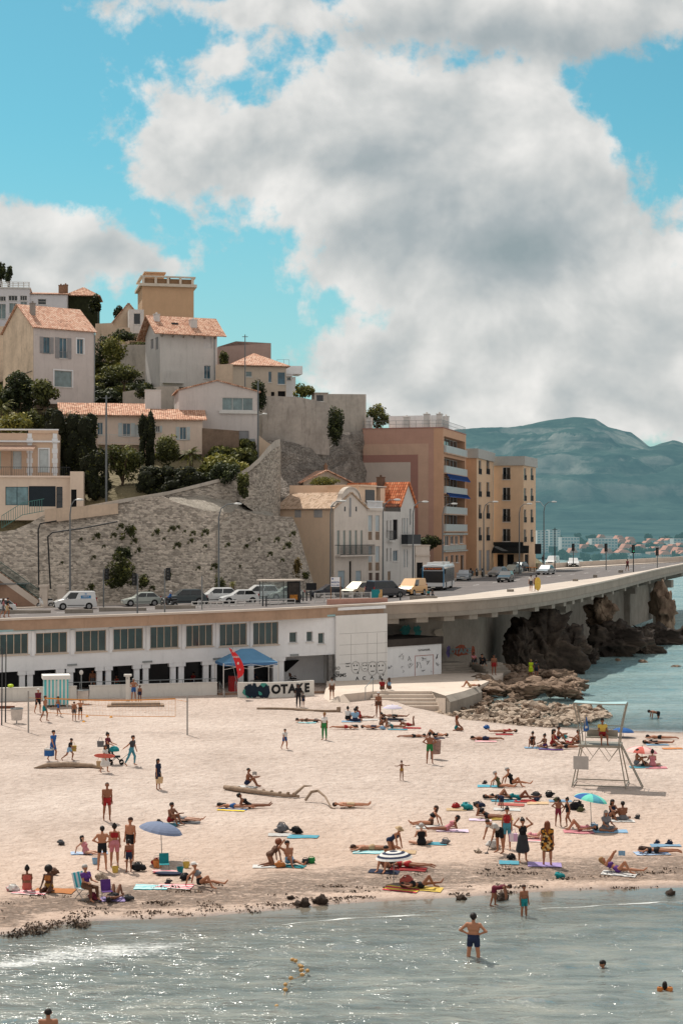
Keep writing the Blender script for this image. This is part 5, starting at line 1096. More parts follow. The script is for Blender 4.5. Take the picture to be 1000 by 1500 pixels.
def hazy(name, rgb, k=.45):  # distance haze put into the material as constant emission
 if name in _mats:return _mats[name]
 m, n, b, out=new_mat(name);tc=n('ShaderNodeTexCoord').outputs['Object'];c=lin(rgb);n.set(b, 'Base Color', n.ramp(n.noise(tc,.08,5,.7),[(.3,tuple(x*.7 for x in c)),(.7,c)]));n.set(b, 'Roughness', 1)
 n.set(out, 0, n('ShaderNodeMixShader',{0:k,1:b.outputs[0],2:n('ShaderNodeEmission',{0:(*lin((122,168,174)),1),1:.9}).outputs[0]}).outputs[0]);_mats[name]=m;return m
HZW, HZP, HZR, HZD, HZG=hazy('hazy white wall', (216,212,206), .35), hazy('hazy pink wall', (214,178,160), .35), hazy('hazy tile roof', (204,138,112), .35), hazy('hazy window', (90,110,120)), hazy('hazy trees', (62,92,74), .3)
grid('far_shore', np.linspace(100,900,60), np.linspace(840,2500,60), lambda X, Y:1.2+(Y-840)*.012+5*(fbm(X,Y,.01,51,4)-.5)+np.clip((Y-2000)/500,0,1)*12, mm, kind='structure')  # shares the haze glow painted into the mountain material
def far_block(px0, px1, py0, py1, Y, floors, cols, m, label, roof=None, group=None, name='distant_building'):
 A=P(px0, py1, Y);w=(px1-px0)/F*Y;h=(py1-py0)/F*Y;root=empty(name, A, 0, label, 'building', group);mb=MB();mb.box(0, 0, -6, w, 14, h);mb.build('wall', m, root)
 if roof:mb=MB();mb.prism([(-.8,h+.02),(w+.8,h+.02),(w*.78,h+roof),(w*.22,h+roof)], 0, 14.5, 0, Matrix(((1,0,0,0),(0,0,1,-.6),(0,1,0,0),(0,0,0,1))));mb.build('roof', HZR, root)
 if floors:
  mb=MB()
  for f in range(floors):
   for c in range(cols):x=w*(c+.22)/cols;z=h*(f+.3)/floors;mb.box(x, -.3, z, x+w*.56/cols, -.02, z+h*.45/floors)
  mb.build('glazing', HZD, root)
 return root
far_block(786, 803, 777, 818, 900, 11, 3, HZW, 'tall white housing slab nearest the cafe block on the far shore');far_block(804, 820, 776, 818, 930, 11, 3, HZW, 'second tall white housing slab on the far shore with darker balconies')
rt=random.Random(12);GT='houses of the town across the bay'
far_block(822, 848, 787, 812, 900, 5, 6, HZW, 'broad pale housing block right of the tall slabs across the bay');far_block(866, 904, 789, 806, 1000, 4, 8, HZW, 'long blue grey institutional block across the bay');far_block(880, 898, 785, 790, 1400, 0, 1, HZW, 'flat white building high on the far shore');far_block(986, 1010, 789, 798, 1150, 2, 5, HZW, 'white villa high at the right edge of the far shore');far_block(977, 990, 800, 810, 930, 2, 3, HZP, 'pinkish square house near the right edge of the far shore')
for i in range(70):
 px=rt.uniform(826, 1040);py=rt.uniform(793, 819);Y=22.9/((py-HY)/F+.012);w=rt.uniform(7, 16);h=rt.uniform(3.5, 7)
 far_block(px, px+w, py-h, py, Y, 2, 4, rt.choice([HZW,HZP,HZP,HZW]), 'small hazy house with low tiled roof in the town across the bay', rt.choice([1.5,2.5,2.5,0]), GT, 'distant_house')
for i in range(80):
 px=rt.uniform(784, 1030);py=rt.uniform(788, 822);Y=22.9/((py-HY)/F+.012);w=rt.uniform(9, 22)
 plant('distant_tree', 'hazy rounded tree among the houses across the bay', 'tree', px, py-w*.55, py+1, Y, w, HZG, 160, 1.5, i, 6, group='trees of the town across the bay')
def rock_mesh(seed, sub=3, amp=.32, material=None, sq=1.0):
 import bmesh
 bm=bmesh.new();bmesh.ops.create_icosphere(bm, subdivisions=sub, radius=1)
 for v in bm.verts:
  d=v.co.copy();k=V((seed*7.1,seed*3.3,seed));f=1+amp*mnoise.fractal(d*.9+k, 1, 2, 4)-amp*1.1*(abs(mnoise.noise(d*1.7+k))-.25)-amp*.5*abs(mnoise.noise(d*4.3+k))+amp*.25*(mnoise.noise(d*9+k)if sub>3 else 0)
  c=mnoise.cell(d*1.4+k);v.co=d*f*(1+.3*(c-.5))
 me=bpy.data.meshes.new('rock');bm.to_mesh(me);bm.free();me.materials.append(material);me.polygons.foreach_set('use_smooth', [sub>2]*len(me.polygons));return me
def rock(me, loc, s, rz, label, group, name='rock', kind=None, tilt=0):
 o=bpy.data.objects.new(name, me);COL.objects.link(o);o.location=loc;o.scale=s;o.rotation_euler=(tilt, tilt*.6, rz);return tag(o, label, 'rock', group, kind)
big=[rock_mesh(i,5,.5,ROCKD)for i in range(5)]
for i, (px, py, py1, Y, w, lab)in enumerate([(798,900,992,163,108,'dark brown sea stack under the first viaduct pier'),(835,930,985,166,70,'low dark rock at the foot of the first sea stack'),(893,912,972,186,96,'broad dark crag rising from the water under the viaduct'),(876,878,930,190,46,'pale pointed rock column standing on the dark crag'),(886,876,912,188,34,'leaning pale boulder perched beside the rock column'),(940,925,968,190,60,'jagged dark rock right of the broad crag'),(975,866,930,224,44,'tall pale rock by the outer viaduct pier'),(955,915,962,205,80,'dark rocky foot of the outer viaduct pier'),(1010,920,955,214,80,'dark rocks at the right edge below the viaduct'),(850,950,985,175,60,'dark wet rock between the crag and the sea stack'),(766,925,992,160,56,'dark rock rib against the abutment wall')]):
 s=Y/F;h=(py1-py)*s;rock(big[i%5]if i not in(3,4,6)else rock_mesh(20+i,4,.5,rock_mat('tan sea rock',(128,108,92),(186,162,140))), P(px,(py+py1)/2,Y), (w*s/2*.95,w*s/2*.8,h/2*1.15), i*1.3, lab, 'crags under the viaduct', 'crag')
rr=random.Random(21);rl=[rock_mesh(40+i,2,.55,ROCKL)for i in range(6)];rdk=[rock_mesh(50+i,3,.6,rock_mat('tan sea rock'))for i in range(5)]
GB='boulders of the outcrop beside the concrete platform'
for i in range(74):
 t=rr.random();px=690+165*t+rr.uniform(-12, 8);py=np.interp(px, [690,740,800,860], [1003,990,990,1008])+rr.uniform(0, 1)**1.3*np.interp(px, [690,780,860], [24,34,16])
 q=onz(px, py, .4);s=rr.uniform(.5, 1.25);rock(rdk[i%5], q+V((0,0,rr.uniform(0,.75))), (s*rr.uniform(1,1.8),s,s*rr.uniform(.4,.7)), rr.uniform(0,6), 'brown angular boulder in the outcrop beside the concrete platform', GB, 'boulder')
GP='pale stones strewn between the platform and the water'
for i in range(215):
 t=rr.random()**.8;px=560+325*t;lo=np.interp(px, [560,640,700,800,885], [1034,1030,1026,1030,1042]);hi=np.interp(px, [560,620,700,800,885], [1038,1045,1060,1062,1050]);py=rr.uniform(lo, hi)
 q=onz(px, py, .25);s=rr.uniform(.16, .5)*(1.25 if px>700 else 1);rock(rl[i%6]if rr.random()<.75 else rdk[i%5], q, (s*rr.uniform(1,1.7),s,s*rr.uniform(.5,.8)), rr.uniform(0,6), 'pale rounded stone on the strip between platform and water', GP, 'stone', None, rr.uniform(-.3,.3))
mb=MB();gv=[]
for i in range(900):
 px=555+320*rr.random();lo=np.interp(px, [560,640,700,800,885], [1032,1028,1024,1028,1040]);hi=np.interp(px, [560,620,700,800,885], [1042,1050,1064,1066,1054]);q=onz(px, rr.uniform(lo,hi), .2);mb.ball(q, rr.uniform(.1,.22), rr.uniform(.1,.2), rr.uniform(.06,.14), 6, 4)
mb.build('shingle', ROCKL, kind='stuff')
PM=Matrix.Translation(bp.A)@Matrix.Rotation(bp.a, 4, 'Z')
def pav_obj(mb, name, m, label, cat, group=None, sl=0.0, kind=None):
 if sl:mb.shear(sl)
 mb.xf(PM);return mb.build(name, m, label=label, cat=cat, group=group, kind=kind)
LOWW=mat('white painted low wall', (214,212,206), .85, .08, .5, .01, grime=.3)
z_t=1.05-bp.z0
mb=MB();u9=bp.uv('F', 455, 1010, -3.5)[0];mb.box(-2, -3.5, -2, u9, 5, z_t);pav_obj(mb, 'terrace', PAVE, None, None, kind='structure')
for x0, x1, lab in((-80,112,'low white terrace wall at the left edge behind the striped cabin'), (131,317,'low white terrace wall between the striped cabin and the steps')):
 u0, u1=bp.uv('F', x0, 1015, -3.6)[0], bp.uv('F', x1, 1012, -3.6)[0];mb=MB();mb.box(u0, -3.85, -1.5, u1, -3.6, z_t+.95);mb.box(u0-.03, -3.89, z_t+.953, u1+.03, -3.56, z_t+1.02);pav_obj(mb, 'low_wall', LOWW, lab, 'wall')
u0, u1=bp.uv('F', 100, 1008, -3.4)[0], bp.uv('F', 317, 1003, -3.4)[0];mb=MB();mb.tube([(u0,-3.4,z_t+1.25),(u1,-3.4,z_t+1.25)], .03, 6)
for i in range(14):x=u0+(u1-u0)*i/13;mb.tube([(x,-3.4,z_t),(x,-3.4,z_t+1.25)], .025, 6)
pav_obj(mb, 'terrace_railing', GREY_METAL, 'thin grey handrail behind the low white terrace wall', 'railing')
def gwall():
 u0, u1=bp.uv('F', 349, 1012, -6)[0], bp.uv('F', 460, 1008, -6)[0];vt=bp.uv('F', 405, 998, -6)[1]+bp.sl*bp.uv('F', 405, 998, -6)[0];root=empty('graffiti_wall', PM@V((u0,-6,0)), bp.a, 'low white wall sprayed with black letters beneath the blue canopy', 'wall')
 w=u1-u0;mb=MB();k=12
 for i in range(k):
  a, b=i/k, (i+1)/k;y=lambda t:-1.0*math.sin(math.pi*t)*.8
  mb.add([(w*a,y(a),-1.6),(w*b,y(b),-1.6),(w*b,y(b),vt),(w*a,y(a),vt),(w*a,y(a)+.25,-1.6),(w*b,y(b)+.25,-1.6),(w*b,y(b)+.25,vt),(w*a,y(a)+.25,vt)], [(0,1,2,3),(3,2,6,7),(5,4,7,6)]+([(4,0,3,7)]if i==0 else[])+([(1,5,6,2)]if i==k-1 else[]))
 mb.build('wall', LOWW, root);ink=mat('black spray paint')
 yy=lambda x:-.8*math.sin(math.pi*x/w)-.03
 x=w*.405;zc=vt-.62
 for ch in 'OTAKE':
  vs, fs=text_geo(ch, .95, .05);dx=w*.108;mb=MB();mb.add([(x+dx/2+p.x*.95,yy(x+dx/2+p.x)-.012,zc+p.z+.04)for p in vs], fs);mb.build('graffiti', ink, root);x+=dx
 r=random.Random(2);teal=mat('teal spray paint', (70,150,138), .8, .2, 3);navy=mat('navy spray paint', (24,40,56), .8, .25, 3)
 def blob(cx, cz, rx, rz, m, off):
  P_=[(cx+rx*(1+.25*r.uniform(-1,1))*math.cos(t),cz+rz*(1+.3*r.uniform(-1,1))*math.sin(t))for t in np.linspace(0,6.283,17)[:-1]]
  mb=MB();mb.add([(a,yy(a)-off,min(max(b,-.5),vt-.05))for a,b in P_], [tuple(range(16))]);mb.build('graffiti', m, root)
 for q in((.13,.75,.42,.5,teal,.004), (.30,.55,.40,.5,teal,.005), (.13,.62,.28,.55,navy,.008), (.19,.62,.32,.6,navy,.010), (.26,.66,.34,.55,navy,.012), (.33,.6,.34,.5,navy,.014), (.10,.35,.2,.2,navy,.016)):blob(q[0]*w, vt-.1-q[1]*.95, q[2], q[3], q[4], q[5])
gwall()
STEP=mat('brown stone steps', (150,122,104), .9, .15, .8)
for lab, x0, x1, offs in(('brown stone steps left of the graffiti wall',319,352,-3.6), ('brown stone steps right of the graffiti wall',440,486,-4.4)):
 u0, u1=bp.uv('F', x0, 1018, offs)[0], bp.uv('F', x1, 1018, offs)[0];mb=MB()
 for k in range(4):mb.box(u0, offs-.38*(k+1), -2, u1, offs-.38*k-(.0 if k else-.2), z_t+.1-.17*k-.003*k)
 pav_obj(mb, 'steps', STEP, lab, 'steps')
for px in(322, 345):u=bp.uv('F', px, 1015, -3.7)[0];mb=MB();mb.tube([(u,-3.6,z_t+1.0),(u,-5.4,z_t+.4),(u,-5.4,z_t-.5)], .03, 6);mb.tube([(u,-3.6,z_t),(u,-3.6,z_t+1.0)], .03, 6);pav_obj(mb, 'handrail', GREY_METAL, 'thin grey handrail on the brown steps left of the graffiti wall', 'railing', 'handrails of the steps')
def canopy():
 c=PM@V((bp.uv('F',361,990,-2.6)[0],-2.6,z_t));s=c.y/F;root=empty('canopy_tent', c, bp.a, 'blue canopy tent with peaked top and white valance lines over the terrace', 'tent')
 blue=mat('blue canopy cloth', (92,140,176), .75, .1, 1.5);w, d, e=2.25, 1.5, 1.55;ez=2.5
 mb=MB();v=[(-w,-d,ez), (w,-d,ez), (w,d,ez), (-w,d,ez), (-.45,0,ez+1.05), (.55,0,ez+1.05), (-w,-d,ez-.22), (w,-d,ez-.22), (w,d,ez-.22), (-w,d,ez-.22), (0,-d*.9,ez+.2)]
 mb.add(v, [(0,10,5,4),(0,1,10),(10,1,5),(1,2,5),(2,3,4,5),(3,0,4)]);mb.build('roof', blue, root)
 mb=MB();mb.add(v, [(6,7,1,0),(7,8,2,1),(8,9,3,2),(9,6,0,3)]);mb.build('valance', mat('deep blue valance',(70,112,156),.75,.1), root)
 for x, y in((-w,-d), (w,-d), (w,d), (-w,d)):mb=MB();mb.box(x-.03, y-.03, -.6, x+.03, y+.03, ez);mb.build('leg', WHITE_FRAME, root)
 mb=MB()
 for x in(-w, 0):mb.bar((x,-d,ez-.1), (x+w,-d,ez-.5), .03);mb.bar((x,-d,ez-.5), (x+w,-d,ez-.1), .03)
 mb.build('brace', WHITE_FRAME, root)
canopy()
def flag():
 p=PM@V((bp.uv('F',347.5,1000,-6.6)[0],-6.6,-.1));root=empty('feather_flag', p, 0, 'red teardrop banner flag with white lettering beside the blue canopy', 'flag')
 mb=MB();H_=4.15;pts=[(.06-.75*t**1.6+(.35*max(0,t-.85)/.15 if t>.85 else 0),0,H_*t)for t in np.linspace(0,1,12)];mb.tube(pts, .018, 6);mb.build('pole', GREY_METAL, root)
 mb=MB();L=[(.05-.72*t**1.6,1.7+(H_-1.7)*t)for t in np.linspace(0,1,10)];Rr=[(L[i][0]+.62*math.sin(math.pi*min(1,(i/9)**.8))**.6*(1 if i<9 else.2),L[i][1])for i in range(10)]
 for i in range(9):mb.quad((L[i][0],0,L[i][1]), (Rr[i][0],0,Rr[i][1]), (Rr[i+1][0],0,Rr[i+1][1]), (L[i+1][0],0,L[i+1][1]))
 mb.build('banner', mat('red banner cloth',(206,44,48),.7,.08,2), root)
 for t, z, s in(('U',3.85,.24), ('OCEA',3.4,.19), ('8',2.9,.28), ('9',2.4,.22)):
  i=(z-1.7)/(H_-1.7);cx=.05-.72*i**1.6+.25;vs, fs=text_geo(t, s, .02);mb=MB();mb.add([(cx+q.x,-.012,z+q.z)for q in vs], fs);mb.build('lettering', mat('white lettering',(224,222,220),.6), root)
flag()
def cabin():
 q=onsand(66, 1036);root=empty('beach_cabin', q, rad(14), 'small beach cabin with turquoise and white stripes under a white flat roof', 'cabin')
 W, D, h=1.75, 1.5, 2.05;t=mat('turquoise paint', (92,186,190), .7, .08, 2);wh=mat('white cabin paint', (222,222,218), .7, .06, 2)
 mb=MB();k=13
 for i in range(k):mb.box(W*i/k, 0, .15, W*(i+1)/k-.001, .03, h, i%2)
 for i in range(11):mb.box(-.03, D*i/11, .15, 0, D*(i+1)/11-.001, h, i%2)
 mb.box(.002, .032, .16, W-.002, D, h-.01, 1);mb.build('wall', [t,wh], root);mb=MB();mb.box(-.14, -.12, h+.003, W+.14, D+.12, h+.3);mb.build('roof', wh, root)
 mb=MB();mb.box(W*.08, -.02, .2, W*.11, -.003, h-.1);mb.box(W*.5, -.02, .2, W*.53, -.003, h-.1);mb.box(W*.9, -.02, .2, W*.93, -.003, h-.1);mb.build('door_trim', wh, root)
 for x, y in((.05,.05), (W-.15,.05), (.05,D-.15), (W-.15,D-.15)):mb=MB();mb.box(x, y, -.1, x+.1, y+.1, .15);mb.build('foot', wh, root)
cabin()
def things_forecourt():
 q=onsand(187.5, 1029);root=empty('shower_column', q, 0, 'white shower column with square cap by the wooden platform', 'shower');mb=MB();mb.box(-.14, -.14, 0, .14, .14, 2.0);mb.build('post', LOWW, root);mb=MB();mb.box(-.28, -.22, 2.003, .28, .22, 2.16);mb.build('cap', LOWW, root);mb=MB();mb.tube([(0,-.14,1.85),(0,-.35,1.9),(0,-.38,1.8)], .03, 6);mb.build('shower_head', GREY_METAL, root)
 p=PM@V((bp.uv('F',119.5,1012,-3)[0],-3,z_t));root=empty('shower_post', p, 0, 'slim grey shower post with round head behind the net', 'shower');mb=MB();mb.tube([(0,0,0),(0,0,1.9)], .05, 8);mb.build('post', GREY_METAL, root);mb=MB();mb.ball((0,-.05,1.98), .16, .1, .2);mb.build('shower_head', WHITE_FRAME, root)
 q=onsand(199, 1034);mb=MB();
 for i in range(2):mb.box(-2.1+.3*i, -.7+.25*i, -.1, 2.1-.3*i, .7, .12+.14*i)
 mb.build('duckboard', mat('grey timber boards',(150,132,116),.9,.2,2), loc=q, rz=.1, label='low grey timber platform in front of the white terrace wall', cat='platform')
 P0, P1=onsand(42, 1073), onsand(274.5, 1077)
 for q, h, lab in((P0,2.75,'grey volleyball post at the left end of the orange net'), (P1,2.55,'grey volleyball post standing alone right of the orange net')):mb=MB();mb.tube([(0,0,-.2),(0,0,h)], .05, 8);mb.build('volleyball_post', mat('painted steel post',(150,148,144),.6,.1,3), loc=q, label=lab, cat='post')
 a, b=onsand(66, 1070), onsand(257, 1071);root=empty('volleyball_net', a, 0, 'orange edged volleyball net sagging across the sand', 'net');d=b-a;org=mat('orange net tape', (214,142,62), .8, .12, 3)
 top=[d*t+V((0,0,2.15-.12*math.sin(math.pi*t)))for t in np.linspace(0,1,16)];bot=[d*t+V((0,0,1.2-.22*t-.1*math.sin(math.pi*t)))for t in np.linspace(0.02,1,16)]
 mb=MB()
 for i in range(15):mb.bar(top[i], top[i+1], .015, .08)
 mb.bar(top[-1], bot[-1], .02, .05);mb.build('top_tape', org, root);mb=MB()
 for i in range(15):mb.bar(bot[i], bot[i+1], .012, .035)
 mb.build('bottom_tape', org, root);mb=MB()
 for t in np.linspace(0, 1, 40):i=min(14, int(t*15));f=t*15-i;mb.bar(top[i].lerp(top[i+1],f), bot[i].lerp(bot[i+1],f), .006)
 for k in(.33, .66):
  for i in range(15):mb.bar(top[i].lerp(bot[i],k), top[i+1].lerp(bot[i+1],k), .006)
 mb.build('mesh', org, root);mb=MB();mb.bar(V((0,0,2.1)), P0-a+V((0,0,2.3)), .02);mb.bar(d+V((0,0,2.1)), P1-a+V((0,0,2.2)), .02);mb.build('guy_rope', org, root)
 for px, py, lab in((25,1060,'hooped rubbish bag stand on the sand at the left'), (122,1031,'hooped rubbish bag stand beside the striped cabin')):
  root=empty('litter_stand', onsand(px,py), .3, lab, 'litter bin');mb=MB();mb.tube([(0,0,0),(0,0,1.0)], .04, 8);mb.build('post', GREY_METAL, root);mb=MB();mb.lathe([(.36,.25),(.42,1.0),(.38,1.02),(.32,.3)], 14);mb.build('bag', mat('translucent bag',(198,190,182),.5,.12,3), root);mb=MB();mb.lathe([(.42,1.0),(.46,1.04),(.42,1.08),(.40,1.04)], 14);mb.build('hoop', GREY_METAL, root)
 for px, py, h, lab in((3,1062,5.3,'dark slim mast at the extreme left edge of the beach'), (8.5,1058,5.6,'dark slim mast just right of the edge one')):mb=MB();mb.tube([(0,0,-.2),(.04,0,h)], [.05,.035], 7);mb.build('mast', IRON, loc=onsand(px,py), label=lab, cat='mast')
 mb=MB();mb.box(-.9, -.08, .0, .9, .08, .2);mb.build('timber_beam', mat('rust brown beam',(120,78,60),.9,.2), loc=onsand(4,1040)+V((0,0,.1)), label='rust brown beam lying by the masts at the left edge', cat='beam');mb=MB();mb.ball((0,0,.14), .24, .2, .14);mb.build('float', mat('lime plastic',(190,216,50),.4,.05), loc=PM@V((bp.uv('F',16,1016,-3.7)[0],-3.75,z_t+1.02)), label='lime green float sitting on the low terrace wall', cat='float')
 for i, (px, py)in enumerate(((128,1050),(163,1051),(123,1058))):mb=MB();mb.lathe([(.12,0),(.11,.03),(.03,.12),(.01,.13)], 10);mb.build('marker_cone', mat('orange plastic',(240,170,70),.5), loc=onsand(px,py), label='small orange marker cone on the sand below the net', cat='marker cone', group='marker cones of the court')
 q=onsand(440, 1035);pts=[onsand(px,py)-q+V((0,0,.07))for px, py in((376,1039),(400,1039),(430,1040),(460,1042.5),(480,1043),(495,1043))];mb=MB();mb.tube(pts, [.07,.08,.09,.09,.1,.1], 7);mb.box(*(pts[-1]+V((-.1,-.1,-.1))), *(pts[-1]+V((.2,.1,.3))));mb.build('mooring_cable', mat('grey driftwood'), loc=q, label='long grey cable lying on the sand in front of the graffiti wall', cat='cable')if 'grey driftwood' in _mats else mb.build('mooring_cable', mat('grey driftwood',(152,132,114),.95,.25,3,.02), loc=q, label='long grey cable lying on the sand in front of the graffiti wall', cat='cable')
 for px, lab in((295,'dark cafe table in the shade left of the canopy'), (375,'dark cafe table in the shade under the canopy'), (430,'dark cafe table in the shaded corner by the black board')):
  root=empty('cafe_table', PM@V((bp.uv('F',px,1000,-.8)[0],-.8,z_t)), .4, lab, 'table');mb=MB();mb.lathe([(.02,.72),(.5,.72),(.5,.75),(.02,.75)], 14);mb.build('tabletop', mat('grey metal top',(120,118,116),.5), root);mb=MB();mb.tube([(0,0,0),(0,0,.72)], .04, 7);mb.build('leg', IRON, root)
 mb=MB();mb.box(-.3, -.3, 0, .3, .3, 1.25);mb.build('cool_box', mat('red fridge',(170,34,36),.5), loc=PM@V((bp.uv('F',341,1000,-1.5)[0],-1.5,z_t)), rz=bp.a, label='red drinks fridge in the shade beside the banner flag', cat='fridge')
things_forecourt()
ZP=1.55
pl=[onz(px,py,ZP)for px, py in[(478,1004),(503,1017),(548,1012.5),(632,1012.5),(652,1019),(680,1012),(702,1004),(736,988),(738,976),(700,970),(648,978),(560,985),(478,994)]]
root=empty('concrete_platform', pl[2], 0, 'pale concrete bathing platform with steps and a ramp between the pavilion and the rocks', 'platform');mb=MB();mb.prism([(p.x-pl[2].x,p.y-pl[2].y)for p in pl], -1.4, 0);PLC=mat('pale platform concrete', (208,194,180), .9, .1, .5, .02, grime=.3);mb.build('slab', PLC, root)
a, b=pl[2], pl[3]
for k in range(1, 5):mb=MB();x0, x1=a.x-a.x-.15*k, b.x-a.x+.35*k;mb.box(x0, -.45*k, -1.4, x1, -.45*(k-1)-.002, -.24*k);mb.build('step', PLC, root)
r0=[pl[0], pl[1], onz(521,1039,.55), onz(470,1036,.55)];mb=MB();vs=[p-a for p in r0];lo=[V((v.x,v.y,-1.5))for v in vs];mb.add(vs+lo, [(0,3,2,1),(3,7,6,2),(2,6,5,1),(0,4,7,3)]);mb.build('ramp', PLC, root)
mb=MB();vs=[onz(px,py,ZP)-a for px, py in((632,1013),(653,1019.5),(678,1012.5),(700,1005))];lo=[v+V((.25,-.7,-.4))for v in vs];mb.add(vs+lo+[V((v.x,v.y,-1.5))for v in lo], [(0,4,5,1),(1,5,6,2),(2,6,7,3),(4,8,9,5),(5,9,10,6),(6,10,11,7)]);mb.build('apron', CONC, root)
for px0, py0, px1, py1, lab in((541,1008,560,1002,'bent steel handrail on the concrete platform above the ramp'),):
 a0, b0=onz(535, 1026, 1.2), onz(546, 1013, ZP);mb=MB();mb.tube([V((0,0,0)),V((0,0,1.0)),b0-a0+V((0,0,1.0)),b0-a0], .03, 6);mb.build('handrail', GREY_METAL, loc=a0, label=lab, cat='railing')
ks=Bld('kiosk', 'white graffiti covered kiosk with dark flat roof under the viaduct', 'kiosk', 565.5, 646, 139.9, 42, 6, 996, 948, WHITEWALL)
ks.walls();mb=MB();mb.box(-.1, -.12, ks.h+.003, ks.w+.12, 6.4, ks.h+.62);mb.build('roof', mat('dark felt roof',(70,64,60),.95,.2,.8), ks.root)
def scribbles():
 ink=mat('black spray paint');r=random.Random(5);pinkp=mat('faded pink trim', (190,150,146), .8)
 for px0, py0, px1, py1 in((607,959.5,634.5,989),):
  u0, v0, u1, v1=ks.rect('F', px0, py0, px1, py1);mb=MB()
  for q in((u0,v0,u0+.06,v1), (u1-.06,v0,u1,v1), (u0+.06,v1-.06,u1-.06,v1)):mb.box(q[0], -.03, q[1], q[2], -.003, q[3])
  mb.build('door_trim', pinkp, ks.root)
 for px, py, w, h, k in((587,962,8,10,7), (600,965,6,9,6), (601,976,7,9,7), (621,964,9,8,8), (613,974,7,10,8), (626,972,7,10,6), (640,962,5,8,8), (640.5,973,5,7,7), (571,979,7,10,6), (588,977,9,5,4), (590,984,3,5,4), (631,985,4,4,4), (621,952,18,3,9), (618,984,8,6,6)):
  u0, v0, u1, v1=ks.rect('F', px-w/2, py-h/2, px+w/2, py+h/2);mb=MB();pts=[(r.uniform(u0,u1),r.uniform(v0,v1))for _ in range(k)]
  if h<=3:pts=[(u0+(u1-u0)*i/(k*2),(v0 if i%2 else v1))for i in range(k*2)]
  for i, (a, b)in enumerate(zip(pts[:-1],pts[1:])):
   d=V((b[0]-a[0],0,b[1]-a[1]))
   if d.length>.02:mb.bar((a[0],-.008-i*.0006,a[1]), (b[0],-.008-i*.0006,b[1]), .055, .003)
  mb.build('graffiti', ink, ks.root)
scribbles()
def wall_paint(px0, py0, px1, py1, Y, m, txt=None, seed=0):
 if txt:
  vs, fs=text_geo(txt, (py1-py0)/F*Y*.85, .05);c=P((px0+px1)/2, (py0+py1)/2, Y);mb=MB();mb.add([(p.x,p.x*.55,p.z)for p in vs], fs);return mb, c
 r=random.Random(seed);c=P((px0+px1)/2, (py0+py1)/2, Y);w, h=(px1-px0)/F*Y/2, (py1-py0)/F*Y/2;pt=[(w*r.uniform(.5,1)*math.cos(t),h*r.uniform(.5,1)*math.sin(t))for t in np.linspace(0,6.283,19)[:-1]]
 mb=MB();mb.add([(a,a*.3,b)for a,b in pt], [tuple(range(18))]);return mb, c
gr=empty('wall_graffiti', P(620,940,148), 0, 'coloured graffiti lettering and teal blots sprayed on the shaded abutment wall', 'graffiti')
for q in((584,912,604,934,147.0,mat('teal blot',(60,130,126),.9,.3,2),None,1), (604,913,618,936,147.3,mat('teal blot'),None,2), (565,915,578,938,146.2,mat('grey tag',(120,116,108),.9),None,3), (634,918,652,936,148.9,mat('pale patch',(176,166,152),.9),None,4), (652,942,660,966,149.2,mat('violet blot',(110,100,150),.9,.3,2),None,5), (660,943,690,964,150.4,mat('rust red blot',(160,90,70),.9,.3,2),None,6), (660,948,688,960,149.4,mat('pale tag',(110,124,124),.8),'OTAKE',7), (688,944,697,962,152.4,mat('rust red blot'),None,8)):
 mb, c=wall_paint(*q);mb.build('paint', q[5], gr, loc=c-V(gr.location))
for px, py, w, lab in((665,986,4.2,'dark concrete steps in the shade right of the kiosk'), (731,986,2.4,'small concrete steps beside the rocks at the platform end')):
 q=onz(px, py, ZP);mb=MB()
 for k in range(4):mb.box(-w/2, .4*k, -.5, w/2, 3, .2*(k+1)-.001*k)
 mb.build('steps', CONC, loc=q, rz=.5, label=lab, cat='steps')
TYRE=mat('tyre rubber', (28,28,30), .85, .1, 5);RIM=mat('alloy rim', (160,162,164), .35, .1, 5, metal=.8);BLACKP=mat('black plastic trim', (30,31,33), .6, .1, 4)
CARG=glass_mat('car glass', (24,34,38), .05);LAMPG=mat('headlamp glass', (214,218,220), .1, .05, 4, spec=.8);REDL=mat('tail lamp', (150,24,22), .2, .1, 4, spec=.7);PLATE=mat('number plate', (220,218,206), .5, .05)
def paint(name, rgb, metal=.0):return mat(name, rgb, .32, .03, 3, metal=metal, spec=.6, coat=.6)
WHT, SIL, TEALD, NAVYP, YELP, BLKP, PSIL, CHAM=paint('white car paint', (216,218,218)), paint('silver car paint', (164,170,174), .5), paint('dark teal car paint', (44,60,66), .3), paint('navy car paint', (28,38,54), .2), paint('yellow van paint', (216,164,92)), paint('black car paint', (30,33,36)), paint('pale silver green paint', (178,186,180), .3), paint('champagne paint', (188,180,164), .4)
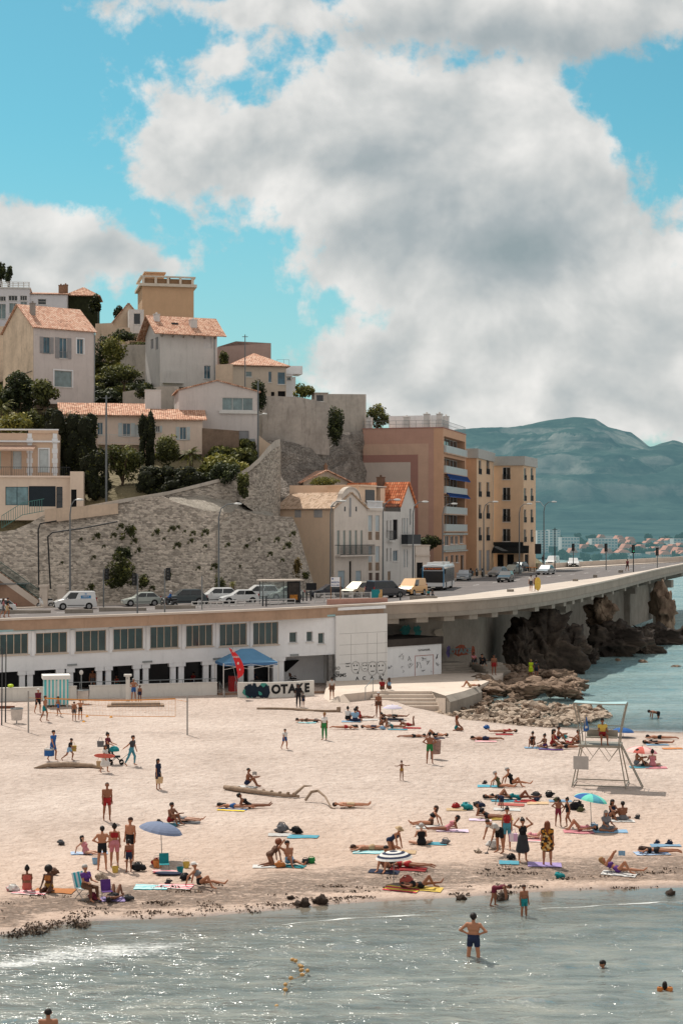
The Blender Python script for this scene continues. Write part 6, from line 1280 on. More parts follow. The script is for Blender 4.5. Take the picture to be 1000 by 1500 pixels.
KIND={'hatch':(3.9,.84,[(0,.42),(.05,.62),(.35,.74),(1.0,.90),(1.2,.94),(3.55,.96),(3.8,.92),(3.88,.6),(3.9,.42)],(1.05,1.85,3.15,3.75,1.44),(.72,3.2),.30), 'suv':(4.5,.92,[(0,.5),(.05,.78),(.3,.95),(1.2,1.06),(1.35,1.08),(4.2,1.10),(4.42,1.0),(4.48,.7),(4.5,.5)],(1.2,1.95,3.75,4.35,1.66),(.85,3.65),.36), 'sedan':(4.4,.87,[(0,.42),(.05,.6),(.35,.72),(1.2,.86),(1.4,.9),(3.6,.94),(4.3,.92),(4.38,.6),(4.4,.42)],(1.2,2.05,3.2,3.9,1.42),(.8,3.55),.31), 'mpv':(4.3,.88,[(0,.45),(.05,.7),(.35,.84),(.95,.98),(1.1,1.02),(4.0,1.04),(4.22,.98),(4.28,.6),(4.3,.45)],(.8,1.75,3.75,4.2,1.66),(.8,3.5),.31), 'van':(4.2,.90,[(0,.45),(.05,.74),(.3,.92),(.85,1.06),(1.0,1.08),(4.0,1.12),(4.12,1.1),(4.18,.6),(4.2,.45)],(.85,1.6,4.02,4.16,1.84),(.8,3.4),.31)}
def car(name, label, kind, pm, loc, rz, cat='car', group=None, extra=None):
 L, w, prof, (c0, c1, c2, c3, hr), (wf, wr_), R_=KIND[kind];root=empty(name, loc, rz, label, cat, group);ox=-L/2
 belt=lambda x:np.interp(x, [p[0]for p in prof], [p[1]for p in prof]);lo=.24
 poly=[(x,z)for x, z in prof]+[(L,lo), (0.05,lo)]
 mb=MB();ys=[(-w,.93), (-w*.93,1.0), (w*.93,1.0), (w,.93)];vs=[];cx, cz=L/2, .62
 for y, k in ys:vs+=[(ox+cx+(x-cx)*(.97+.03*k if k<1 else 1),y,cz+(z-cz)*k)for x, z in poly]
 n_=len(poly);fs=[(a*n_+i,a*n_+(i+1)%n_,(a+1)*n_+(i+1)%n_,(a+1)*n_+i)for a in range(3)for i in range(n_)]
 mb.add(vs, [f[::-1]for f in fs]+[tuple(range(n_)),tuple(range(3*n_,4*n_))[::-1]])
 wb, wt=w*.95, w*.80;B=lambda x:belt(x)-.03;hs=hr-.05
 cab=lambda s:[V((ox+c0,s*wb,B(c0))), V((ox+c3,s*wb,B(c3))), V((ox+c2,s*wt,hs)), V((ox+c1,s*wt,hs))]
 l, r=cab(-1), cab(1);rt=[V((ox+c1+.12,-wt*.9,hr)), V((ox+c2-.12,-wt*.9,hr)), V((ox+c2-.12,wt*.9,hr)), V((ox+c1+.12,wt*.9,hr))]
 mb.add(l+r+rt, [(0,1,2,3),(4,7,6,5),(0,3,7,4),(1,5,6,2),(3,2,9,8),(2,6,10,9),(6,7,11,10),(7,3,8,11),(8,9,10,11)]);mb.build('body', pm, root)
 def pane(a, b, c, d, nm='window', off=.012, ins=.08, m=CARG):
  q=[a, b, c, d];ce=(a+b+c+d)/4;nn=(b-a).cross(c-a).normalized();q=[p.lerp(ce,ins)+nn*off for p in q];mb=MB();mb.add(q, [(0,1,2,3)]);return mb.build(nm, m, root)
 pane(r[0], r[3], l[3], l[0], 'windscreen', ins=.06);pane(l[1], l[2], r[2], r[1], 'rear_window', ins=.1)
 for s, q in((-1,l), (1,r)):
  fr=((c2-.1)-c1)and.47
  if kind=='van':sp=[(.0,.34)]if pm in(WHT, YELP)else[(0,.34), (.36,.98)]
  else:sp=[(0,.46), (.48,1.0)]
  for t0, t1 in sp:
   lo_=lambda t:q[0].lerp(q[1], .03+.94*t);hi_=lambda t:q[3].lerp(q[2], .02+.96*t)
   a, b, c, d=lo_(t0), lo_(t1), hi_(t1), hi_(t0);a, b, c, d=a.lerp(d, .12), b.lerp(c, .12), c.lerp(b, .1), d.lerp(a, .1)
   if s<0:pane(a, b, c, d, ins=.03)
   else:pane(b, a, d, c, ins=.03)
 for x in(wf, wr_):
  for s in(-1, 1):
   cxx=ox+x;M=Matrix.Translation((cxx,s*(w-.10),R_))@Matrix.Rotation(rad(90), 4, 'X')
   mb=MB();mb.tube([(cxx,s*(w-.30),R_+.03),(cxx,s*(w+.004),R_+.03)], R_+.06, 16);mb.build('wheel_arch', BLACKP, root)
   mb=MB();mb.tube([(cxx,s*(w-.2),R_),(cxx,s*(w+.012),R_)], R_, 16);wh=mb.build('wheel', TYRE, root);mb=MB();mb.tube([(cxx,s*(w+.012),R_),(cxx,s*(w+.02),R_)], [R_*.66,R_*.6], 12);mb.build('rim', RIM, wh)
 zl=belt(.2)-.12
 for s in(-1, 1):
  mb=MB();mb.box(ox-.015, s*w*.9-.12*(s>0)-.0, zl-.08, ox+.3, s*w*.9+.12*(s<0)+s*.035, zl+.07);mb.build('headlight', LAMPG, root)
  mb=MB();mb.box(ox+L-.12, s*w*.9-(.1 if s>0 else-.1)if False else s*w*.9-.06, .78, ox+L+.012, s*w*.9+.06, 1.02 if kind!='van' else 1.2);mb.build('tail_light', REDL, root)
  mb=MB();mb.box(ox+c0+.32, s*(w+.08)-.09, belt(c0)+.0, ox+c0+.44, s*(w+.08)+.09, belt(c0)+.15);mb.build('mirror', pm if pm is not YELP else BLACKP, root)
  mb=MB();mb.box(ox+wf+R_+.12, s*w-.008*s-.012, .40, ox+wr_-R_-.12, s*w+.012, .47);mb.build('side_trim', BLACKP, root)
 mb=MB();mb.box(ox-.03, -w*.9, .26, ox+.12, w*.9, .5);mb.build('bumper', BLACKP if pm in(WHT,YELP)and kind=='van' or kind=='suv' else pm, root);mb=MB();mb.box(ox-.035, -w*.45, .52, ox+.05, w*.45, zl+.02);mb.build('grille', BLACKP, root)
 mb=MB();mb.box(ox-.045, -.26, .36, ox-.03, .26, .47);mb.build('number_plate', PLATE, root)
 return root, ox, w, L, hr
GC='cars parked along the foot of the stone wall'
def at(px, py):return onroad(px, py)
D=rad(17)
def side_text(c, txt, x, z, size, m, bg=None, bw=0, bh=0, s=-1):
 root, ox, w, L, hr=c;wx=w*.955 if z<1.1 else w*.9
 if bg:
  mb=MB();mb.box(ox+x-bw/2, -wx-.02, z-bh/2, ox+x+bw/2, -wx-.008, z+bh/2);p=mb.build('decal', bg, root)
 vs, fs=text_geo(txt, size, .02);mb=MB();mb.add([(ox+x+q.x,-wx-.026,z+q.z)for q in vs], fs);mb.build('lettering', m, root)
blue=mat('blue decal', (40,132,190), .6, .08);wl=mat('white lettering')
c=car('delivery_van', 'white delivery van with blue lettering panels driving along the stone wall', 'van', WHT, at(110,892.5), D, 'van', None);side_text(c, 'DIRECT', 3.1, 1.28, .2, wl, blue, 1.0, .26);side_text(c, 'services', 3.1, .98, .2, wl, blue, 1.1, .26);side_text(c, 'ID', 3.1, 1.58, .22, blue);side_text(c, 'service', 1.75, .95, .16, wl, blue, .75, .2)
for a in[('parked_car','white three door hatchback with bare wall behind, right of the delivery van','hatch',PSIL,at(207,887.5),D), ('parked_car','dark teal estate parked behind the scooter rider','suv',TEALD,at(270,886.5),D), ('parked_car','white crossover with black roof parked next to the dark teal estate','suv',WHT,at(317,884),D), ('parked_car','low white hatchback in front of the white crossover','hatch',WHT,at(350,884),D), ('parked_car','white minivan half hidden behind the bus shelter','mpv',WHT,at(379,879.5),D), ('parked_car','white hatchback seen through the glass of the bus shelter','hatch',PSIL,at(418,878.5),D)]:car(*a, group=GC)
car('parked_car', 'dark grey saloon behind the blue lettered sign', 'sedan', NAVYP, at(481,875), D);car('parked_car', 'champagne people carrier with glaring windscreen beside the sign', 'mpv', CHAM, at(526,874), rad(48));car('parked_car', 'navy van behind the turquoise notice board', 'van', NAVYP, at(564,875.5), rad(215))
car('delivery_van', 'small yellow van driving ahead of the bus', 'van', YELP, at(603,872), rad(62), 'van')
car('car', 'dark saloon driving towards the camera right of the bus', 'hatch', BLKP, at(740,852.5), rad(74));car('car', 'silver saloon driving past the black cafe awning', 'sedan', SIL, at(799,841.5), rad(66));car('car', 'white car farthest along the viaduct', 'suv', WHT, at(839,831.5), rad(84));car('car', 'small silver car parked just behind the bus', 'hatch', SIL, at(679,850), rad(80))
GR2='cars parked by the cafe'
for a in[('parked_car','grey car parked nearest the motorbikes by the cafe','hatch',SIL,at(729,844.5),rad(62)), ('parked_car','white car parked behind the dark saloon by the cafe','sedan',PSIL,at(750,840.5),rad(62)), ('parked_car','dark estate parked closest to the cafe tables','suv',TEALD,at(759,838.5),rad(62))]:car(*a, group=GR2)
car('delivery_van', 'white van parked beyond the cafe on the far side of the road', 'van', WHT, at(809,829), rad(70), 'van');car('parked_car', 'white car cut by the left edge of the picture', 'hatch', WHT, at(-6,899), D)
def bus():
 p=at(634, 865.5);root=empty('bus', p, rad(80), 'white and blue city bus with dark windscreen and orange destination sign', 'bus');L, w, h=11.5, 1.26, 3.05;ox=-.0
 bl=paint('bus blue paint', (36,130,176));mb=MB();sec=[(-w,.35), (-w,2.75), (-w*.9,2.98), (0,h), (w*.9,2.98), (w,2.75), (w,.35)];k=len(sec);vs=[(x,y*s,.35+(z-.35)*t)for x, s, t in((0,.97,.985),(.12,1,1),(L-.1,1,1),(L,.97,.985))for y, z in sec]
 mb.add(vs, [(a*k+i,(a+1)*k+i,(a+1)*k+(i+1)%k,a*k+(i+1)%k)[::-1]for a in range(3)for i in range(k)]+[tuple(range(k)),tuple(range(3*k,4*k))[::-1]]);mb.build('body', paint('bus white paint',(208,212,214)), root)
 mb=MB();mb.box(-.03, -w*.93, .95, -.004, w*.93, 2.3);mb.build('windscreen', mat('smoked bus glass',(34,38,42),.25,.2,1), root);mb=MB();mb.box(-.035, -w*.86, 2.38, -.004, w*.86, 2.74);mb.build('destination_sign', mat('black sign glass',(22,22,24),.3), root)
 o=mat('orange dot lettering', (240,120,60), .6, .05);vs, fs=text_geo('83 ROND POINT', .26, .01);mb=MB();mb.add([(-.04,-q.x,2.56+q.z)for q in vs], fs);mb.build('lettering', o, root)
 for s in(-1, 1):
  mb=MB();mb.box(-.02, s*w*.965-.05, .5, .16, s*w*.965+.055, 2.8);mb.build('corner_trim', bl, root);mb=MB();mb.box(.3, s*w-.01, .95, L-.3, s*w+.012, 2.55);mb.build('side_window', mat('smoked bus glass',(34,38,42),.25,.2,1), root);mb=MB();mb.box(.2, s*(w-.03)-.02, 2.6, L-.2, s*(w-.03)+.035, 2.8);mb.build('roof_stripe', bl, root)
  mb=MB();mb.box(-.03, s*w*.75-.18, .55, 0, s*w*.75+.18, .75);mb.build('headlight', LAMPG, root);mb=MB();mb.bar((.0,s*w,2.6), (-.35,s*(w+.15),2.5), .05);mb.box(-.42, s*(w+.15)-.08, 2.0, -.32, s*(w+.15)+.08, 2.5);mb.build('mirror', BLACKP, root)
  for x in(2.4, 8.6):
   mb=MB();mb.tube([(x,s*(w-.3),.55),(x,s*(w+.005),.55)], .58, 16);mb.build('wheel_arch', BLACKP, root);mb=MB();mb.tube([(x,s*(w-.2),.48),(x,s*(w+.02),.48)], .48, 16);wh=mb.build('wheel', TYRE, root);mb=MB();mb.tube([(x,s*(w+.02),.48),(x,s*(w+.03),.48)], .27, 12);mb.build('rim', RIM, wh)
 mb=MB();mb.box(-.04, -w*.9, .3, .1, w*.9, .5);mb.build('bumper', BLACKP, root);mb=MB();mb.box(1.5, -w*.7, h-.06, 4.5, w*.7, h+.22);mb.box(7, -w*.7, h-.06, 9.5, w*.7, h+.2);mb.build('roof_unit', WHT, root);mb=MB();mb.box(-.05, -.26, .36, -.04, .26, .47);mb.build('number_plate', PLATE, root)
bus()
def scooter(label, loc, rz, pm, group=None, sc=1.0, name='motor_scooter'):
 root=empty(name, loc, rz, label, 'scooter', group);root.scale=(sc,)*3
 for x in(-.62, .62):
  mb=MB();M=Matrix.Translation((x,0,.26))@Matrix.Rotation(rad(90), 4, 'X');mb.lathe([(.16,-.05),(.24,-.055),(.265,0),(.24,.055),(.16,.05)], 14, M=M);wh=mb.build('wheel', TYRE, root);mb=MB();mb.tube([(x,-.03,.26),(x,.03,.26)], .16, 10);mb.build('rim', RIM, wh)
 mb=MB();S=[(-.52,.3,.06), (-.42,.95,.14), (-.3,.6,.18), (-.1,.28,.16), (.2,.32,.16), (.4,.62,.17), (.85,.68,.12)];mb.tube([(x,0,z)for x,z,r in S], [r for x,z,r in S], 8);mb.build('body', pm, root)
 mb=MB();mb.tube([(.05,0,.78),(.3,0,.80),(.8,0,.84)], [.1,.14,.1], 8);mb.build('seat', BLACKP, root);mb=MB();mb.tube([(-.42,-.32,1.02),(-.46,0,1.0),(-.42,.32,1.02)], .025, 6);mb.build('handlebar', BLACKP, root);mb=MB();mb.ball((-.55,0,.9), .09);mb.build('headlight', LAMPG, root);mb=MB();mb.quad((-.46,-.16,1.0), (-.46,.16,1.0), (-.34,.13,1.32), (-.34,-.13,1.32));mb.build('windshield', CARG, root)
 return root
scooter('white scooter parked by the stone gate pillar at the wall', at(66,890), rad(20), WHT);scooter('black scooter carrying a helmeted rider in front of the teal estate', at(248,890.5), rad(17), BLKP)
for i, px in enumerate((690,698,706)):scooter('dark motorbike parked in the row beside the ochre blocks', at(px,845.5), rad(70+8*i), BLKP, 'motorbikes parked by the ochre blocks')
POLE=mat('grey painted pole', (112,116,118), .55, .1, 2, metal=.3)
def lamp(px, Y, zb_py, top_py, dx, label, double=False):
 p=P(px, zb_py, Y);p.z=ZR(p.x)+.1;h=P(px, top_py, Y).z-p.z;root=empty('street_lamp', p, 0, label, 'street lamp', 'street lamps along the corniche');s=Y/F
 mb=MB();ax=dx*s;mb.tube([(0,0,0),(0,0,h*.3),(0,0,h*.86),(ax*.12,0,h*.95),(ax*.45,0,h*.995),(ax*.85,0,h)], [.13,.10,.075,.06,.05,.045], 8);mb.build('pole', POLE, root)
 for sg in((1,-.6)if double else(1,)):
  mb=MB()
  if sg<0:mb.tube([(0,0,h*.93),(sg*ax*.6,0,h)], .045, 6)
  mb.ball((ax*sg,0,h), .45, .2, .13, 10, 6);mb.build('lamp_head', mat('pale lamp head',(206,208,206),.4,.05), root)
for a in[(103,170.5,862,732,14,'street lamp in front of the stepped wall above the white delivery van'), (320.5,175,870,738,28,'street lamp whose curved arm rises past the pale rubble slope'), (484,189,870,734,18,'street lamp at the corner of the dutch gabled townhouse'), (560.6,197,862,732,21,'street lamp in front of the narrow buff townhouse'), (604.5,205,850,735,18,'street lamp in front of the white gabled townhouse'), (648,218,850,738,17,'street lamp before the balconies of the pink block'), (708,236,845,735,17,'street lamp before the slim ochre block'), (760,252,835,738,15,'street lamp rising through the black cafe awning')]:lamp(*a)
lamp(796, 262, 825, 735, 15, 'double headed street lamp beyond the square ochre block', True)
def pole(px, Y, py0, py1, r, label, name='utility_pole', m=None, head=None):
 p=P(px, py1, Y);h=(py1-py0)/F*Y;root=empty(name, p, 0, label, 'pole');mb=MB();mb.tube([(0,0,-1),(0,0,h)], [r,r*.7], 8);mb.build('pole', m or POLE, root)
 if head:mb=MB();mb.tube([(0,0,h*head[1]),(head[0]*.7,0,h*head[1]+.15)], .04, 6);mb.ball((head[0],0,h*head[1]+.15), .32, .16, .12);mb.build('lamp_head', mat('pale lamp head'), root)
 else:mb=MB();mb.box(-.4, -.05, h-.35, .4, .05, h-.27);mb.build('cross_arm', m or POLE, root)
pole(156, 187, 579, 738, .14, 'tall dark pole standing in front of the cream villa balcony');pole(378, 199, 558, 690, .13, 'tall dark lamp pole by the climbing alley', head=(.8,.62));pole(359, 228, 490, 585, .09, 'thin wire pole in front of the pyramid roofed house')
pole(812, 262, 773, 832, .1, 'dark sign pole beside the white van beyond the cafe', m=IRON)
GREEN_ON=mat('green signal', (60,210,150), .4)
def tlight(px, Y, py0, py1, s, label, on=False, thin=False):
 p=P(px, py1, Y);h=(py1-py0)/F*Y;root=empty('traffic_light', p, 0, label, 'traffic light', 'traffic lights of the crossing');mb=MB();mb.tube([(0,0,-.4),(0,0,h)], .07, 8);mb.build('pole', POLE if not on else IRON, root)
 mb=MB();mb.box(s*.3-.16, -.18, h-1.0, s*.3+.16, .12, h);mb.box(s*.3-.22, .121, h-1.08, s*.3+.22, .15, h+.08);hd=mb.build('signal_head', BLACKP, root)
 for k in range(3):mb=MB();c=V((s*.3,-.19,h-.2-.3*k));mb.ball(c, .1, .04, .1, 10, 6);mb.build('signal_lens', GREEN_ON if on and k==2 else GLASSD, hd)
for a in[(152,166,834,887,1,'traffic light pole in front of the big hanging shrub'), (201.5,152,841,899,-1,'traffic light on a pale pole in front of the white hatchback'), (241.5,149,833,899,1,'traffic light on a pale pole beside the scooter rider'), (839,258,797,826,0,'traffic light above the white car on the viaduct'), (887,232,797,831,0,'traffic light with dark lamps in the middle of the viaduct'), (927,228,799,834,0,'traffic light showing green on the viaduct',True), (962,236,803,834,0,'traffic light nearest the right end of the viaduct')]:tlight(*a)
mb=MB();mb.tube([(0,0,0),(0,0,2.9)], .06, 7);mb.build('post', POLE, loc=P(296,893,142), label='bare grey post at the kerb in front of the white crossover', cat='post')
def bus_shelter():
 a, b=onroad(385, 885.5), onroad(425, 885);d=b-a;L=3.9;root=empty('bus_shelter', a, rad(17), 'glass bus shelter with a poster panel on the seaward pavement', 'bus shelter')
 for x, y in((0,0), (0,1.3), (2.5,1.3), (L,0), (L,1.3)):mb=MB();mb.box(x-.04, y-.04, 0, x+.04, y+.04, 2.35);mb.build('post', POLE, root)
 mb=MB();mb.box(-.25, -.3, 2.353, L+.25, 1.6, 2.5);mb.build('roof', CAPS, root);m, n, b_, out=new_mat('clear shelter glass');n.set(out, 0, n('ShaderNodeMixShader',{0:.25,1:n('ShaderNodeBsdfTransparent',{0:(.9,.95,.95,1)}),2:b_}));n.set(b_, 'Base Color', (.5,.56,.58,1));n.set(b_, 'Roughness', .1)
 mb=MB();mb.box(.05, 1.28, .3, L-.05, 1.3, 2.2);mb.build('glass_panel', m, root);mb=MB();mb.box(2.55, -.08, .15, L-.05, .08, 2.3);pp=mb.build('poster_case', BLACKP, root);mb=MB();mb.box(2.65, -.1, .35, L-.15, -.083, 2.15);mb.build('poster', mat('dark poster',(56,50,46),.4,.5,3), pp);mb=MB();mb.box(2.8, -.108, .45, L-.3, -.102, .95);mb.build('poster_print', mat('orange poster print',(200,130,50),.5,.5,6), pp)
 mb=MB();mb.box(.4, .8, .4, 2.2, 1.15, .46);mb.build('bench', POLE, root)
bus_shelter()
def left_shelter():
 root=empty('bus_shelter', onroad(10,891), rad(16), 'dark glazed bus shelter below the green stair rail at the left edge', 'bus shelter')
 mb=MB();mb.box(-3.5, -.4, 2.5, 2.3, 1.6, 2.62);mb.build('roof', POLE, root)
 for x in(-3.3, -.4, 2.1):mb=MB();mb.box(x-.04, 1.4, 0, x+.04, 1.48, 2.5);mb.build('post', POLE, root)
 mb=MB();mb.box(-3.3, 1.42, .3, 2.1, 1.44, 2.3);mb.build('glass_panel', GLASSD, root);mb=MB();mb.box(.1, 1.30, .7, 1.2, 1.38, 2.2);mb.build('poster', mat('pale blue poster',(150,180,190),.4,.3,4), root)
 a, b=P(57, 882, 172.2), P(-20, 825, 173);root=empty('stairway', a, 0, 'stone stair with green mesh railing climbing the retaining wall at the left', 'stairs');d=b-a;mb=MB();k=14
 for i in range(k):q=d*(i/k);mb.box(q.x+d.x/k, -.1, -1, q.x, 1.4, q.z+d.z/k)
 mb.build('steps', STEP, root);grn=mat('green railing paint', (46,84,80), .6, .1);mb=MB()
 for z in(.15, 1.05):mb.bar((0,-.1,z+.3), (d.x,-.1,d.z+z+.3), .05)
 for i in range(60):q=d*(i/59);mb.bar((q.x,-.1,q.z+.3), (q.x,-.1,q.z+1.35), .025)
 mb.build('railing', grn, root);mb=MB();mb.add([(0,-.12,-.6),(d.x,-.12,d.z-.6),(d.x,-.12,d.z+.2),(0,-.12,.2)], [(0,3,2,1)]);mb.build('stringer', CAPS, root)
 a, b, c=P(4, 774, 175.4), P(34, 755, 175.8), P(66, 749, 176.4);mb=MB()
 for q, e in((a,b), (b,c)):
  for z in(0.05, 1.35):mb.bar(q-a+V((0,-.3,z)), e-a+V((0,-.3,z)), .06)
  for i in range(9):f=(q.lerp(e,i/9))-a+V((0,-.3,0));mb.bar(f, f+V((0,0,1.35)), .04)
 mb.build('stair_railing', mat('teal railing paint',(76,128,122),.6,.1), loc=a, label='teal railing along the stair in front of the glazed terrace house', cat='railing')
 for px, lab in((65,'stubby stone gate pillar behind the white scooter'), (91,'second stone gate pillar behind the white delivery van')):
  p=P(px, 884, 171.5);mb=MB();mb.box(-.4, -.3, -.5, .4, .3, 1.7);mb.box(-.5, -.4, 1.703, .5, .4, 1.95);mb.build('gate_pillar', CAPS, loc=p, label=lab, cat='pillar')
 pts=[P(75,862,172.6), P(71,786,174.8), P(78,780,175.0), P(120,774,175.6), P(173,764,176.2)];mb=MB();mb.tube([p-pts[0]+V((0,-.25,0))for p in pts], .08, 6);mb.build('drain_pipe', BLACKP, loc=pts[0], label='black pipe running along and down the stone wall below the plastered strip', cat='pipe')
 pts=[P(58,864,172.6), P(57,776,175.2), P(60,767,175.6), P(84,763,176)];mb=MB();mb.tube([p-pts[0]+V((0,-.25,0))for p in pts], .08, 6);mb.build('drain_pipe', BLACKP, loc=pts[0], label='black pipe bending down the stone wall nearest the green stair', cat='pipe')
left_shelter()
def sign():
 a=onroad(484.5, 883.5);b=onroad(498.5, 883);root=empty('sign_board', a, 0, 'white board with blue lettering on two wooden posts by the parapet', 'sign');w=(b-a).x;z1=P(0, 845.5, a.y).z-a.z;z0=P(0, 859.5, a.y).z-a.z
 for x in(0, w):mb=MB();mb.box(x-.05, .03, 0, x+.05, .12, z1+.02);mb.build('post', mat('brown timber post',(150,120,96),.9,.15), root)
 mb=MB();mb.box(0, -.03, z0, w-.06, .027, z1);mb.build('board', WHITEWALL, root);bl=mat('blue lettering', (44,84,140), .6);h=z1-z0
 for t, z, s in(('MAISON',.46,.24), ('DE LA MER',.16,.185)):vs, fs=text_geo(t, s, .025);mb=MB();mb.add([(w/2-.03+q.x*.92,-.036,z0+h*z+q.z)for q in vs], fs);mb.build('lettering', bl, root)
 mb=MB();mb.box(.1, -.038, z0+h*.74, .24, -.032, z0+h*.92);mb.build('emblem', bl, root)
 a=onroad(544, 881);root=empty('notice_board', a, rad(10), 'turquoise and sand coloured notice board on short legs', 'notice board');w=1.1;mb=MB();mb.box(0, -.03, .35, w, .03, 1.2);mb.build('panel', mat('turquoise print',(24,140,148),.5,.25,1.5), root)
 mb=MB();mb.prism([(w*.62,.36),(w-.005,.36),(w-.005,1.19),(w*.72,1.19),(w*.8,.95),(w*.66,.7)], 0, .006, 0, Matrix(((1,0,0,0),(0,0,1,-.04),(0,1,0,0),(0,0,0,1))));mb.build('beach_print', mat('sand print',(206,166,110),.6,.2,3), root)
 for x in(.08, w-.08):mb=MB();mb.box(x-.04, -.02, 0, x+.04, .05, .35);mb.build('leg', BLACKP, root)
 a, b=onroad(480, 886), onroad(566, 881.5);d=b-a;ang=math.atan2(d.y, d.x);mb=MB();mb.box(0, -.2, 0, d.length, .2, .55);mb.build('planter_wall', mat('rosy concrete',(200,154,138),.9,.1), loc=a, rz=ang, label='long low rosy wall below the blue lettered sign', cat='wall')
 a, b=onroad(461, 883), onroad(543, 879);d=b-a;root=empty('rail_fence', a, math.atan2(d.y,d.x), 'white mesh panelled rail fence behind the rosy low wall', 'fence');k=6
 for i in range(k+1):mb=MB();x=d.length*i/k;mb.box(x-.05, -.04, 0, x+.05, .04, 1.0);mb.build('post', WHITE_FRAME, root)
 mb=MB();mb.box(0, -.03, .9, d.length, .03, .98);mb.box(0, -.03, .2, d.length, .03, .26)
 for i in range(50):x=d.length*i/50;mb.box(x, -.01, .26, x+.03, .01, .9)
 mb.build('panel', mat('pale mesh',(196,194,190),.6), root)
 for j, (x0, x1, lab)in enumerate(((281,345,'low white tubular barrier in front of the parked white cars'),(346,432,'low white tubular barrier beside the bus shelter'))):
  a, b=onroad(x0, 891-j*3.0), onroad(x1, 887.5-j*3.0);d=b-a;root=empty('barrier', a, math.atan2(d.y,d.x), lab, 'barrier');mb=MB()
  for z in(.3, .62):mb.tube([(0,0,z),(d.length,0,z)], .05, 6)
  mb.build('rail', WHITE_FRAME, root)
  for i in range(8):mb=MB();x=d.length*i/7;mb.tube([(x,0,0),(x,0,.62)], .05, 6);mb.build('post', WHITE_FRAME, root)
 for px, py in((385,888), (390,888.5), (428,882), (449,880.5), (455,880), (586,879.5), (444,881)):mb=MB();mb.tube([(0,0,0),(0,0,.95)], .07, 8);mb.ball((0,0,.97), .09);mb.build('bollard', IRON, loc=onroad(px,py), label='short dark bollard on the seaward pavement', cat='bollard', group='bollards on the seaward pavement')
 for x0, x1, py, lab in((0,74,899.5,'long low concrete kerb bench left of the delivery van'), (96,136,898.5,'low concrete kerb bench in front of the delivery van'), (146,214,895.8,'low concrete kerb bench in front of the white hatchback'), (228,286,892.5,'low concrete kerb bench beside the scooter rider'), (600,640,878.6,'low concrete bench behind the two seated children'), (742,752,868.5,'weathered concrete block on the viaduct pavement nearest the walkers'), (838,846,852.8,'weathered concrete block on the viaduct pavement past the walkers'), (868,874,846.2,'weathered concrete block in the middle of the viaduct pavement'), (905,912,839,'weathered concrete block nearest the right end of the pavement')):
  a, b=onroad(x0, py), onroad(x1, py-(x1-x0)*.02);d=b-a;mb=MB();mb.box(0, -.2, 0, d.length, .2, .4);mb.build('kerb_bench', CONC, loc=a, rz=math.atan2(d.y,d.x), label=lab, cat='bench')
 p=at(449, 878);mb=MB();mb.tube([(0,0,0),(0,0,1.3)], .05, 7);mb.box(-.55, -.1, 1.0, .55, .1, 1.75);mb.build('covered_sign', BLACKP, loc=p+V((.5,0,0)), label='sign wrapped in black plastic beside the bollards', cat='sign')
 for px, lab in((771,'orange and black cafe table set nearest the square ochre block'), (779,'orange and black cafe table set at the pavement edge')):
  root=empty('cafe_table', at(px,838), .3, lab, 'table');mb=MB();mb.box(-.6, -.5, .7, .6, .5, .78);mb.build('tabletop', mat('orange table',(220,130,60),.6), root)
  for x, y in((-.5,-.4), (.5,-.4), (.5,.4), (-.5,.4)):mb=MB();mb.box(x-.04, y-.04, 0, x+.04, y+.04, .7);mb.build('leg', BLACKP, root)
 mb=MB();mb.box(-.5, -.06, -.8, .5, .06, .8);mb.build('cafe_sign', BLACKP, loc=P(787.5,804,258), label='square black hanging sign beside the cafe', cat='sign')
sign()
o=strip_obj('far_parapet', [(-.2,0),(.2,0),(.2,.95),(-.2,.95)], CAPS, 70, 110, curve=FAR, label='pale low parapet along the far side of the viaduct', cat='parapet')
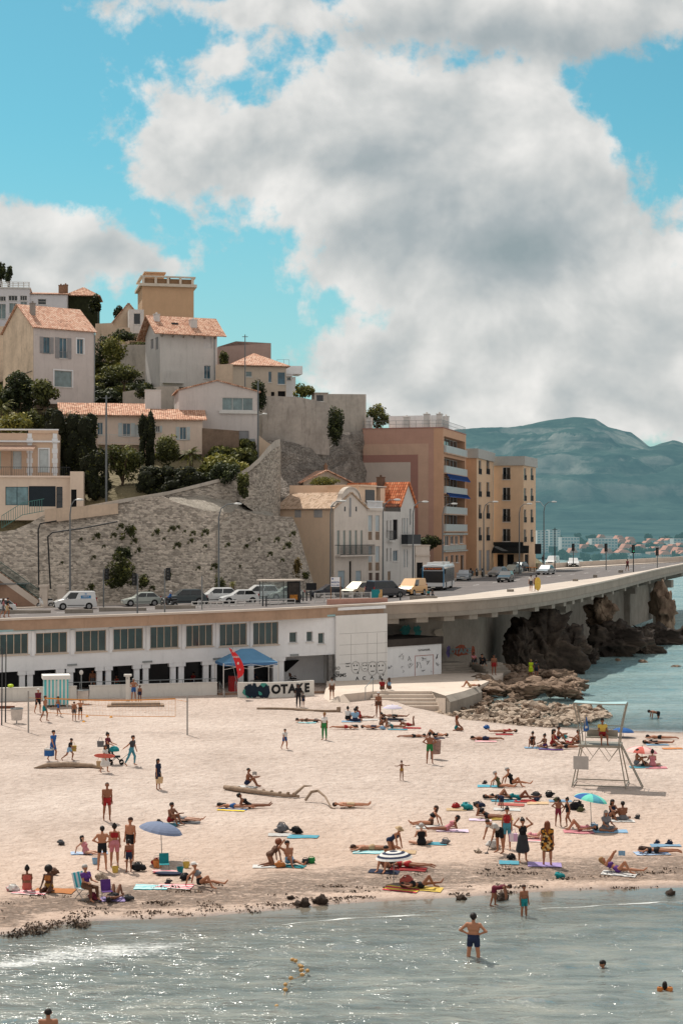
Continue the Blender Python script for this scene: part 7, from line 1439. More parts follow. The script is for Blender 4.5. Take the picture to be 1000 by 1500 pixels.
def nets(prims, h=.016, k=.03):
 """surface nets over a smooth union of tapered capsules (a, b, ra, rb)"""
 A=np.array([p[0]for p in prims]);B=np.array([p[1]for p in prims]);ra=np.array([p[2]for p in prims]);rb=np.array([p[3]for p in prims])
 mr=np.maximum(ra, rb)[:, None];lo=np.minimum(A-mr, B-mr).min(0)-3*h;hi=np.maximum(A+mr, B+mr).max(0)+3*h
 n_=np.ceil((hi-lo)/h).astype(int)+1;G=np.full(n_, 9.0, np.float32)
 for a, b, r0, r1 in zip(A, B, ra, rb):
  m=max(r0, r1)+k+2*h;i0=np.maximum(((np.minimum(a,b)-m-lo)/h).astype(int), 0);i1=np.minimum(((np.maximum(a,b)+m-lo)/h).astype(int)+2, n_)
  ax=[lo[q]+h*np.arange(i0[q],i1[q])for q in range(3)];X=np.stack(np.meshgrid(*ax,indexing='ij'), -1)
  d=b-a;L2=max(d.dot(d), 1e-9);t=np.clip(((X-a)@d)/L2, 0, 1);D=np.linalg.norm(X-a-t[...,None]*d, axis=-1)-(r0+(r1-r0)*t)
  sl=tuple(slice(i0[q],i1[q])for q in range(3));g=G[sl];e=np.clip(.5+.5*(g-D)/k, 0, 1);G[sl]=g*(1-e)+D*e-k*e*(1-e)
 S=G<0;c=np.zeros(np.array(S.shape)-1, int);W=np.zeros((*c.shape,3));cnt=np.zeros(c.shape)
 off=[(i,j,l)for i in(0,1)for j in(0,1)for l in(0,1)];sub=lambda arr, o:arr[o[0]:arr.shape[0]-1+o[0], o[1]:arr.shape[1]-1+o[1], o[2]:arr.shape[2]-1+o[2]]
 for o in off:
  for q in range(3):
   if o[q]==0:
    p=list(o);p[q]=1;g0, g1=sub(G, o), sub(G, p);x=(g0<0)!=(g1<0);t=np.where(x, g0/np.where(x,g0-g1,1), 0)
    for w in range(3):W[..., w]+=np.where(x, o[w]+(t if w==q else 0), 0)
    cnt+=x
 act=cnt>0;idx=-np.ones(c.shape, int);idx[act]=np.arange(act.sum());cells=np.argwhere(act);vs=lo+h*(cells+W[act]/cnt[act][:,None]);fs=[]
 for q in range(3):
  s0=[slice(None)]*3;s1=[slice(None)]*3;s0[q]=slice(0, -1);s1[q]=slice(1, None);a, b=S[tuple(s0)], S[tuple(s1)];e=np.argwhere(a!=b);u, v=[(1,2), (2,0), (0,1)][q]
  e=e[(e[:,u]>0)&(e[:,v]>0)];fl=a[tuple(e.T)];du=np.zeros(3, int);du[u]=1;dv=np.zeros(3, int);dv[v]=1
  Q=np.stack([idx[tuple((e-du-dv).T)],idx[tuple((e-dv).T)],idx[tuple(e.T)],idx[tuple((e-du).T)]], 1);Q[~fl]=Q[~fl][:, ::-1];fs.append(Q)
 return vs, np.concatenate(fs)
U=lambda*v:np.array(v, float)/np.linalg.norm(v)
def mir(d):return(-d[0], d[1], d[2])
def pose(sp=(0,0,1), hd=None, look=(0,-1,0), fw=(0,-1,0), a=None, aL=None, aR=None, l=None, lL=None, lR=None):
 """a / l: (upper, lower[, foot]) directions for the +x side; the other side mirrors unless aR / lR are given"""
 aL=aL or a;lL=lL or l;return dict(sp=sp, hd=hd or sp, look=look, fw=fw, aL=aL, aR=aR or tuple(map(mir,aL)), lL=lL, lR=lR or tuple(map(mir,lL)))
F_=(0.1, -1, -.15);AD=((.16,.04,-1), (.04,-.18,-1));ST=((.07,0,-1), (.02,.03,-1), F_);UPF=(.1, -.3, .9)
KU=((.12,-.75,.66), (.02,-.42,-.9), F_);EX=((.12,-1,.1), (.06,-1,-.12), (.15,-.5,.8));LX=((.12,-1,.02), (.05,-1,-.02), (.3,-.6,.7));LK=((.12,-.6,.8), (.03,-.5,-.86), F_)
POSES={'stand':pose(a=AD,l=ST), 'hips':pose(a=((.75,.25,-.7),(-.8,-.3,-.45)),l=((.12,0,-1),(.05,.03,-1),F_)), 'stride':pose(sp=(0,-.08,1),aL=((.12,.3,-1),(.05,-.05,-1)),aR=((-.12,-.3,-1),(-.03,-.5,-.9)),lL=((.05,-.38,-1),(.02,.12,-1),F_),lR=((-.05,.22,-1),(0,.5,-.9),(0,-.75,-.65))), 'run':pose(sp=(0,-.2,1),aL=((.2,.5,-.8),(.1,-.6,-.6)),aR=((-.2,-.5,-.8),(-.1,-.8,-.3)),lL=((.05,-.55,-.85),(.02,.2,-1),F_),lR=((-.05,.35,-.95),(0,.8,-.65),(0,-.4,-.9))), 'tow':pose(sp=(0,-.15,1),aL=((.2,-.15,-1),(.1,-.3,-1)),aR=((-.2,.75,-.75),(-.1,.8,-.6)),lL=((.05,-.42,-1),(.02,.1,-1),F_),lR=((-.05,.35,-1),(0,.5,-.9),(0,-.75,-.65))), 'push':pose(sp=(0,-.08,1),a=((.15,-.5,-.85),(-.05,-.9,-.25)),lL=((.05,-.3,-1),(.02,.1,-1),F_),lR=((-.05,.2,-1),(0,.4,-.9),(0,-.75,-.65))), 'headup':pose(a=((.9,-.1,.42),(-.68,.1,.72)),l=((.12,0,-1),(.03,.03,-1),F_)), 'out':pose(a=((.9,-.1,-.35),(.9,-.3,.1)),l=ST), 'bend':pose(sp=(0,-.8,.6),hd=(0,-.85,.5),look=(0,-.4,-.9),a=((.08,-.3,-.95),(0,-.35,-.95)),l=((.1,.08,-1),(.03,.06,-1),F_)), 'fold':pose(sp=(0,-.95,.25),hd=(0,-.95,.0),look=(0,-.1,-1),a=((.08,-.25,-1),(0,-.1,-1)),lL=((.12,-.15,-1),(.03,.1,-1),F_),lR=((-.12,.12,-1),(-.03,.25,-1),F_)), 'crouch':pose(sp=(0,-.5,.85),a=((.15,-.7,-.7),(-.05,-.5,-.8)),l=((.28,-.95,-.05),(-.05,.45,-.9),F_)), 'sit':pose(sp=(0,-.12,1),a=((.1,-.72,-.6),(-.12,-.85,.15)),l=KU), 'lean':pose(sp=(0,.42,.9),hd=(0,.2,1),a=((.35,.7,-.7),(.05,.25,-1)),l=EX), 'leanknee':pose(sp=(0,.42,.9),hd=(0,.2,1),a=((.35,.7,-.7),(.05,.25,-1)),lL=EX,lR=tuple(map(mir,KU))), 'cross':pose(sp=(0,-.1,1),a=((.2,-.55,-.8),(-.1,-.9,-.2)),l=((.78,-.62,.02),(-.85,-.3,-.1),(-.5,-.6,0))), 'chair':pose(sp=(0,.05,1),a=((.15,-.4,-.9),(-.1,-.95,-.1)),l=((.15,-1,.0),(.02,-.1,-1),F_)), 'kneel':pose(sp=(0,-.1,1),a=((.15,-.35,-.9),(-.05,-.7,-.6)),l=((.14,-.95,-.2),(.0,1,-.08),(0,.9,-.2))), 'kneelon':pose(sp=(0,-.75,.65),hd=(0,-.4,.9),a=((.1,-.25,-1),(.02,-.15,-1)),l=((.12,-.35,-.95),(0,1,-.05),(0,.9,-.2))), 'shade':pose(sp=(0,.3,.95),hd=(0,.1,1),aL=((.35,.65,-.7),(.05,.2,-1)),aR=((-.8,-.2,.5),(.5,-.2,.75)),lL=EX,lR=tuple(map(mir,KU))), 'back':pose(sp=(0,1,.03),look=(0,-.1,1),fw=(0,0,1),a=((.35,-.9,-.08),(.15,-1,0)),l=LX), 'backknee':pose(sp=(0,1,.03),look=(0,-.1,1),fw=(0,0,1),a=((.35,-.9,-.08),(.15,-1,0)),l=LK), 'oneknee':pose(sp=(0,1,.1),look=(0,-.2,1),fw=(0,0,1),a=((.8,.55,.0),(-.8,.55,.1)),lL=LX,lR=tuple(map(mir,LK))), 'read':pose(sp=(0,.9,.35),hd=(0,.7,.7),look=(0,-.7,.7),fw=(0,-.35,.9),a=((.2,-.45,.85),(-.25,-.45,.85)),lL=LX,lR=tuple(map(mir,LK))), 'front':pose(sp=(0,1,.03),look=(.3,.1,-.95),fw=(0,0,-1),a=((.82,.55,-.1),(-.8,.6,-.05)),l=((.1,-1,-.02),(.04,-1,.05),(0,-.9,-.4))), 'frontkick':pose(sp=(0,1,.3),hd=(0,.6,.8),look=(0,.9,-.3),fw=(0,.2,-1),a=((.25,.55,-.8),(-.2,.9,.0)),l=((.1,-1,-.02),(.04,.1,1),UPF)), 'prop':pose(sp=(0,.78,.62),hd=(0,.4,.9),a=((.25,.25,-1),(.1,-.95,-.05)),l=LX,fw=(0,-.6,.8)), 'float':pose(sp=(0,.75,.65),hd=(0,.2,1),look=(0,1,.1),fw=(0,.6,-.75),a=((.7,.7,-.1),(.5,.8,.0)),l=((.1,-1,-.2),(.04,-1,-.1),(0,-.9,-.3)))}
def skel(p, fem):
 X=np.array([1.,0,0]);sp=U(*p['sp']);fw=U(*p['fw']);fw=fw-sp*fw.dot(sp);fw/=np.linalg.norm(fw);hd=U(*p['hd']);lk=U(*p['look']);lk=lk-hd*lk.dot(hd);lk/=np.linalg.norm(lk)
 o=np.zeros(3);pn=o+sp*.51;pr=[]
 def add(t, a, b, r0, r1=None):pr.append((np.array(a),np.array(b),r0,r0 if r1 is None else r1,t))
 f=fem;bar=lambda t, s, w, r, c=0:add(t, o+sp*s-X*w+fw*c, o+sp*s+X*w+fw*c, r)
 bar('pel', .0, .085 if f else.07, .098 if f else.094);bar('pel', .09, .075, .09);bar('waist', .21, .05 if f else.065, .078 if f else.09, .01);bar('chest', .33, .068 if f else.085, .09 if f else.102, .005);bar('chest', .42, .09 if f else.115, .075 if f else.085);sx=.155 if f else.182
 S={}
 for sg, nm in((1,'L'), (-1,'R')):
  sh=pn-sp*.045+X*sg*sx;S[nm]=sh;add('shl', pn-sp*.04, sh, .05, .055)
  add('pel', o+X*sg*.06-fw*.04, o+X*sg*.06-fw*.045-sp*.02, .088)
  if f:add('chest', o+sp*.34+X*sg*.068+fw*.075, o+sp*.33+X*sg*.068+fw*.085, .06)
  u, w=[U(*d)for d in p['a'+nm]];el=sh+u*.285;wr=el+w*.25;add('ua', sh, el, .048 if f else.054, .038);add('fa', el, wr, .038 if f else.042, .026);add('hand', wr, wr+w*.085, .03, .028)
  d=p['l'+nm];u, w2, ft=[U(*q)for q in d];hp=o+X*sg*.09-sp*.03;kn=hp+u*.43;an=kn+w2*.42;add('th', hp, kn, .088 if f else.085, .056);add('sh', kn, an, .05, .034);cb=-np.cross(X, w2)*-1;add('sh', kn+w2*.08-ft*.012, kn+w2*.2-ft*.012, .052, .046);add('foot', an+w2*.03, an+w2*.045+ft*.17, .036, .026)
  S['h'+nm]=(wr+w*.085, w, sg);S['w'+nm]=wr
 hb=pn+hd*.07;hc=pn+hd*.185;add('neck', pn-sp*.03, hb+hd*.03, .054 if not f else.046, .05 if not f else.042);add('head', hc+hd*.03-lk*.014, hc+hd*.03-lk*.012, .09);add('head', hc+lk*.022, hc-hd*.05+lk*.03, .072, .05);add('nose', hc+hd*.012+lk*.092, hc-hd*.018+lk*.108, .011, .017)
 for sg in(-1, 1):add('ear', hc+X*sg*.088-hd*.01, hc+X*sg*.088+hd*.015, .015, .017)
 S.update(hc=hc, hd=hd, lk=lk, X=X, sp=sp, fw=fw, pn=pn);return pr, S
_body={};_wear={};SKN={}
def skin(k):
 rgb={'p':(206,158,132), 't':(178,122,92), 'b':(146,96,70), 'd':(92,60,46)}[k];return mat('skin '+k, rgb, .6, .08, 4, spec=.35, rvar=.3)
COLR=dict(red=(164,40,42), coral=(206,104,92), pink=(204,132,140), black=(28,28,32), navy=(34,44,72), blue=(44,96,160), teal=(30,132,138), aqua=(84,160,180), green=(44,128,70), olive=(86,88,58), white=(222,220,216), grey=(120,120,124), dgrey=(64,66,70), brown=(104,72,54), sand=(206,176,138), yellow=(212,182,88), orange=(210,134,74), lilac=(170,150,200), lblue=(140,178,208), purple=(96,56,130), maroon=(120,40,60), gold=(190,146,70))
def cloth(c):return mat('cloth '+c, COLR[c], .85, .16, 6, rvar=.35)if c in COLR else _mats[c]
HAIRC=dict(k=(30,24,22), b=(66,44,32), l=(150,112,70), g=(168,164,160), r=(120,66,40))
def haircol(c):return mat('hair '+c, HAIRC[c], .6, .2, 14)
fl=mat('floral', (150,96,40), .85, .1);n=N(fl.node_tree);v=n('ShaderNodeTexVoronoi', {'Vector':n('ShaderNodeTexCoord').outputs['Object'],'Scale':11.0}).outputs['Color'];n.set(fl.node_tree.nodes['Principled BSDF'], 'Base Color', n.ramp(n('ShaderNodeSeparateColor',{0:v}).outputs[0],[(.0,lin((40,34,26))),(.4,lin((190,128,44))),(.65,lin((96,60,34))),(.85,lin((206,178,120)))],'CONSTANT'))
def mesh_np(name, vs, fs, m):
 me=bpy.data.meshes.new(name);me.vertices.add(len(vs));me.vertices.foreach_set('co', np.asarray(vs,np.float32).ravel());q=np.asarray(fs, np.int32);me.loops.add(q.size);me.loops.foreach_set('vertex_index', q.ravel());me.polygons.add(len(q));me.polygons.foreach_set('loop_start', np.arange(0,q.size,4,dtype=np.int32));me.polygons.foreach_set('use_smooth', np.ones(len(q),bool));me.update(calc_edges=True);me.materials.append(m);return me
def body(pn, fem):
 key=(pn, fem)
 if key in _body:return _body[key]
 pr, S=skel(POSES[pn], fem);vs, fs=nets([p[:4]for p in pr]);D=[]
 for a, b, r0, r1, t in pr:
  d=b-a;L2=max(d.dot(d), 1e-9);tt=np.clip(((vs-a)@d)/L2, 0, 1);D.append((np.linalg.norm(vs-a-tt[:,None]*d,axis=1)-r0-(r1-r0)*tt,tt))
 dd=np.array([x[0]for x in D]);near=dd.argmin(0);T=np.array([x[1]for x in D])[near, np.arange(len(vs))];tags=np.array([p[4]for p in pr])[near]
 me=mesh_np('body', vs, fs, skin('t'));nr=np.array([v.normal for v in me.vertices]);zmin=vs[:, 2].min();bpy.data.meshes.remove(me)
 mb=MB();X=S['X']
 for nm in 'LR':
  tip, w, sg=S['h'+nm];sd=np.cross(w, S['fw']);sd=sd/(np.linalg.norm(sd)+1e-9);pal=np.cross(sd, w)
  for i, L in enumerate((.062,.072,.068,.052)):b0=tip-w*.012+sd*(i-1.5)*.018;b1=b0+w*L*.55+sd*(i-1.5)*.004;mb.tube([b0,b1,b1+w*L*.45+pal*.018], [.010,.009,.007], 5)
  b0=tip-w*.06+sd*-sg*.028;mb.tube([b0,b0+w*.03-sd*sg*.022,b0+w*.06-sd*sg*.026], [.012,.010,.008], 5)
 nv=len(mb.v);hc, hd, lk=S['hc'], S['hd'], S['lk'];nf=len(mb.f)
 for sg in(-1, 1):mb.ball(hc+hd*.022+lk*.088+X*sg*.032, .013, .013, .009, 6, 4)
 mb.ball(hc-hd*.052+lk*.078, .022, .012, .008, 6, 4)
 b0=len(vs);V2=np.vstack([vs,np.array(mb.v)]);me=bpy.data.meshes.new('body');me.from_pydata(V2 .tolist(), [], fs.tolist()+[tuple(i+b0 for i in f)for f in mb.f]);me.materials.append(skin('t'));me.materials.append(mat('eyes and lips',(60,34,30),.5));me.polygons.foreach_set('use_smooth', [True]*len(me.polygons));me.polygons.foreach_set('material_index', [0]*(len(fs)+nf)+[1]*(len(mb.f)-nf));me.update()
 _body[key]=(me, vs, fs, nr, tags, T, S, zmin);return _body[key]
def wear(pn, fem, kind):
 key=(pn, fem, kind)
 if key in _wear:return _wear[key]
 me, vs, fs, nr, tg, T, S, zm=body(pn, fem);is_=lambda*t:np.isin(tg, t);lim=lambda t, x:(tg==t)&(T<x);o=.010
 sel={'trunks':is_('pel')|lim('th',.5), 'brief':is_('pel')|lim('th',.1), 'shorts':is_('pel')|lim('th',.72), 'pants':is_('pel','th')|lim('sh',.93), 'tee':is_('chest','shl','waist')|lim('ua',.5), 'shirt':is_('chest','shl','waist','ua')|lim('fa',.85), 'tank':is_('chest','waist')|lim('shl',.7), 'bra':is_('chest'), 'suit':is_('chest','waist','pel')|lim('th',.07), 'band':is_('waist')}
 if kind in sel:
  sv=sel[kind];q=fs[sv[fs].sum(1)>=3];u, inv=np.unique(q, return_inverse=True);o={'tee':.016, 'shirt':.016, 'tank':.014, 'trunks':.016, 'shorts':.016, 'band':.018}.get(kind, .009);m2=mesh_np(kind, vs[u]+nr[u]*o, inv.reshape(-1,4), cloth('black'))
 elif kind in('dress', 'skirt'):
  pr, S=skel(POSES[pn], fem);th=[p for p in pr if p[4]=='th'];e=1.0 if kind=='skirt' else.55;ex=[(p[0],p[0]+(p[1]-p[0])*e,.115,.13 if kind=='dress' else.15)for p in th]+[((th[0][0]+th[1][0])/2,(th[0][0]*(1-e)+th[0][1]*e+th[1][0]*(1-e)+th[1][1]*e)/2,.12,.16)]+[(*p[:2],p[2]+.016,p[3]+.016)for p in pr if p[4]in(('pel','waist','chest')if kind=='dress' else('pel',))]
  if kind=='dress':ex+=[(p[0],p[0]+(p[1]-p[0])*(.5 if p[4]=='ua' else 1),p[2]+.014,p[3]+.014)for p in pr if p[4]in('shl','ua')]
  a, b=nets(ex, .02, .06);m2=mesh_np(kind, a, b, cloth('black'))
 else:
  hc, hd, lk, X=S['hc'], S['hd'], S['lk'], S['X'];c=hc+hd*.04-lk*.026;pr=[(c,c,.098,.098), (c+lk*.035+hd*.03,c+hd*.02,.082,.09), (c-lk*.02-hd*.05,c-lk*.025,.07,.085)]
  if kind=='long':pr+=[(hc-lk*.07,hc-lk*.075-hd*.2-S['sp']*.1,.075,.045)]+[(hc-lk*.03+X*s*.07,hc-lk*.05+X*s*.075-hd*.15,.045,.04)for s in(-1,1)]
  elif kind=='bun':pr+=[(hc-lk*.05+hd*.14,hc-lk*.06+hd*.15,.05,.05)]
  elif kind=='afro':pr+=[(hc+hd*.05-lk*.03,hc+hd*.04-lk*.03,.16,.16)]
  elif kind=='shaved':pr=[(c,c,.093,.093)]
  if kind in('hat', 'cap', 'helmet'):
   mb=MB();R3=Matrix((X,np.cross(hd,X),hd)).transposed().to_4x4();R3 .translation=V(hc+hd*.055-lk*.014)
   if kind=='hat':mb.lathe([(.21,-.02),(.2,0),(.105,.012),(.1,.08),(.06,.105),(.005,.108)], 18, M=R3)
   elif kind=='cap':mb.lathe([(.104,-.01),(.104,.03),(.08,.075),(.04,.095),(.004,.098)], 14, M=R3);e=hc+hd*.05+lk*.07;mb.add([e-X*.07,e+X*.07,e+X*.05+lk*.1,e-X*.05+lk*.1], [(0,1,2,3)])
   else:mb.ball((0,0,-.02), .135, .15, .135, 12, 8);mb.xf(R3)
   m2=mb.mesh(kind, cloth('black'), True)
  else:a, b=nets(pr, .014, .03);m2=mesh_np('hair', a, b, haircol('k'))
 _wear[key]=m2;return m2
NAMES=dict(suit='swimsuit', tee='t_shirt', tank='vest_top', bra='bikini_top', brief='swim_brief', trunks='swim_shorts', pants='trousers', band='waistband', long='hair', bun='hair', short='hair', afro='hair', shaved='hair', hat='sun_hat')
def place(px, py, where):
 if where[0]=='s':q=onsand(px, py);q.z=gz(q.x, q.y);return q
 if where[0]=='r':return onroad(px, py)+V((0,0,.12))
 if where[0]=='w':return onz(px, py, 0)-V((0,0,float(where[1:])))
 return onz(px, py, {'p':ZP,'t':1.05}.get(where[0],0)+(float(where[1:])if len(where)>1 else 0))
def gz(x, y):return float(zs_bumpy(np.array([x]),np.array([y]))[0])
PEOPLE={}
def person(px, py, where, pn, rz, sc, sk, hair, wears, label, group=None, loc=None):
 fem=sk[-1]=='f';me, vs, fs, nr, tg, T, S, zm=body(pn, fem);o=bpy.data.objects.new('person', me);COL.objects.link(o);o.material_slots[0].link='OBJECT';o.material_slots[0].material=skin(sk[0])
 q=loc or place(px, py, where);o.rotation_euler=(0, 0, rad(rz));o.scale=(sc*rnd.uniform(.94,1.14), sc*rnd.uniform(.94,1.16), sc);o.location=q-V((0,0,zm*sc))+V((0,0,.03 if pn in('back','front','backknee','oneknee','read','prop','frontkick')else 0));tag(o, label, 'person', group)
 parts=wears.split()+([hair]if hair!='-' else[])
 for w in parts:
  k, c=w.split(':');m2=wear(pn, fem, k);h=bpy.data.objects.new(NAMES.get(k,k), m2);COL.objects.link(h);h.parent=o;h.material_slots[0].link='OBJECT';h.material_slots[0].material=haircol(c)if len(c)==1 else cloth(c)
 PEOPLE[label]=(o, S, zm);return o
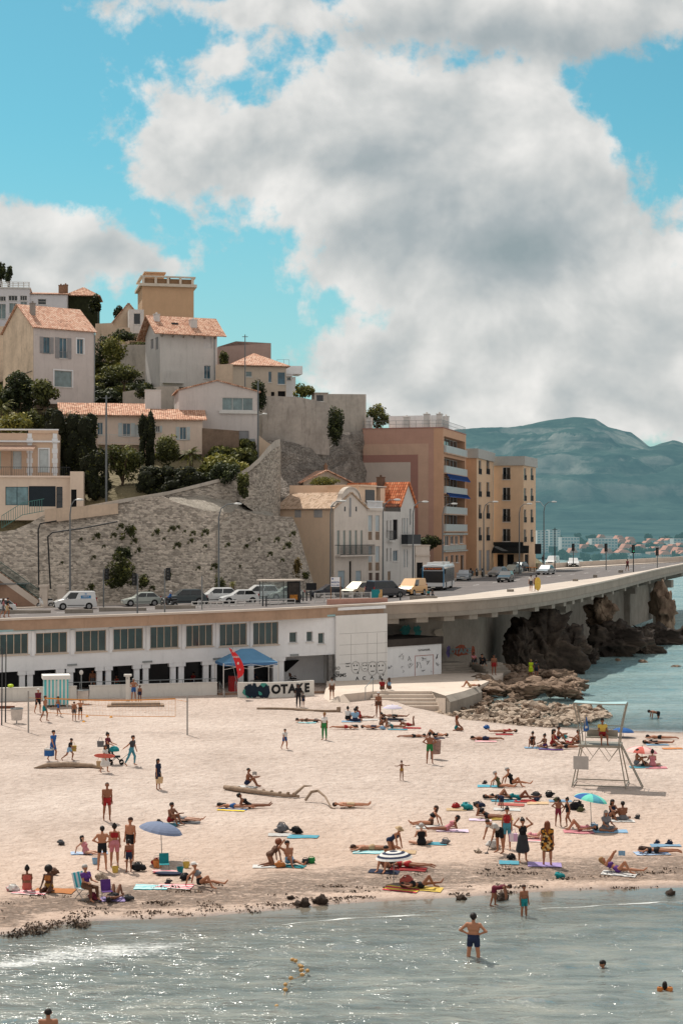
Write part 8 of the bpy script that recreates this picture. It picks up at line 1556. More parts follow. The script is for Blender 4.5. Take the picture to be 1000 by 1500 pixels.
ROWS="""
56,1045,s,stride,40,1,t,cap:white,shirt:maroon shorts:black,person in white cap and dark top stepping beside the striped cabin
66,1057,s,stride,75,1,t,short:b,trunks:teal,shirtless person in teal shorts walking under the net
86,1049,s,stride,-60,.78,b,short:k,trunks:blue,child in blue shorts behind the net beside the cabin
109,1056,s,stand,20,.74,b,short:k,trunks:dgrey,child in dark grey shorts with arms down under the net
118,1055,s,out,10,.8,t,short:b,trunks:black,boy in black shorts holding both arms out under the net
196,1027,s,hips,30,.98,t,short:g,trunks:blue,older shirtless man in blue shorts on the timber platform
205,1028,s,stand,-20,.7,b,short:k,trunks:navy,boy in navy shorts on the timber platform beside the older man
78,1115,s,stride,60,1,t,short:k,tee:blue shorts:blue,man in blue clothes carrying a cool box across the sand
102,1114,s,run,80,.76,t,cap:black,tee:black trunks:lblue,boy in black cap and shirt hurrying with a yellow toy
157,1119,s,push,70,.98,tf,bun:k,tee:maroon pants:dgrey,woman in patterned maroon top pushing the pushchair
154,1132,s,stride,60,.86,tf,long:b,tee:white skirt:white,girl in white carrying a red board under her arm
193,1122,s,tow,75,.98,t,short:b,tee:dgrey pants:aqua,man in dark shirt and aqua trousers pulling the pushchair
232,1157,s,stand,60,.9,tf,long:k,dress:navy,woman in short navy dress carrying a straw bag
157,1203,s,stride,15,1.02,b,shaved:k,trunks:red,bald tanned man in red shorts walking towards the water
150,1275,s,hips,195,1,t,short:k,trunks:black,broad backed man in black shorts turned away near the blue grey parasol
168,1270,s,stand,185,.98,tf,bun:k,bra:red shorts:pink,woman in red top and pink shorts seen from behind
191,1262,s,stand,-30,1.02,t,short:b,trunks:black,tall shirtless man behind the boy with red waistband
189,1277,s,stand,200,.74,b,short:k,trunks:navy band:red,boy in navy shorts with red waistband by the black bag
127,1251,s,lean,60,.85,pf,long:k,suit:pink,girl with long dark hair sitting on the blue striped towel
40,1307,s,sit,190,.95,bf,bun:k,bra:coral brief:coral,woman in coral swimwear sitting with her back turned at the left
72,1306,s,kneel,-15,.95,df,afro:k,bra:orange brief:gold,woman with big round hair kneeling on the orange towel
126,1317,s,chair,50,.95,tf,short:g,tee:purple pants:brown,grey haired woman in bright top on a folding chair
168,1317,s,backknee,170,.92,bf,long:k,suit:black,sunbather with raised knees beside the purple folding chair
294,1299,s,leanknee,70,.95,tf,cap:white,bra:grey brief:black,woman in white cap leaning back beside the wet towels
250,1207,s,sit,60,.98,b,short:k,trunks:red,man in red trunks sitting on the small blue towel
271,1204,s,back,75,.95,pf,long:b,suit:grey,person lying right of the sitter in red trunks
362,1152,s,sit,85,.95,b,shaved:k,trunks:navy,bald man reading seated behind the driftwood trunk
342,1185,s,front,80,.95,tf,long:k,brief:blue,sunbather face down on the blue and yellow towel
366,1184,s,prop,100,.98,bf,short:k,suit:black,sunbather in black propped up behind the blue and yellow towel
512,1183,s,back,90,.95,t,short:b,trunks:sand,sunbather lying at the tip of the driftwood
395,1267,s,kneelon,120,.9,bf,afro:r,suit:brown,person with big auburn hair bending over towels
424,1267,s,shade,30,.98,t,short:k,trunks:lblue,man shading his eyes with a raised hand on the teal towel
630,1208,s,lean,-75,.98,tf,long:b,bra:black brief:brown,woman with long brown hair leaning back behind the grey haired swimmer
617,1238,s,cross,185,1,pf,short:g,suit:black,grey haired woman in black swimsuit sitting with her back turned
654,1217,s,prop,-85,.92,bf,long:k,suit:pink,person in pink propped on the lilac striped towel
571,1246,s,kneelon,55,.95,tf,hat:sand,suit:navy,woman in navy swimsuit and sun hat leaning on one towel
545,1245,s,front,95,.98,t,short:b,brief:sand,sunbather face down on the turquoise striped towel
566,1274,s,sit,-30,.98,tf,short:k,suit:black,person in black sitting under the black and white parasol
598,1271,s,front,75,.95,tf,long:b,bra:red brief:red,sunbather in red face down on the crimson towel
616,1302,s,oneknee,110,.98,bf,long:k,bra:black brief:black,sunbather in black bikini on the rainbow towel nearest the waterline
731,1153,s,lean,70,.95,tf,short:g,suit:olive,person in dark patterned swimsuit sitting upright on the turquoise mat
750,1151,s,leanknee,65,.98,tf,short:g,suit:black,pale haired woman in black swimsuit stretching her legs
730,1171,s,backknee,90,.98,bf,long:k,bra:black brief:black,sunbather with both knees raised among the dark bags
760,1172,s,oneknee,80,.95,bf,long:k,suit:teal,sunbather in teal lying right of the raised knees
734,1185,s,fold,-40,.62,bf,short:k,dress:navy,person in navy folding over a bag on the towel
713,1199,s,prop,75,.95,bf,bun:k,bra:black brief:black,sunbather propped up behind the stooping man
730,1249,s,bend,-50,1.03,t,shaved:b,tee:white shorts:black,stooping man in white shirt and black shorts digging with a stick
742,1243,s,stand,-10,1,tf,bun:k,tank:red shorts:aqua,woman in red vest and turquoise shorts holding a patterned bag
765,1262,s,headup,15,1,tf,bun:k,tank:black skirt:dgrey,woman in black top and long grey skirt with both hands on her head
801,1267,s,stand,170,1.02,tf,long:r,dress:floral,auburn haired woman in flowered tunic standing on the lilac mat
817,1211,s,hips,160,.76,b,short:k,trunks:maroon,boy in maroon trunks holding hands out to the girl in black
831,1212,s,stride,-75,.76,tf,bun:k,suit:black,girl in black swimsuit leaning towards the boy in maroon
786,1229,s,backknee,80,.9,pf,short:b,suit:pink,sunbather lying behind the woman in the grey skirt
849,1217,s,backknee,-95,.95,tf,short:k,suit:pink,sunbather in pink with knees up under the turquoise parasol
886,1216,s,cross,20,.98,tf,long:g,dress:grey,woman wrapped in a grey patterned shawl sitting under the turquoise parasol
895,1200,s,sit,30,.9,bf,long:k,suit:navy,long haired woman sitting behind the shawled one
912,1202,s,cross,190,.95,b,short:k,trunks:grey,man with bare back sitting at the right of the turquoise parasol
962,1250,s,front,80,1,tf,long:b,bra:black brief:black,sunbather in black bikini face down at the far right
905,1279,s,read,65,.98,tf,long:l,bra:purple brief:purple,sunbather lying on the white towel holding up a book
417,1098,s,stride,40,.7,t,short:b,tee:white trunks:blue,boy in white shirt and blue shorts walking alone
475,1084,s,stand,-25,.98,tf,short:l,tee:white pants:green,woman in white top and green trousers walking alone
629,1119,s,hips,175,1.03,b,short:k,trunks:green,man in green shorts with hands on hips in the middle of the beach
588,1143,s,out,20,.6,bf,bun:b,brief:gold,toddler standing alone near the middle of the beach
486,1025,p-.5,stand,190,.98,tf,bun:k,tee:white shorts:brown,woman in white top and brown shorts on the ramp
437,1036,s,stand,10,.98,d,short:k,tee:black pants:black,person in black clothes in front of the graffiti wall
444,1036,s,stand,-20,.6,b,short:k,tee:dgrey trunks:navy,small child beside the person in black clothes
559,1012,p,sit,170,.95,b,short:k,tee:red trunks:brown,person in red shirt sitting on the concrete platform edge
570,1011,p,sit,190,.95,tf,long:b,tank:lblue trunks:brown,person in pale blue top sitting on the platform edge
554,1051,s,stand,170,1,bf,cap:white,brief:brown,tanned bather in white cap standing near the lilac parasol
577,1052,s,back,80,1,b,short:k,trunks:black,sunbather in the shade of the lilac parasol
509,1056,s,sit,170,.95,tf,bun:k,tee:white shorts:black,person in white top sitting left of the man in pale blue
520,1057,s,cross,185,1,t,short:k,tee:lblue shorts:navy,man in pale blue shirt sitting with his back turned
528,1052,s,lean,80,.95,bf,long:k,suit:red,person sitting behind the man in pale blue
449,1058,s,front,85,.95,bf,short:k,brief:brown,sunbather face down left of the green trousered walker
506,1068,s,front,-95,1,tf,long:k,brief:red,sunbather face down in the long row near the platform
546,1068,s,back,85,1,t,short:k,trunks:navy,sunbather in navy lying in the long row near the platform
558,1064,s,sit,30,.9,bf,bun:k,suit:black,person sitting up in the long row near the platform
574,1067,s,prop,95,.98,bf,short:k,tank:white brief:teal,sunbather in white propped up on a turquoise towel
597,1065,s,frontkick,95,.95,b,short:k,trunks:red,sunbather in red raising the head near the stones
605,1080,s,front,-80,.85,b,short:k,brief:black,child face down left of the man in green shorts
637,1080,s,backknee,-80,.95,t,short:k,trunks:black,sunbather with bent knees behind the man in green shorts
668,1070,s,kneel,80,.98,bf,long:r,brief:teal,kneeling woman in teal brief beside the stone strip
738,1074,s,back,-85,.95,tf,short:k,suit:red,sunbather with red wrap beyond the kneeling woman
710,1084,s,front,85,1,b,short:k,trunks:navy,sunbather face down between kneeling woman and lifeguard tower
688,1007,p,backknee,-85,1,t,short:b,trunks:sand,sunbather lying on the concrete platform near the rocks
693,972,p.9,sit,10,.95,bf,long:k,tee:pink pants:dgrey,person in pink sitting against the shaded wall
705,975,p.7,sit,20,1,t,short:k,shirt:black pants:black,person in black sitting against the shaded wall
723,989,p,stand,15,1,b,short:k,trunks:red,shirtless man in red shorts on the platform by the rocks
777,993,p-.4,stand,160,.9,tf,short:l,dress:limewrap,person wrapped in lime green standing on the boulders
785,994,p-.4,stand,150,.9,b,short:k,tee:dgrey trunks:navy,dark clad person beside the lime green wrap on the boulders
963,1054,w.45,fold,-80,1,b,short:k,trunks:black,bather stooping over the shallow water at the right
780,1094,s,sit,-20,.9,bf,bun:k,suit:black,bather in black sitting at the left end of the group by the tower
798,1095,s,cross,-60,.9,bf,bun:k,bra:brown brief:purple,bather leaning forward second in the group by the tower
809,1094,s,kneel,60,1.05,tf,long:k,suit:red,woman in red swimsuit kneeling up in the group by the tower
816,1086,s,sit,80,.95,b,short:k,trunks:navy,man sitting behind the woman in red swimsuit
829,1097,s,front,85,.98,bf,bun:k,brief:black,sunbather face down just left of the tower legs
838,1092,s,back,85,.9,bf,long:k,suit:red,sunbather in red just behind the tower legs
848,1092,s,sit,-85,.95,b,short:k,trunks:dgrey,bather sitting upright seen through the tower legs
931,1122,s,sit,85,.95,b,short:k,trunks:grey,bather sitting at the left under the pink parasol
955,1123,s,cross,180,1,pf,bun:k,suit:pink,bather in pink with back turned under the pink parasol
966,1083,s,front,80,1,t,short:k,brief:black,sunbather lying on the gravel edge at far right
961,1090,s,back,80,.95,bf,long:k,suit:black,sunbather on the pale blue towel below the gravel edge
693,1401,w.42,hips,165,1.03,t,short:k,trunks:navy,bearded man in navy shorts wading knee deep with hand on hip
724,1326,w.04,fold,75,.72,b,short:b,tank:maroon trunks:maroon,child bending over dark weed at the waterline
767,1346,w.06,stand,25,.72,b,short:b,trunks:teal,boy in teal shorts standing at the waterline
71,1508,w1.2,stand,185,1,t,shaved:k,trunks:navy,bald bather chest deep at the bottom left corner
897,1412,w.62,float,120,.9,t,short:k,trunks:navy,swimmer with only head and back above the water
973,1452,w.82,stand,160,.62,t,long:k,suit:orange,small child floating with orange armbands
777,868,r,stride,170,1,t,short:k,shorts:dgrey tee:white,walker in white shirt and dark shorts on the viaduct pavement
785,868,r,stride,185,.98,b,short:k,shorts:dgrey,walker hidden behind a yellow board on the viaduct pavement
771,826,r,stand,40,1,t,short:k,tee:red pants:navy,person in red by the cafe tables
795,828,r,stand,-40,1,b,short:k,tee:navy pants:black,person in navy beyond the cafe sign
918,838,r,stride,20,1,t,short:k,tee:maroon shorts:black,lone walker on the viaduct near the green signal
5,907,r,stride,100,.98,tf,long:b,tee:pink shorts:grey,stroller in pale pink top on the promenade at the left edge
11,907,r,stride,100,1,t,cap:black,tee:black shorts:sand,stroller in black shirt on the promenade at the left edge
627,878,r,chair,185,.68,t,short:k,tee:teal pants:brown,child in teal sitting on the low bench by the road
633,878,r,chair,170,.66,pf,long:b,tee:grey pants:dgrey,child in grey sitting on the low bench by the road
136,1013,t,stand,20,1,t,short:k,trunks:grey,shirtless man behind the low white terrace wall
144,1012,t,stand,-10,1,b,short:k,tee:dgrey pants:black,man in dark shirt behind the low white terrace wall
157,1012,t,stand,10,.95,tf,bun:k,dress:lblue,woman in pale blue dress behind the low white terrace wall
171,1012,t,chair,30,.95,bf,short:k,bra:red shorts:teal,seated woman in teal shorts in the shade of the colonnade
283,1007,t,chair,-40,.95,b,short:k,tee:red pants:navy,person in red sitting behind the low white terrace wall
372,1005,t,chair,30,.95,b,short:k,tee:navy pants:black,person sitting in the shade under the canopy
426,1002,t,chair,40,.95,b,short:k,tee:brown pants:black,left person at the shaded cafe table in the corner
434,1001,t,chair,-40,.95,d,short:k,tee:black pants:black,right person at the shaded cafe table in the corner
"""
mat('cloth lime wrap', (190,216,40), .8, .1);_mats['limewrap']=_mats['cloth lime wrap']
for ln in ROWS.strip().split('\n'):
 f=ln.split(',', 9)
 person(float(f[0]), float(f[1]), f[2], f[3], float(f[4]), float(f[5]), f[6], f[7], f[8], f[9])
bus_drv=P(247.6, 890, 0)
q=onroad(248, 890.5);person(0, 0, '', 'chair', -73, 1, 't', 'helmet:white', 'shirt:blue pants:dgrey', 'helmeted rider in blue jacket on the black scooter', loc=q+V((.1,.03,.35)))
def stripes_mat(name, c1, c2, scale=6.0, axis=0):
 if name in _mats:return _mats[name]
 m, n, b, out=new_mat(name);tc=n('ShaderNodeTexCoord').outputs['Object'];x=n('ShaderNodeSeparateXYZ', {0:tc}).outputs[axis];t=n.math('FRACT', n.math('MULTIPLY',x,scale))
 n.set(b, 'Base Color', n.mix(n.math('GREATER_THAN',t,.5),lin(c1),lin(c2)));n.set(b, 'Roughness', .9);_mats[name]=m;return m
stripes_mat('bluestripe', (60,130,190), (214,218,220));stripes_mat('tealstripe', (60,176,186), (214,222,220), 5);stripes_mat('lilacstripe', (206,170,200), (226,214,224), 3);stripes_mat('rainbow', (190,50,70), (224,190,70), 2.2);stripes_mat('mixstripe', (206,90,110), (220,214,208), 4);stripes_mat('blueyellow', (40,110,176), (230,196,60), 1.3)
TOWELS="""
131,1250,.9,1.9,100,bluestripe,blue striped towel under the girl with long dark hair
44,1308,1,1.6,80,mixstripe,pink and white towel under the woman in coral swimwear
80,1305,1.1,1.9,85,orange,bright orange towel under the woman with big round hair
166,1318,.8,1.2,90,lilac,lilac towel by the purple folding chair
222,1300,1,1.6,88,tealstripe,wet turquoise patterned towel near the waterline
256,1299,1,1.7,80,mixstripe,pink and white towel beside the wet turquoise one
246,1208,.8,1.2,85,aqua,small blue towel under the man in red trunks
274,1205,.8,1.5,90,grey,grey towel under the person lying beside the red trunks
340,1187,.9,1.7,75,blueyellow,blue and yellow towel under the face down sunbather
362,1153,.7,1.3,60,white,white towel laid over the thick end of the driftwood
410,1223,.9,1.3,90,white,white towel with a bundle of clothes in mid beach
444,1226,.9,1.7,80,aqua,bright turquoise towel with a black bag in mid beach
392,1269,.9,1.5,90,white,pale towel under the bending auburn haired person
424,1269,.9,1.6,75,teal,teal towel under the man shading his eyes
632,1212,1,1.8,88,white,white towel under the leaning long haired woman
662,1217,1,1.8,88,lilacstripe,lilac striped towel under the person in pink
636,1236,.9,1.3,85,aqua,bright blue towel beside the grey haired swimmer
541,1248,1,1.7,82,tealstripe,turquoise striped towel under the face down sunbather with sand shorts
585,1249,1,1.7,85,sand,sandy yellow towel under the woman in sun hat
562,1277,.9,1.5,80,navy,navy towel under the black and white parasol
598,1273,.9,1.8,78,red,crimson towel right of the black and white parasol
588,1303,1.0,1.7,70,rainbow,rainbow striped towel nearest the waterline
626,1303,.9,1.4,75,yellow,yellow towel beside the rainbow one
718,1152,1,1.7,85,aqua,turquoise mat under the two pale haired women
740,1173,1,1.8,88,aqua,aqua towel under the sunbather with raised knees
768,1174,.9,1.4,85,red,crimson towel right of the raised knees
748,1179,.9,1.6,80,coral,coral towel behind the folded navy figure
742,1186,1,1.6,85,white,white towel in front of the folded navy figure
703,1201,.8,1.3,85,lilacstripe,pale lilac towel behind the stooping man
730,1200,.9,1.6,88,yellow,pale yellow towel behind the woman in red vest
783,1231,1,1.9,88,mixstripe,pink mixed towel behind the woman in the grey skirt
745,1264,.8,1.0,85,aqua,small teal towel with a dark bag in front of the woman in red vest
797,1267,1,1.7,85,lilac,lilac mat under the woman in flowered tunic
668,1186,.8,1.2,88,sand,cream towel with a red bag on it
787,1177,.9,1.3,85,sand,cream towel beside the dark bags
820,1174,.8,1.4,88,lblue,pale blue towel behind the two playing children
847,1219,1,1.7,88,pink,pink towel under the turquoise parasol
893,1218,1,1.9,85,lblue,pale blue towel under the shawled woman
908,1203,1,1.6,85,white,white towel under the man with bare back
954,1250,1,1.8,95,bluestripe,blue striped towel under the black bikini sunbather
974,1239,.8,1.6,88,lblue,narrow pale blue towel at the right edge
906,1281,.9,1.7,70,white,white towel under the sunbather with a book
450,1059,.8,1.5,88,tealstripe,turquoise towel left of the green trousered walker
514,1057,1,1.6,88,lblue,pale towel under the seated group near the ramp
540,1055,.9,1.5,88,white,white towel right of the seated group near the ramp
582,1069,.8,1.6,90,aqua,turquoise towel at the end of the long row
603,1067,.8,1.5,90,red,red towel near the stones
637,1082,.8,1.5,90,navy,navy towel behind the man in green shorts
738,1076,.8,1.4,90,red,red towel beyond the kneeling woman
711,1086,.9,1.7,90,mixstripe,mixed towel between kneeling woman and tower
785,1096,1,1.8,88,lblue,pale blue towel under the group by the tower
806,1098,1,1.8,88,purple,purple towel under the woman in red swimsuit
938,1124,1,1.6,88,aqua,aqua towel under the pink parasol
960,1125,1,1.5,88,pink,rose towel under the pink parasol
962,1091,.9,1.7,88,lblue,pale blue towel below the gravel edge
984,1097,.8,1.5,90,orange,orange towel at the far right edge
577,1054,.9,1.6,88,navy,navy towel under the lilac parasol
"""
def ground_mesh(name, x0, x1, y0, y1, nx, ny, q, rz, lift, m, amp=.012, **kw):
 M=Matrix.Rotation(rz, 3, 'Z');mb=MB();r=random.Random(int(q.x*91+q.y*17))
 for j in range(ny):
  for i in range(nx):p=M@V((x0+(x1-x0)*i/(nx-1)+r.uniform(-.02,.02),y0+(y1-y0)*j/(ny-1),0));ip=M.inverted()@p;mb.v.append((ip.x,ip.y,gz(q.x+p.x,q.y+p.y)-q.z+lift+r.uniform(0,amp)))
 for j in range(ny-1):
  for i in range(nx-1):a=j*nx+i;mb.f.append((a,a+1,a+nx+1,a+nx));mb.m.append(0)
 return mb.build(name, m, smooth=True, loc=q, rz=rz, **kw)
for ln in TOWELS.strip().split('\n'):
 f=ln.split(',', 6);q=place(float(f[0]), float(f[1]), 's');w, l=float(f[2])*.37, float(f[3])*.41;ground_mesh('towel', -w, w, -l, l, 7, 11, q, rad(float(f[4])), .025, cloth(f[5]), label=f[6], cat='towel')
def parasol(px, py, hgt, R_, cols, tilt, label, n=16, tiltd=0, vents=True):
 q=place(px, py, 's');root=empty('parasol', q, 0, label, 'parasol');M=Matrix.Translation((0,0,hgt))@Matrix.Rotation(tiltd, 4, 'Z')@Matrix.Rotation(tilt, 4, 'Y');k=7
 prof=[(max(.01,R_*math.sin(t*1.25)/math.sin(1.25)),.36*R_*(math.cos(t*1.25)-1)/(1-math.cos(1.25))*1.0)for t in np.linspace(0,1,k)][::-1]
 ms=[cloth(c)if c in COLR else _mats[c]for c in cols[0]];mb=MB();st=(lambda i, j:(k-2-i)%len(ms))if cols[1]=='ring' else(lambda i, j:(j*8//n)%len(ms));mb.lathe(prof, n, M=M, stripes=st);z=mb.v
 mb.build('canopy', ms, root, smooth=False);top=M@V((0,0,.06));mb=MB();mb.tube([(0,0,-.3),M@V((0,0,-.3)),top], .018, 6);mb.build('pole', GREY_METAL, root)
 for j in range(8):a=j*math.pi/4;mb=MB();mb.tube([M@V((.02,0,-.04)),M@V((R_*.55*math.cos(a),R_*.55*math.sin(a),-.14*R_)),M@V((R_*.97*math.cos(a),R_*.97*math.sin(a),-.37*R_))], .008, 4);mb.build('rib', GREY_METAL, root)
stripes_mat('blackwhite', (34,44,52), (222,222,218))
mat('slate', (112,124,150), .8, .06, 3);mat('aqua green', (110,210,190), .8, .06);mat('mauve', (196,184,216), .8, .06);mat('pale pink', (232,190,182), .8, .06)
parasol(238, 1262, 1.62, .92, (('slate',),'seg'), .2, 'blue grey parasol leaning over buckets and boards at the left');parasol(576, 1294, 1.28, .74, (('navy','white'),'ring'), -.06, 'small black and white ringed parasol near the waterline', 24);parasol(866, 1214, 1.62, .78, (('blue','aqua green','aqua','aqua green'),'seg'), .2, 'turquoise and blue segmented parasol at the right');parasol(574.5, 1054, 1.05, .72, (('mauve','white'),'ring'), 0, 'pale lilac striped parasol near the platform', 20)
parasol(940, 1120, 1.05, .9, (('pale pink','coral','pale pink','pink'),'seg'), .08, 'pink segmented parasol beside the lifeguard tower');parasol(912, 1080, .62, .72, (('blue',),'seg'), .05, 'low dark blue parasol by the far waterline behind the tower')
def bag(px, py, s, c, label, kind='bag', where='s', squash=.75):
 q=place(px, py, where);root=empty(kind, q, rnd.uniform(-.6,.6), label, kind.replace('_',' '));me=rock_mesh(int(px)%9+60, 3, .22, cloth(c));o=bpy.data.objects.new('body', me);COL.objects.link(o);o.parent=root;o.scale=(s*1.2, s*.8, s*squash);o.location=(0, 0, s*squash*.8)
 mb=MB();mb.tube([(-s*.7,0,s*.9),(-s*.35,0,s*1.45),(s*.35,0,s*1.45),(s*.7,0,s*.9)], s*.08, 5);mb.build('strap', cloth(c), root)
for a in[(203,1276,.26,'black','black bag standing beside the boy with red waistband'), (233,1208,.18,'black','small black bag left of the man in red trunks'), (20,1306,.2,'white','white carrier bag at the extreme left by the coral swimwear'), (16,1305,.16,'pink','pink pouch left of the white carrier bag'), (137,1318,.2,'maroon','dark red bag beside the folding chair sitter'), (189,1319,.16,'dgrey','grey pouch right of the purple chair'), (413,1219,.32,'grey','heap of grey clothes on the white towel'), (434,1221,.24,'black','round black bag on the turquoise towel'), (410,1271,.2,'orange','small patterned basket between two sitters'), (447,1265,.18,'dgrey','dark bag right of the man shading his eyes'), (456,1264,.2,'green','green bag right of the dark one'), (652,1236,.2,'grey','crumpled grey clothes beside the bright blue towel'), (595,1296,.26,'coral','red round bag shading a head near the rainbow towel'), (667,1184,.2,'red','red bag on the cream towel'), (684,1186,.26,'teal','teal rucksack right of the red bag'), (702,1183,.22,'navy','navy bag right of the teal rucksack'), (785,1168,.22,'dgrey','dark bag at the left of the bag cluster'), (804,1168,.24,'black','black bag at the right of the bag cluster'), (786,1174,.16,'navy','navy pouch below the dark bags'), (844,1186,.32,'black','large black bag with lime trim behind the girl in black'), (850,1189,.18,'olive','olive pouch beside the large black bag'), (815,1175,.18,'olive','olive pouch on the pale blue towel'), (722,1243,.3,'white','big white bag behind the stooping man'), (748,1259,.18,'black','black bag on the small teal towel'), (933,1199,.15,'dgrey','dark pouch right of the man with bare back'), (980,1237,.16,'navy','blue pouch on the narrow pale blue towel'), (962,1236,.13,'navy','second blue pouch at the left of the narrow towel'), (710,1148,.14,'dgrey','dark pouch behind the turquoise mat'), (819,1286,.17,'teal','round teal bag alone near the weed line'), (463,1058,.18,'navy','navy bag at the feet of the face down sunbather'), (560,1069,.18,'lblue','pale bag in the long row near the platform'), (641,1078,.15,'black','black pouch behind the man in green shorts'), (944,1122,.2,'dgrey','grey bag between the two under the pink parasol'), (827,1082,.2,'teal','teal bag behind the woman in red swimsuit'), (868,1213,.2,'lblue','pale blue cushion below the turquoise parasol'), (712,1068,.2,'blue','blue bundle beyond the kneeling woman'), (230,1268,.22,'red','red bag under the blue grey parasol'), (247,1293,.14,'dgrey','dark pouch on the pink and white towel'), (271,1289,.2,'black','black bag left of the woman in white cap'), (90,1237,.16,'dgrey','grey lump of clothes left of the broad backed man'), (80,1281,.2,'brown','brown bag alone behind the sitters at the left')]:bag(*a)
def bucket(px, py, c, label, r=.14, h=.24):q=place(px, py, 's');root=empty('bucket', q, 0, label, 'bucket');mb=MB();mb.lathe([(.01,.01),(r*.75,0),(r,h),(r*.92,h),(r*.7,.03)], 14);mb.build('tub', cloth(c), root);mb=MB();mb.tube([(-r,0,h),(-r*.6,0,h*1.6),(r*.6,0,h*1.6),(r,0,h)], .01, 5);mb.build('handle', cloth('white'), root)
bucket(169, 1277, 'yellow', 'yellow bucket at the feet of the woman in pink shorts');bucket(140, 1266, 'lblue', 'pale blue ball shaped bucket left of the broad backed man');bucket(273, 1271, 'yellow', 'lime yellow bucket right of the blue grey parasol');bucket(264, 1279, 'teal', 'teal bucket beside the striped boards');bucket(231, 1271, 'orange', 'orange bucket under the blue grey parasol', .2, .3)
def chair_(px, py, rz, c, label, sc=1.0):
 root=empty('folding_chair', place(px,py,'s'), rad(rz), label, 'chair');root.scale=(sc,)*3
 for x in(-.26, .26):
  for y in((-.25,.25), (.25,-.25)):mb=MB();mb.tube([(x,y[0],0),(x,y[1]*.9,.42)], .014, 6);mb.build('leg', GREY_METAL, root)
 mb=MB();mb.box(-.27, -.25, .40, .27, .24, .425);mb.build('seat', cloth(c), root);mb=MB();mb.add([(-.27,.24,.42),(.27,.24,.42),(.27,.42,.95),(-.27,.42,.95),(-.27,.26,.42),(.27,.26,.42),(.27,.44,.95),(-.27,.44,.95)], [(0,1,2,3),(7,6,5,4),(3,2,6,7),(0,3,7,4),(2,1,5,6)]);mb.build('backrest', cloth(c), root)
chair_(124, 1316, 50, 'tealstripe', 'pale green folding chair under the grey haired woman');chair_(157, 1317, 20, 'purple', 'purple folding beach chair near the waterline', .72);chair_(241, 1276, 10, 'teal', 'teal folding chair under the blue grey parasol', .72)
def board(px, py, c, label, L=1.1, w=.26, up=.0, rz=80, z=.05, loc=None, tilt=0):
 pts=[(w*math.cos(t)*(1 if abs(math.cos(t))>.0 else 1),L/2*math.sin(t))for t in np.linspace(0,6.283,21)[:-1]];mb=MB();mb.prism([(max(-w*.9,min(w*.9,x)),y)for x,y in pts], 0, .05);o=mb.build('body_board', cloth(c), loc=(loc or place(px,py,'s'))+V((0,0,z)), rz=rad(rz), label=label, cat='board');o.rotation_euler=(up, tilt, rad(rz))
board(242, 1279, 'mixstripe', 'red and white body board lying under the blue grey parasol');board(247, 1282, 'navy', 'dark body board lying in front of the red and white one');q=place(154, 1132, 's');board(0, 0, 'coral', 'red surfboard carried by the girl in white', 1.25, .13, 0, 75, .98, q+V((0,-.25,0)), rad(80));q=onroad(786.5, 868);board(0, 0, 'yellow', 'yellow board carried on the viaduct pavement', 1.45, .36, rad(88), 10, .95, q+V((0,-.3,0)))
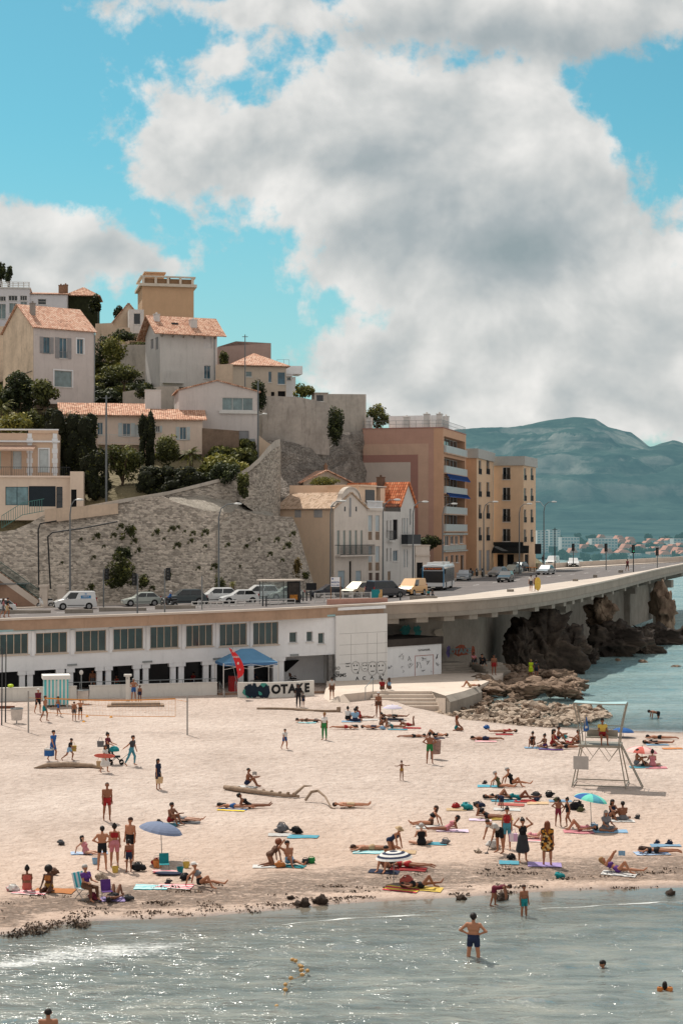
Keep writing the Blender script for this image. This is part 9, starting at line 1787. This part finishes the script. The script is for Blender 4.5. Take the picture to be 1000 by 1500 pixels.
def props():
 q=place(73, 1115, 's')+V((0,-.1,0));root=empty('cool_box', q+V((0,0,.32)), rad(70), 'blue cool box with white lid carried by the man in blue', 'cool box');mb=MB();mb.box(-.16, -.24, 0, .16, .24, .34);mb.build('box', cloth('blue'), root);mb=MB();mb.box(-.17, -.25, .343, .17, .25, .42);mb.build('lid', cloth('white'), root);mb=MB();mb.tube([(0,-.2,.42),(0,-.1,.55),(0,.1,.55),(0,.2,.42)], .014, 5);mb.build('handle', cloth('white'), root)
 q=place(170, 1120, 's');root=empty('pushchair', q, rad(10), 'teal hooded pushchair being dragged across the sand', 'pushchair')
 for x, y in((-.3,-.22), (-.3,.22), (.32,-.22), (.32,.22)):M=Matrix.Translation((x,y,.14))@Matrix.Rotation(rad(90), 4, 'X');mb=MB();mb.lathe([(.08,-.03),(.14,-.03),(.14,.03),(.08,.03)], 12, M=M);mb.build('wheel', TYRE, root)
 for y in(-.22, .22):mb=MB();mb.tube([(.32,y,.14),(-.1,y,.55),(-.5,y,1.02)], .016, 5);mb.tube([(-.3,y,.14),(.1,y,.5)], .016, 5);mb.build('frame', IRON, root)
 mb=MB();mb.box(-.15, -.2, .42, .25, .2, .5);mb.box(-.25, -.2, .5, -.15, .2, .95);mb.build('seat', cloth('dgrey'), root);mb=MB();mb.lathe([(.30,0),(.28,.14),(.18,.25),(.01,.3)], 14, c=(-.1,0,.78));mb.build('hood', cloth('teal'), root);mb=MB();mb.tube([(.32,0,.3),(.9,-.05,.75)], .012, 5);mb.build('tow_strap', IRON, root)
 for px, py, h, c, lab in((234,1157,.35,'sand','straw bag carried by the woman in navy dress'), (147,1128,.2,'sand','beige bag carried by the girl in white'), (751,1243,.35,'lilacstripe','patterned shopping bag held by the woman in red vest'), (108,1112,.5,'yellow','yellow toy in the hand of the boy in black cap'), (148,1118,.95,'grey','grey rucksack on the back of the woman in maroon')):
  q=place(px, py, 's')+V((0,-.12,h));mb=MB();mb.prism([(-.17,0),(.17,0),(.2,.34),(-.2,.34)], -.06, .06, 0, Matrix(((1,0,0,0),(0,0,1,0),(0,1,0,0),(0,0,0,1))));mb.tube([(-.12,0,.34),(-.05,0,.55),(.05,0,.55),(.12,0,.34)], .012, 5);mb.build('bag', cloth(c), loc=q, label=lab, cat='bag')
 q=place(712, 1250, 's');mb=MB();mb.tube([(0,0,0),(.32,.05,.75)], .015, 6);mb.box(-.08, -.06, -.02, .08, .06, .04);mb.build('digging_stick', cloth('dgrey'), loc=q, label='dark stick held to the sand by the stooping man', cat='stick')
 q=place(905, 1279, 's')+V((.12,-.1,.72));mb=MB();mb.quad((-.14,0,0), (.0,.06,0), (.0,.06,.2), (-.14,0,.2));mb.quad((0,.06,0), (.14,0,0), (.14,0,.2), (0,.06,.2));mb.build('book', cloth('lblue'), loc=q, label='pale blue book held up by the sunbather on the white towel', cat='book');q=place(373, 1151, 's')+V((0,0,.55));mb=MB();mb.quad((-.12,0,0), (0,.06,.04), (0,.06,.22), (-.12,0,.2));mb.quad((0,.06,.04), (.12,0,0), (.12,0,.2), (0,.06,.22));mb.build('book', cloth('white'), loc=q, label='white book held by the man behind the driftwood', cat='book')
 for s, lab in((-1,'orange armband on one side of the floating child'), (1,'orange armband on the other side of the floating child')):mb=MB();mb.lathe([(.04,-.08),(.08,-.06),(.09,0),(.08,.06),(.04,.08)], 12);mb.build('armband', cloth('orange'), loc=onz(973+7.5*s,1449,.1), label=lab, cat='armband')
 q=place(638, 1112, 's');root=empty('litter_stand', q, .2, 'hooped rubbish bag stand behind the man in green shorts', 'litter bin');mb=MB();mb.tube([(-.3,0,0),(-.3,0,1.25)], .04, 7);mb.build('post', GREY_METAL, root);mb=MB();mb.lathe([(.27,.3),(.32,1.1),(.27,1.14),(.25,.35)], 14);mb.build('bag', mat('litter bag',(150,120,110),.6,.5,5), root)
 W=mat('grey driftwood');root=empty('driftwood', place(385,1163,'s'), 0, 'long bleached driftwood trunk with two curved branches', 'driftwood');O=root.location
 def L(px, py, z):v=place(px, py, 's');return v-O+V((0,0,z))
 mb=MB();mb.tube([L(329,1157,.14),L(345,1159.5,.15),L(380,1164,.14),L(415,1168,.12),L(438,1170,.1)], [.12,.14,.12,.10,.07], 9)
 for i in range(7):mb.ball(L(350+12*i,1160+1.5*i,.25), .1, .06, .07, 6, 4)
 mb.build('trunk', W, root, smooth=True);mb=MB();mb.tube([L(430,1170,.2),L(438,1168,.35),L(445,1166,.5),L(457,1165,.5)], [.1,.08,.06,.02], 7);mb.build('branch', W, root);mb=MB();mb.tube([L(447,1175,.1),L(456,1174,.5),L(466,1174,.55),L(476,1178,.4),L(485,1184,.05),L(491,1185,.0)], [.07,.08,.07,.05,.04,.02], 7);mb.build('branch', W, root)
 root=empty('driftwood', place(100,1126,'s'), 0, 'half buried pale log in front of the walking family', 'driftwood');O=root.location;mb=MB();mb.tube([L(50,1126,.0),L(70,1125,.16),L(100,1125,.2),L(135,1125,.12),L(152,1127,.0)], [.05,.14,.17,.12,.04], 9);mb.build('trunk', W, root, smooth=True)
 for px, py, s, lab in((443,1327,.34,'dark sand and weed mound left of the pair at the waterline'), (470,1323,.36,'dark sand and weed mound right of the pair at the waterline'), (427,1316,.2,'small dark weed mound behind the pair'), (733,1318,.3,'dark weed heap at the hands of the bending child'), (675,1317,.25,'small weed heap at the end of the brown strip'), (981,1311,.3,'weed heap at the right edge of the waterline'), (700,1249,.22,'pale stone lying left of the digging stick'), (148,1288,.3,'low trampled sand heap behind the folding chair')):rock(rock_mesh(int(px),3,.5,mat('dark weed',(58,46,38),.95,.3,5,.03)if py>1310 else ROCKL), place(px,py,'s'), (s,s*.8,s*.8), 1, lab, None, 'mound')
 r=np.random.RandomState(3);lob=[]
 for i in range(260):
  x=r.uniform(-16, 16);d=r.uniform(.3, 1.2)if r.rand()<.5 else r.uniform(1.5, 5);dens=fbm(np.array([x]), np.array([d*2]), .35, 71, 3)[0]
  if dens<.46:continue
  y=float(yw(x))+d;lob.append(((x,y,gz(x,y)+.02),(r.uniform(.2,.8),r.uniform(.1,.25),r.uniform(.02,.07))))
 wm=leaf_mat('dried sea grass', (66,54,44), (114,94,78), (156,132,108));o=bpy.data.objects.new('seaweed', cloud_mesh('seaweed',lob,3000,.05,wm,5));COL.objects.link(o);tag(o, kind='stuff')
 lob=[]
 for i in range(26):x=-11.6+2.6*r.rand()**1.5;y=float(yw(x))+r.uniform(-.6, 1.1);lob.append(((x,y,.06),(r.uniform(.2,.5),.2,.08)))
 o=bpy.data.objects.new('seaweed', cloud_mesh('seaweed',lob,1300,.05,wm,6));COL.objects.link(o);tag(o, kind='stuff')
 for i, (px, py)in enumerate(((428.5,1408.5),(433,1410),(439,1417),(441.5,1418.5),(441,1424),(450.5,1424.5),(442.5,1430.5),(426,1435.5),(418,1445),(418,1452.5),(413,1468.5),(405,1477),(397,1489))):
  mb=MB();mb.ball((0,0,.03), .085, .065, .06, 10, 6);mb.build('buoy', mat('yellow buoy plastic',(186,146,92),.6,.2,6), smooth=True, loc=onz(px,py,0)+V((0,0,.03)), rz=i, label='small yellow brown float of the floating line near the bottom of the photo', cat='buoy', group='floats on the swimming line')
 pts=[onz(*p,0)+V((0,0,.02))for p in((433,1410),(441,1418),(450,1424),(442,1431),(426,1436),(418,1445),(418,1453),(413,1468),(405,1477),(397,1489),(390,1500))];mb=MB();mb.tube([p-pts[0]for p in pts], .012, 4);mb.build('rope', cloth('sand'), loc=pts[0], label='thin rope threading the yellow brown floats', cat='rope')
 for px, py, z, w, lab in((942,970,.15,16,'flat dark rock awash in the sparkling water'), (992,978,.3,20,'dark rock awash at the right edge of the bay'), (905,968,.1,10,'tiny dark rock awash near the crag')):s=(H/((py-HY)/F))/F;rock(rdk[2], onz(px,py,0), (w*s/2,w*s/3,.35), .5, lab, None, 'rock')
props()
def tower():
 q=place(879, 1150, 's');root=empty('lifeguard_tower', q, rad(-14), 'open metal lifeguard tower with flared legs and pale roof', 'lifeguard tower');g=mat('pale tower tubing', (150,144,132), .5, .15, 3, metal=.3)
 def prof(z):return 1.42-.42*min(z, 2.2)/2.2+(.0 if z<2.2 else.46*((z-2.2)/2.5)**1.4)
 for sx in(-1, 1):
  for sy in(-1, 1):mb=MB();mb.tube([(sx*prof(z),sy*prof(z)*(.8-.08*z),z)for z in np.linspace(-.1,4.4,13)], .034, 8);mb.build('leg', g, root)
 mb=MB();mb.box(-1.1, -.9, 2.12, 1.1, .9, 2.24);mb.build('platform', g, root);mb=MB()
 for z in(.12,):
  c=prof(z)
  for a, b in(((-c,-c*.8),(c,-c*.8)), ((c,-c*.8),(c,c*.8)), ((c,c*.8),(-c,c*.8)), ((-c,c*.8),(-c,-c*.8))):mb.tube([(*a,z),(*b,z)], .035, 6)
 mb.build('base_frame', g, root)
 for x0 in(-1, 0):
  for y in(-.9, .9):mb=MB();mb.tube([(x0,y,2.1),(x0+.5,y,1.4),(x0+1,y,2.1)], .02, 5);mb.build('brace', g, root)
 for z in(2.75, 3.1):
  mb=MB();c=prof(z);mb.tube([(-c,-.9,z),(-c,c*.8,z),(c,c*.8,z),(c,-.3,z)], .022, 5);mb.build('guard_rail', g, root)
 mb=MB();c=prof(4.4)
 for a, b in(((-c,-c*.42),(c,-c*.42)), ((c,-c*.42),(c,c*.42)), ((c,c*.42),(-c,c*.42)), ((-c,c*.42),(-c,-c*.42))):mb.tube([(*a,4.4),(*b,4.4)], .03, 6)
 mb.build('roof_frame', g, root);mb=MB();mb.add([(-c,-c*.42,4.46),(c,-c*.42,4.46),(c,c*.42,4.46),(-c,c*.42,4.46),(0,-c*.42,4.4),(0,c*.42,4.4)], [(0,4,5,3),(4,1,2,5)]);mb.build('roof_sheet', mat('pale aqua sheet',(160,190,192),.6,.08), root)
 mb=MB();mb.box(-.75, -.3, 2.55, .9, .2, 2.61);mb.box(-.75, .16, 2.61, .9, .2, 2.95);mb.build('bench', g, root)
 mb=MB()
 for y in(-.25, .25):mb.tube([(1.1,y,2.2),(2.25,y-.3,0)], .03, 6)
 for i in range(8):t=(i+.5)/8;mb.tube([(1.1+1.15*t,-.25-.3*t,2.2-2.2*t),(1.1+1.15*t,.25-.3*t,2.2-2.2*t)], .022, 5)
 mb.build('ladder', g, root);mb=MB();mb.box(-1.35, -1.02, .95, -.55, -.99, 1.65);mb.build('notice_panel', mat('grey notice sheet',(176,172,168),.7), root)
 M=Matrix.Rotation(rad(-14), 3, 'Z');person(0, 0, '', 'chair', 5, 1, 'b', 'short:k', 'tee:yellow shorts:red', 'lifeguard in yellow shirt and red shorts sitting on the metal tower', loc=q+M@V((.12,-.25,2.24))+V((0,0,-.02)))
 root=empty('warning_flag', q+M@V((-.72,-.85,2.24)), 0, 'small blue flag with white mark on the lifeguard tower', 'flag');mb=MB();mb.tube([(0,0,0),(0,0,1.5)], .02, 6);mb.build('pole', g, root);mb=MB();mb.add([(0,0,1.48),(.06,0,1.5),(.2,.03,.8),(.05,-.03,.72),(-.12,0,.75)], [(0,1,2,3,4)][:1]);mb.build('cloth', cloth('blue'), root);mb=MB();mb.quad((-.04,-.04,.88), (.1,-.03,.9), (.09,-.02,1.02), (-.02,-.02,1.0));mb.build('emblem', cloth('white'), root)
tower()
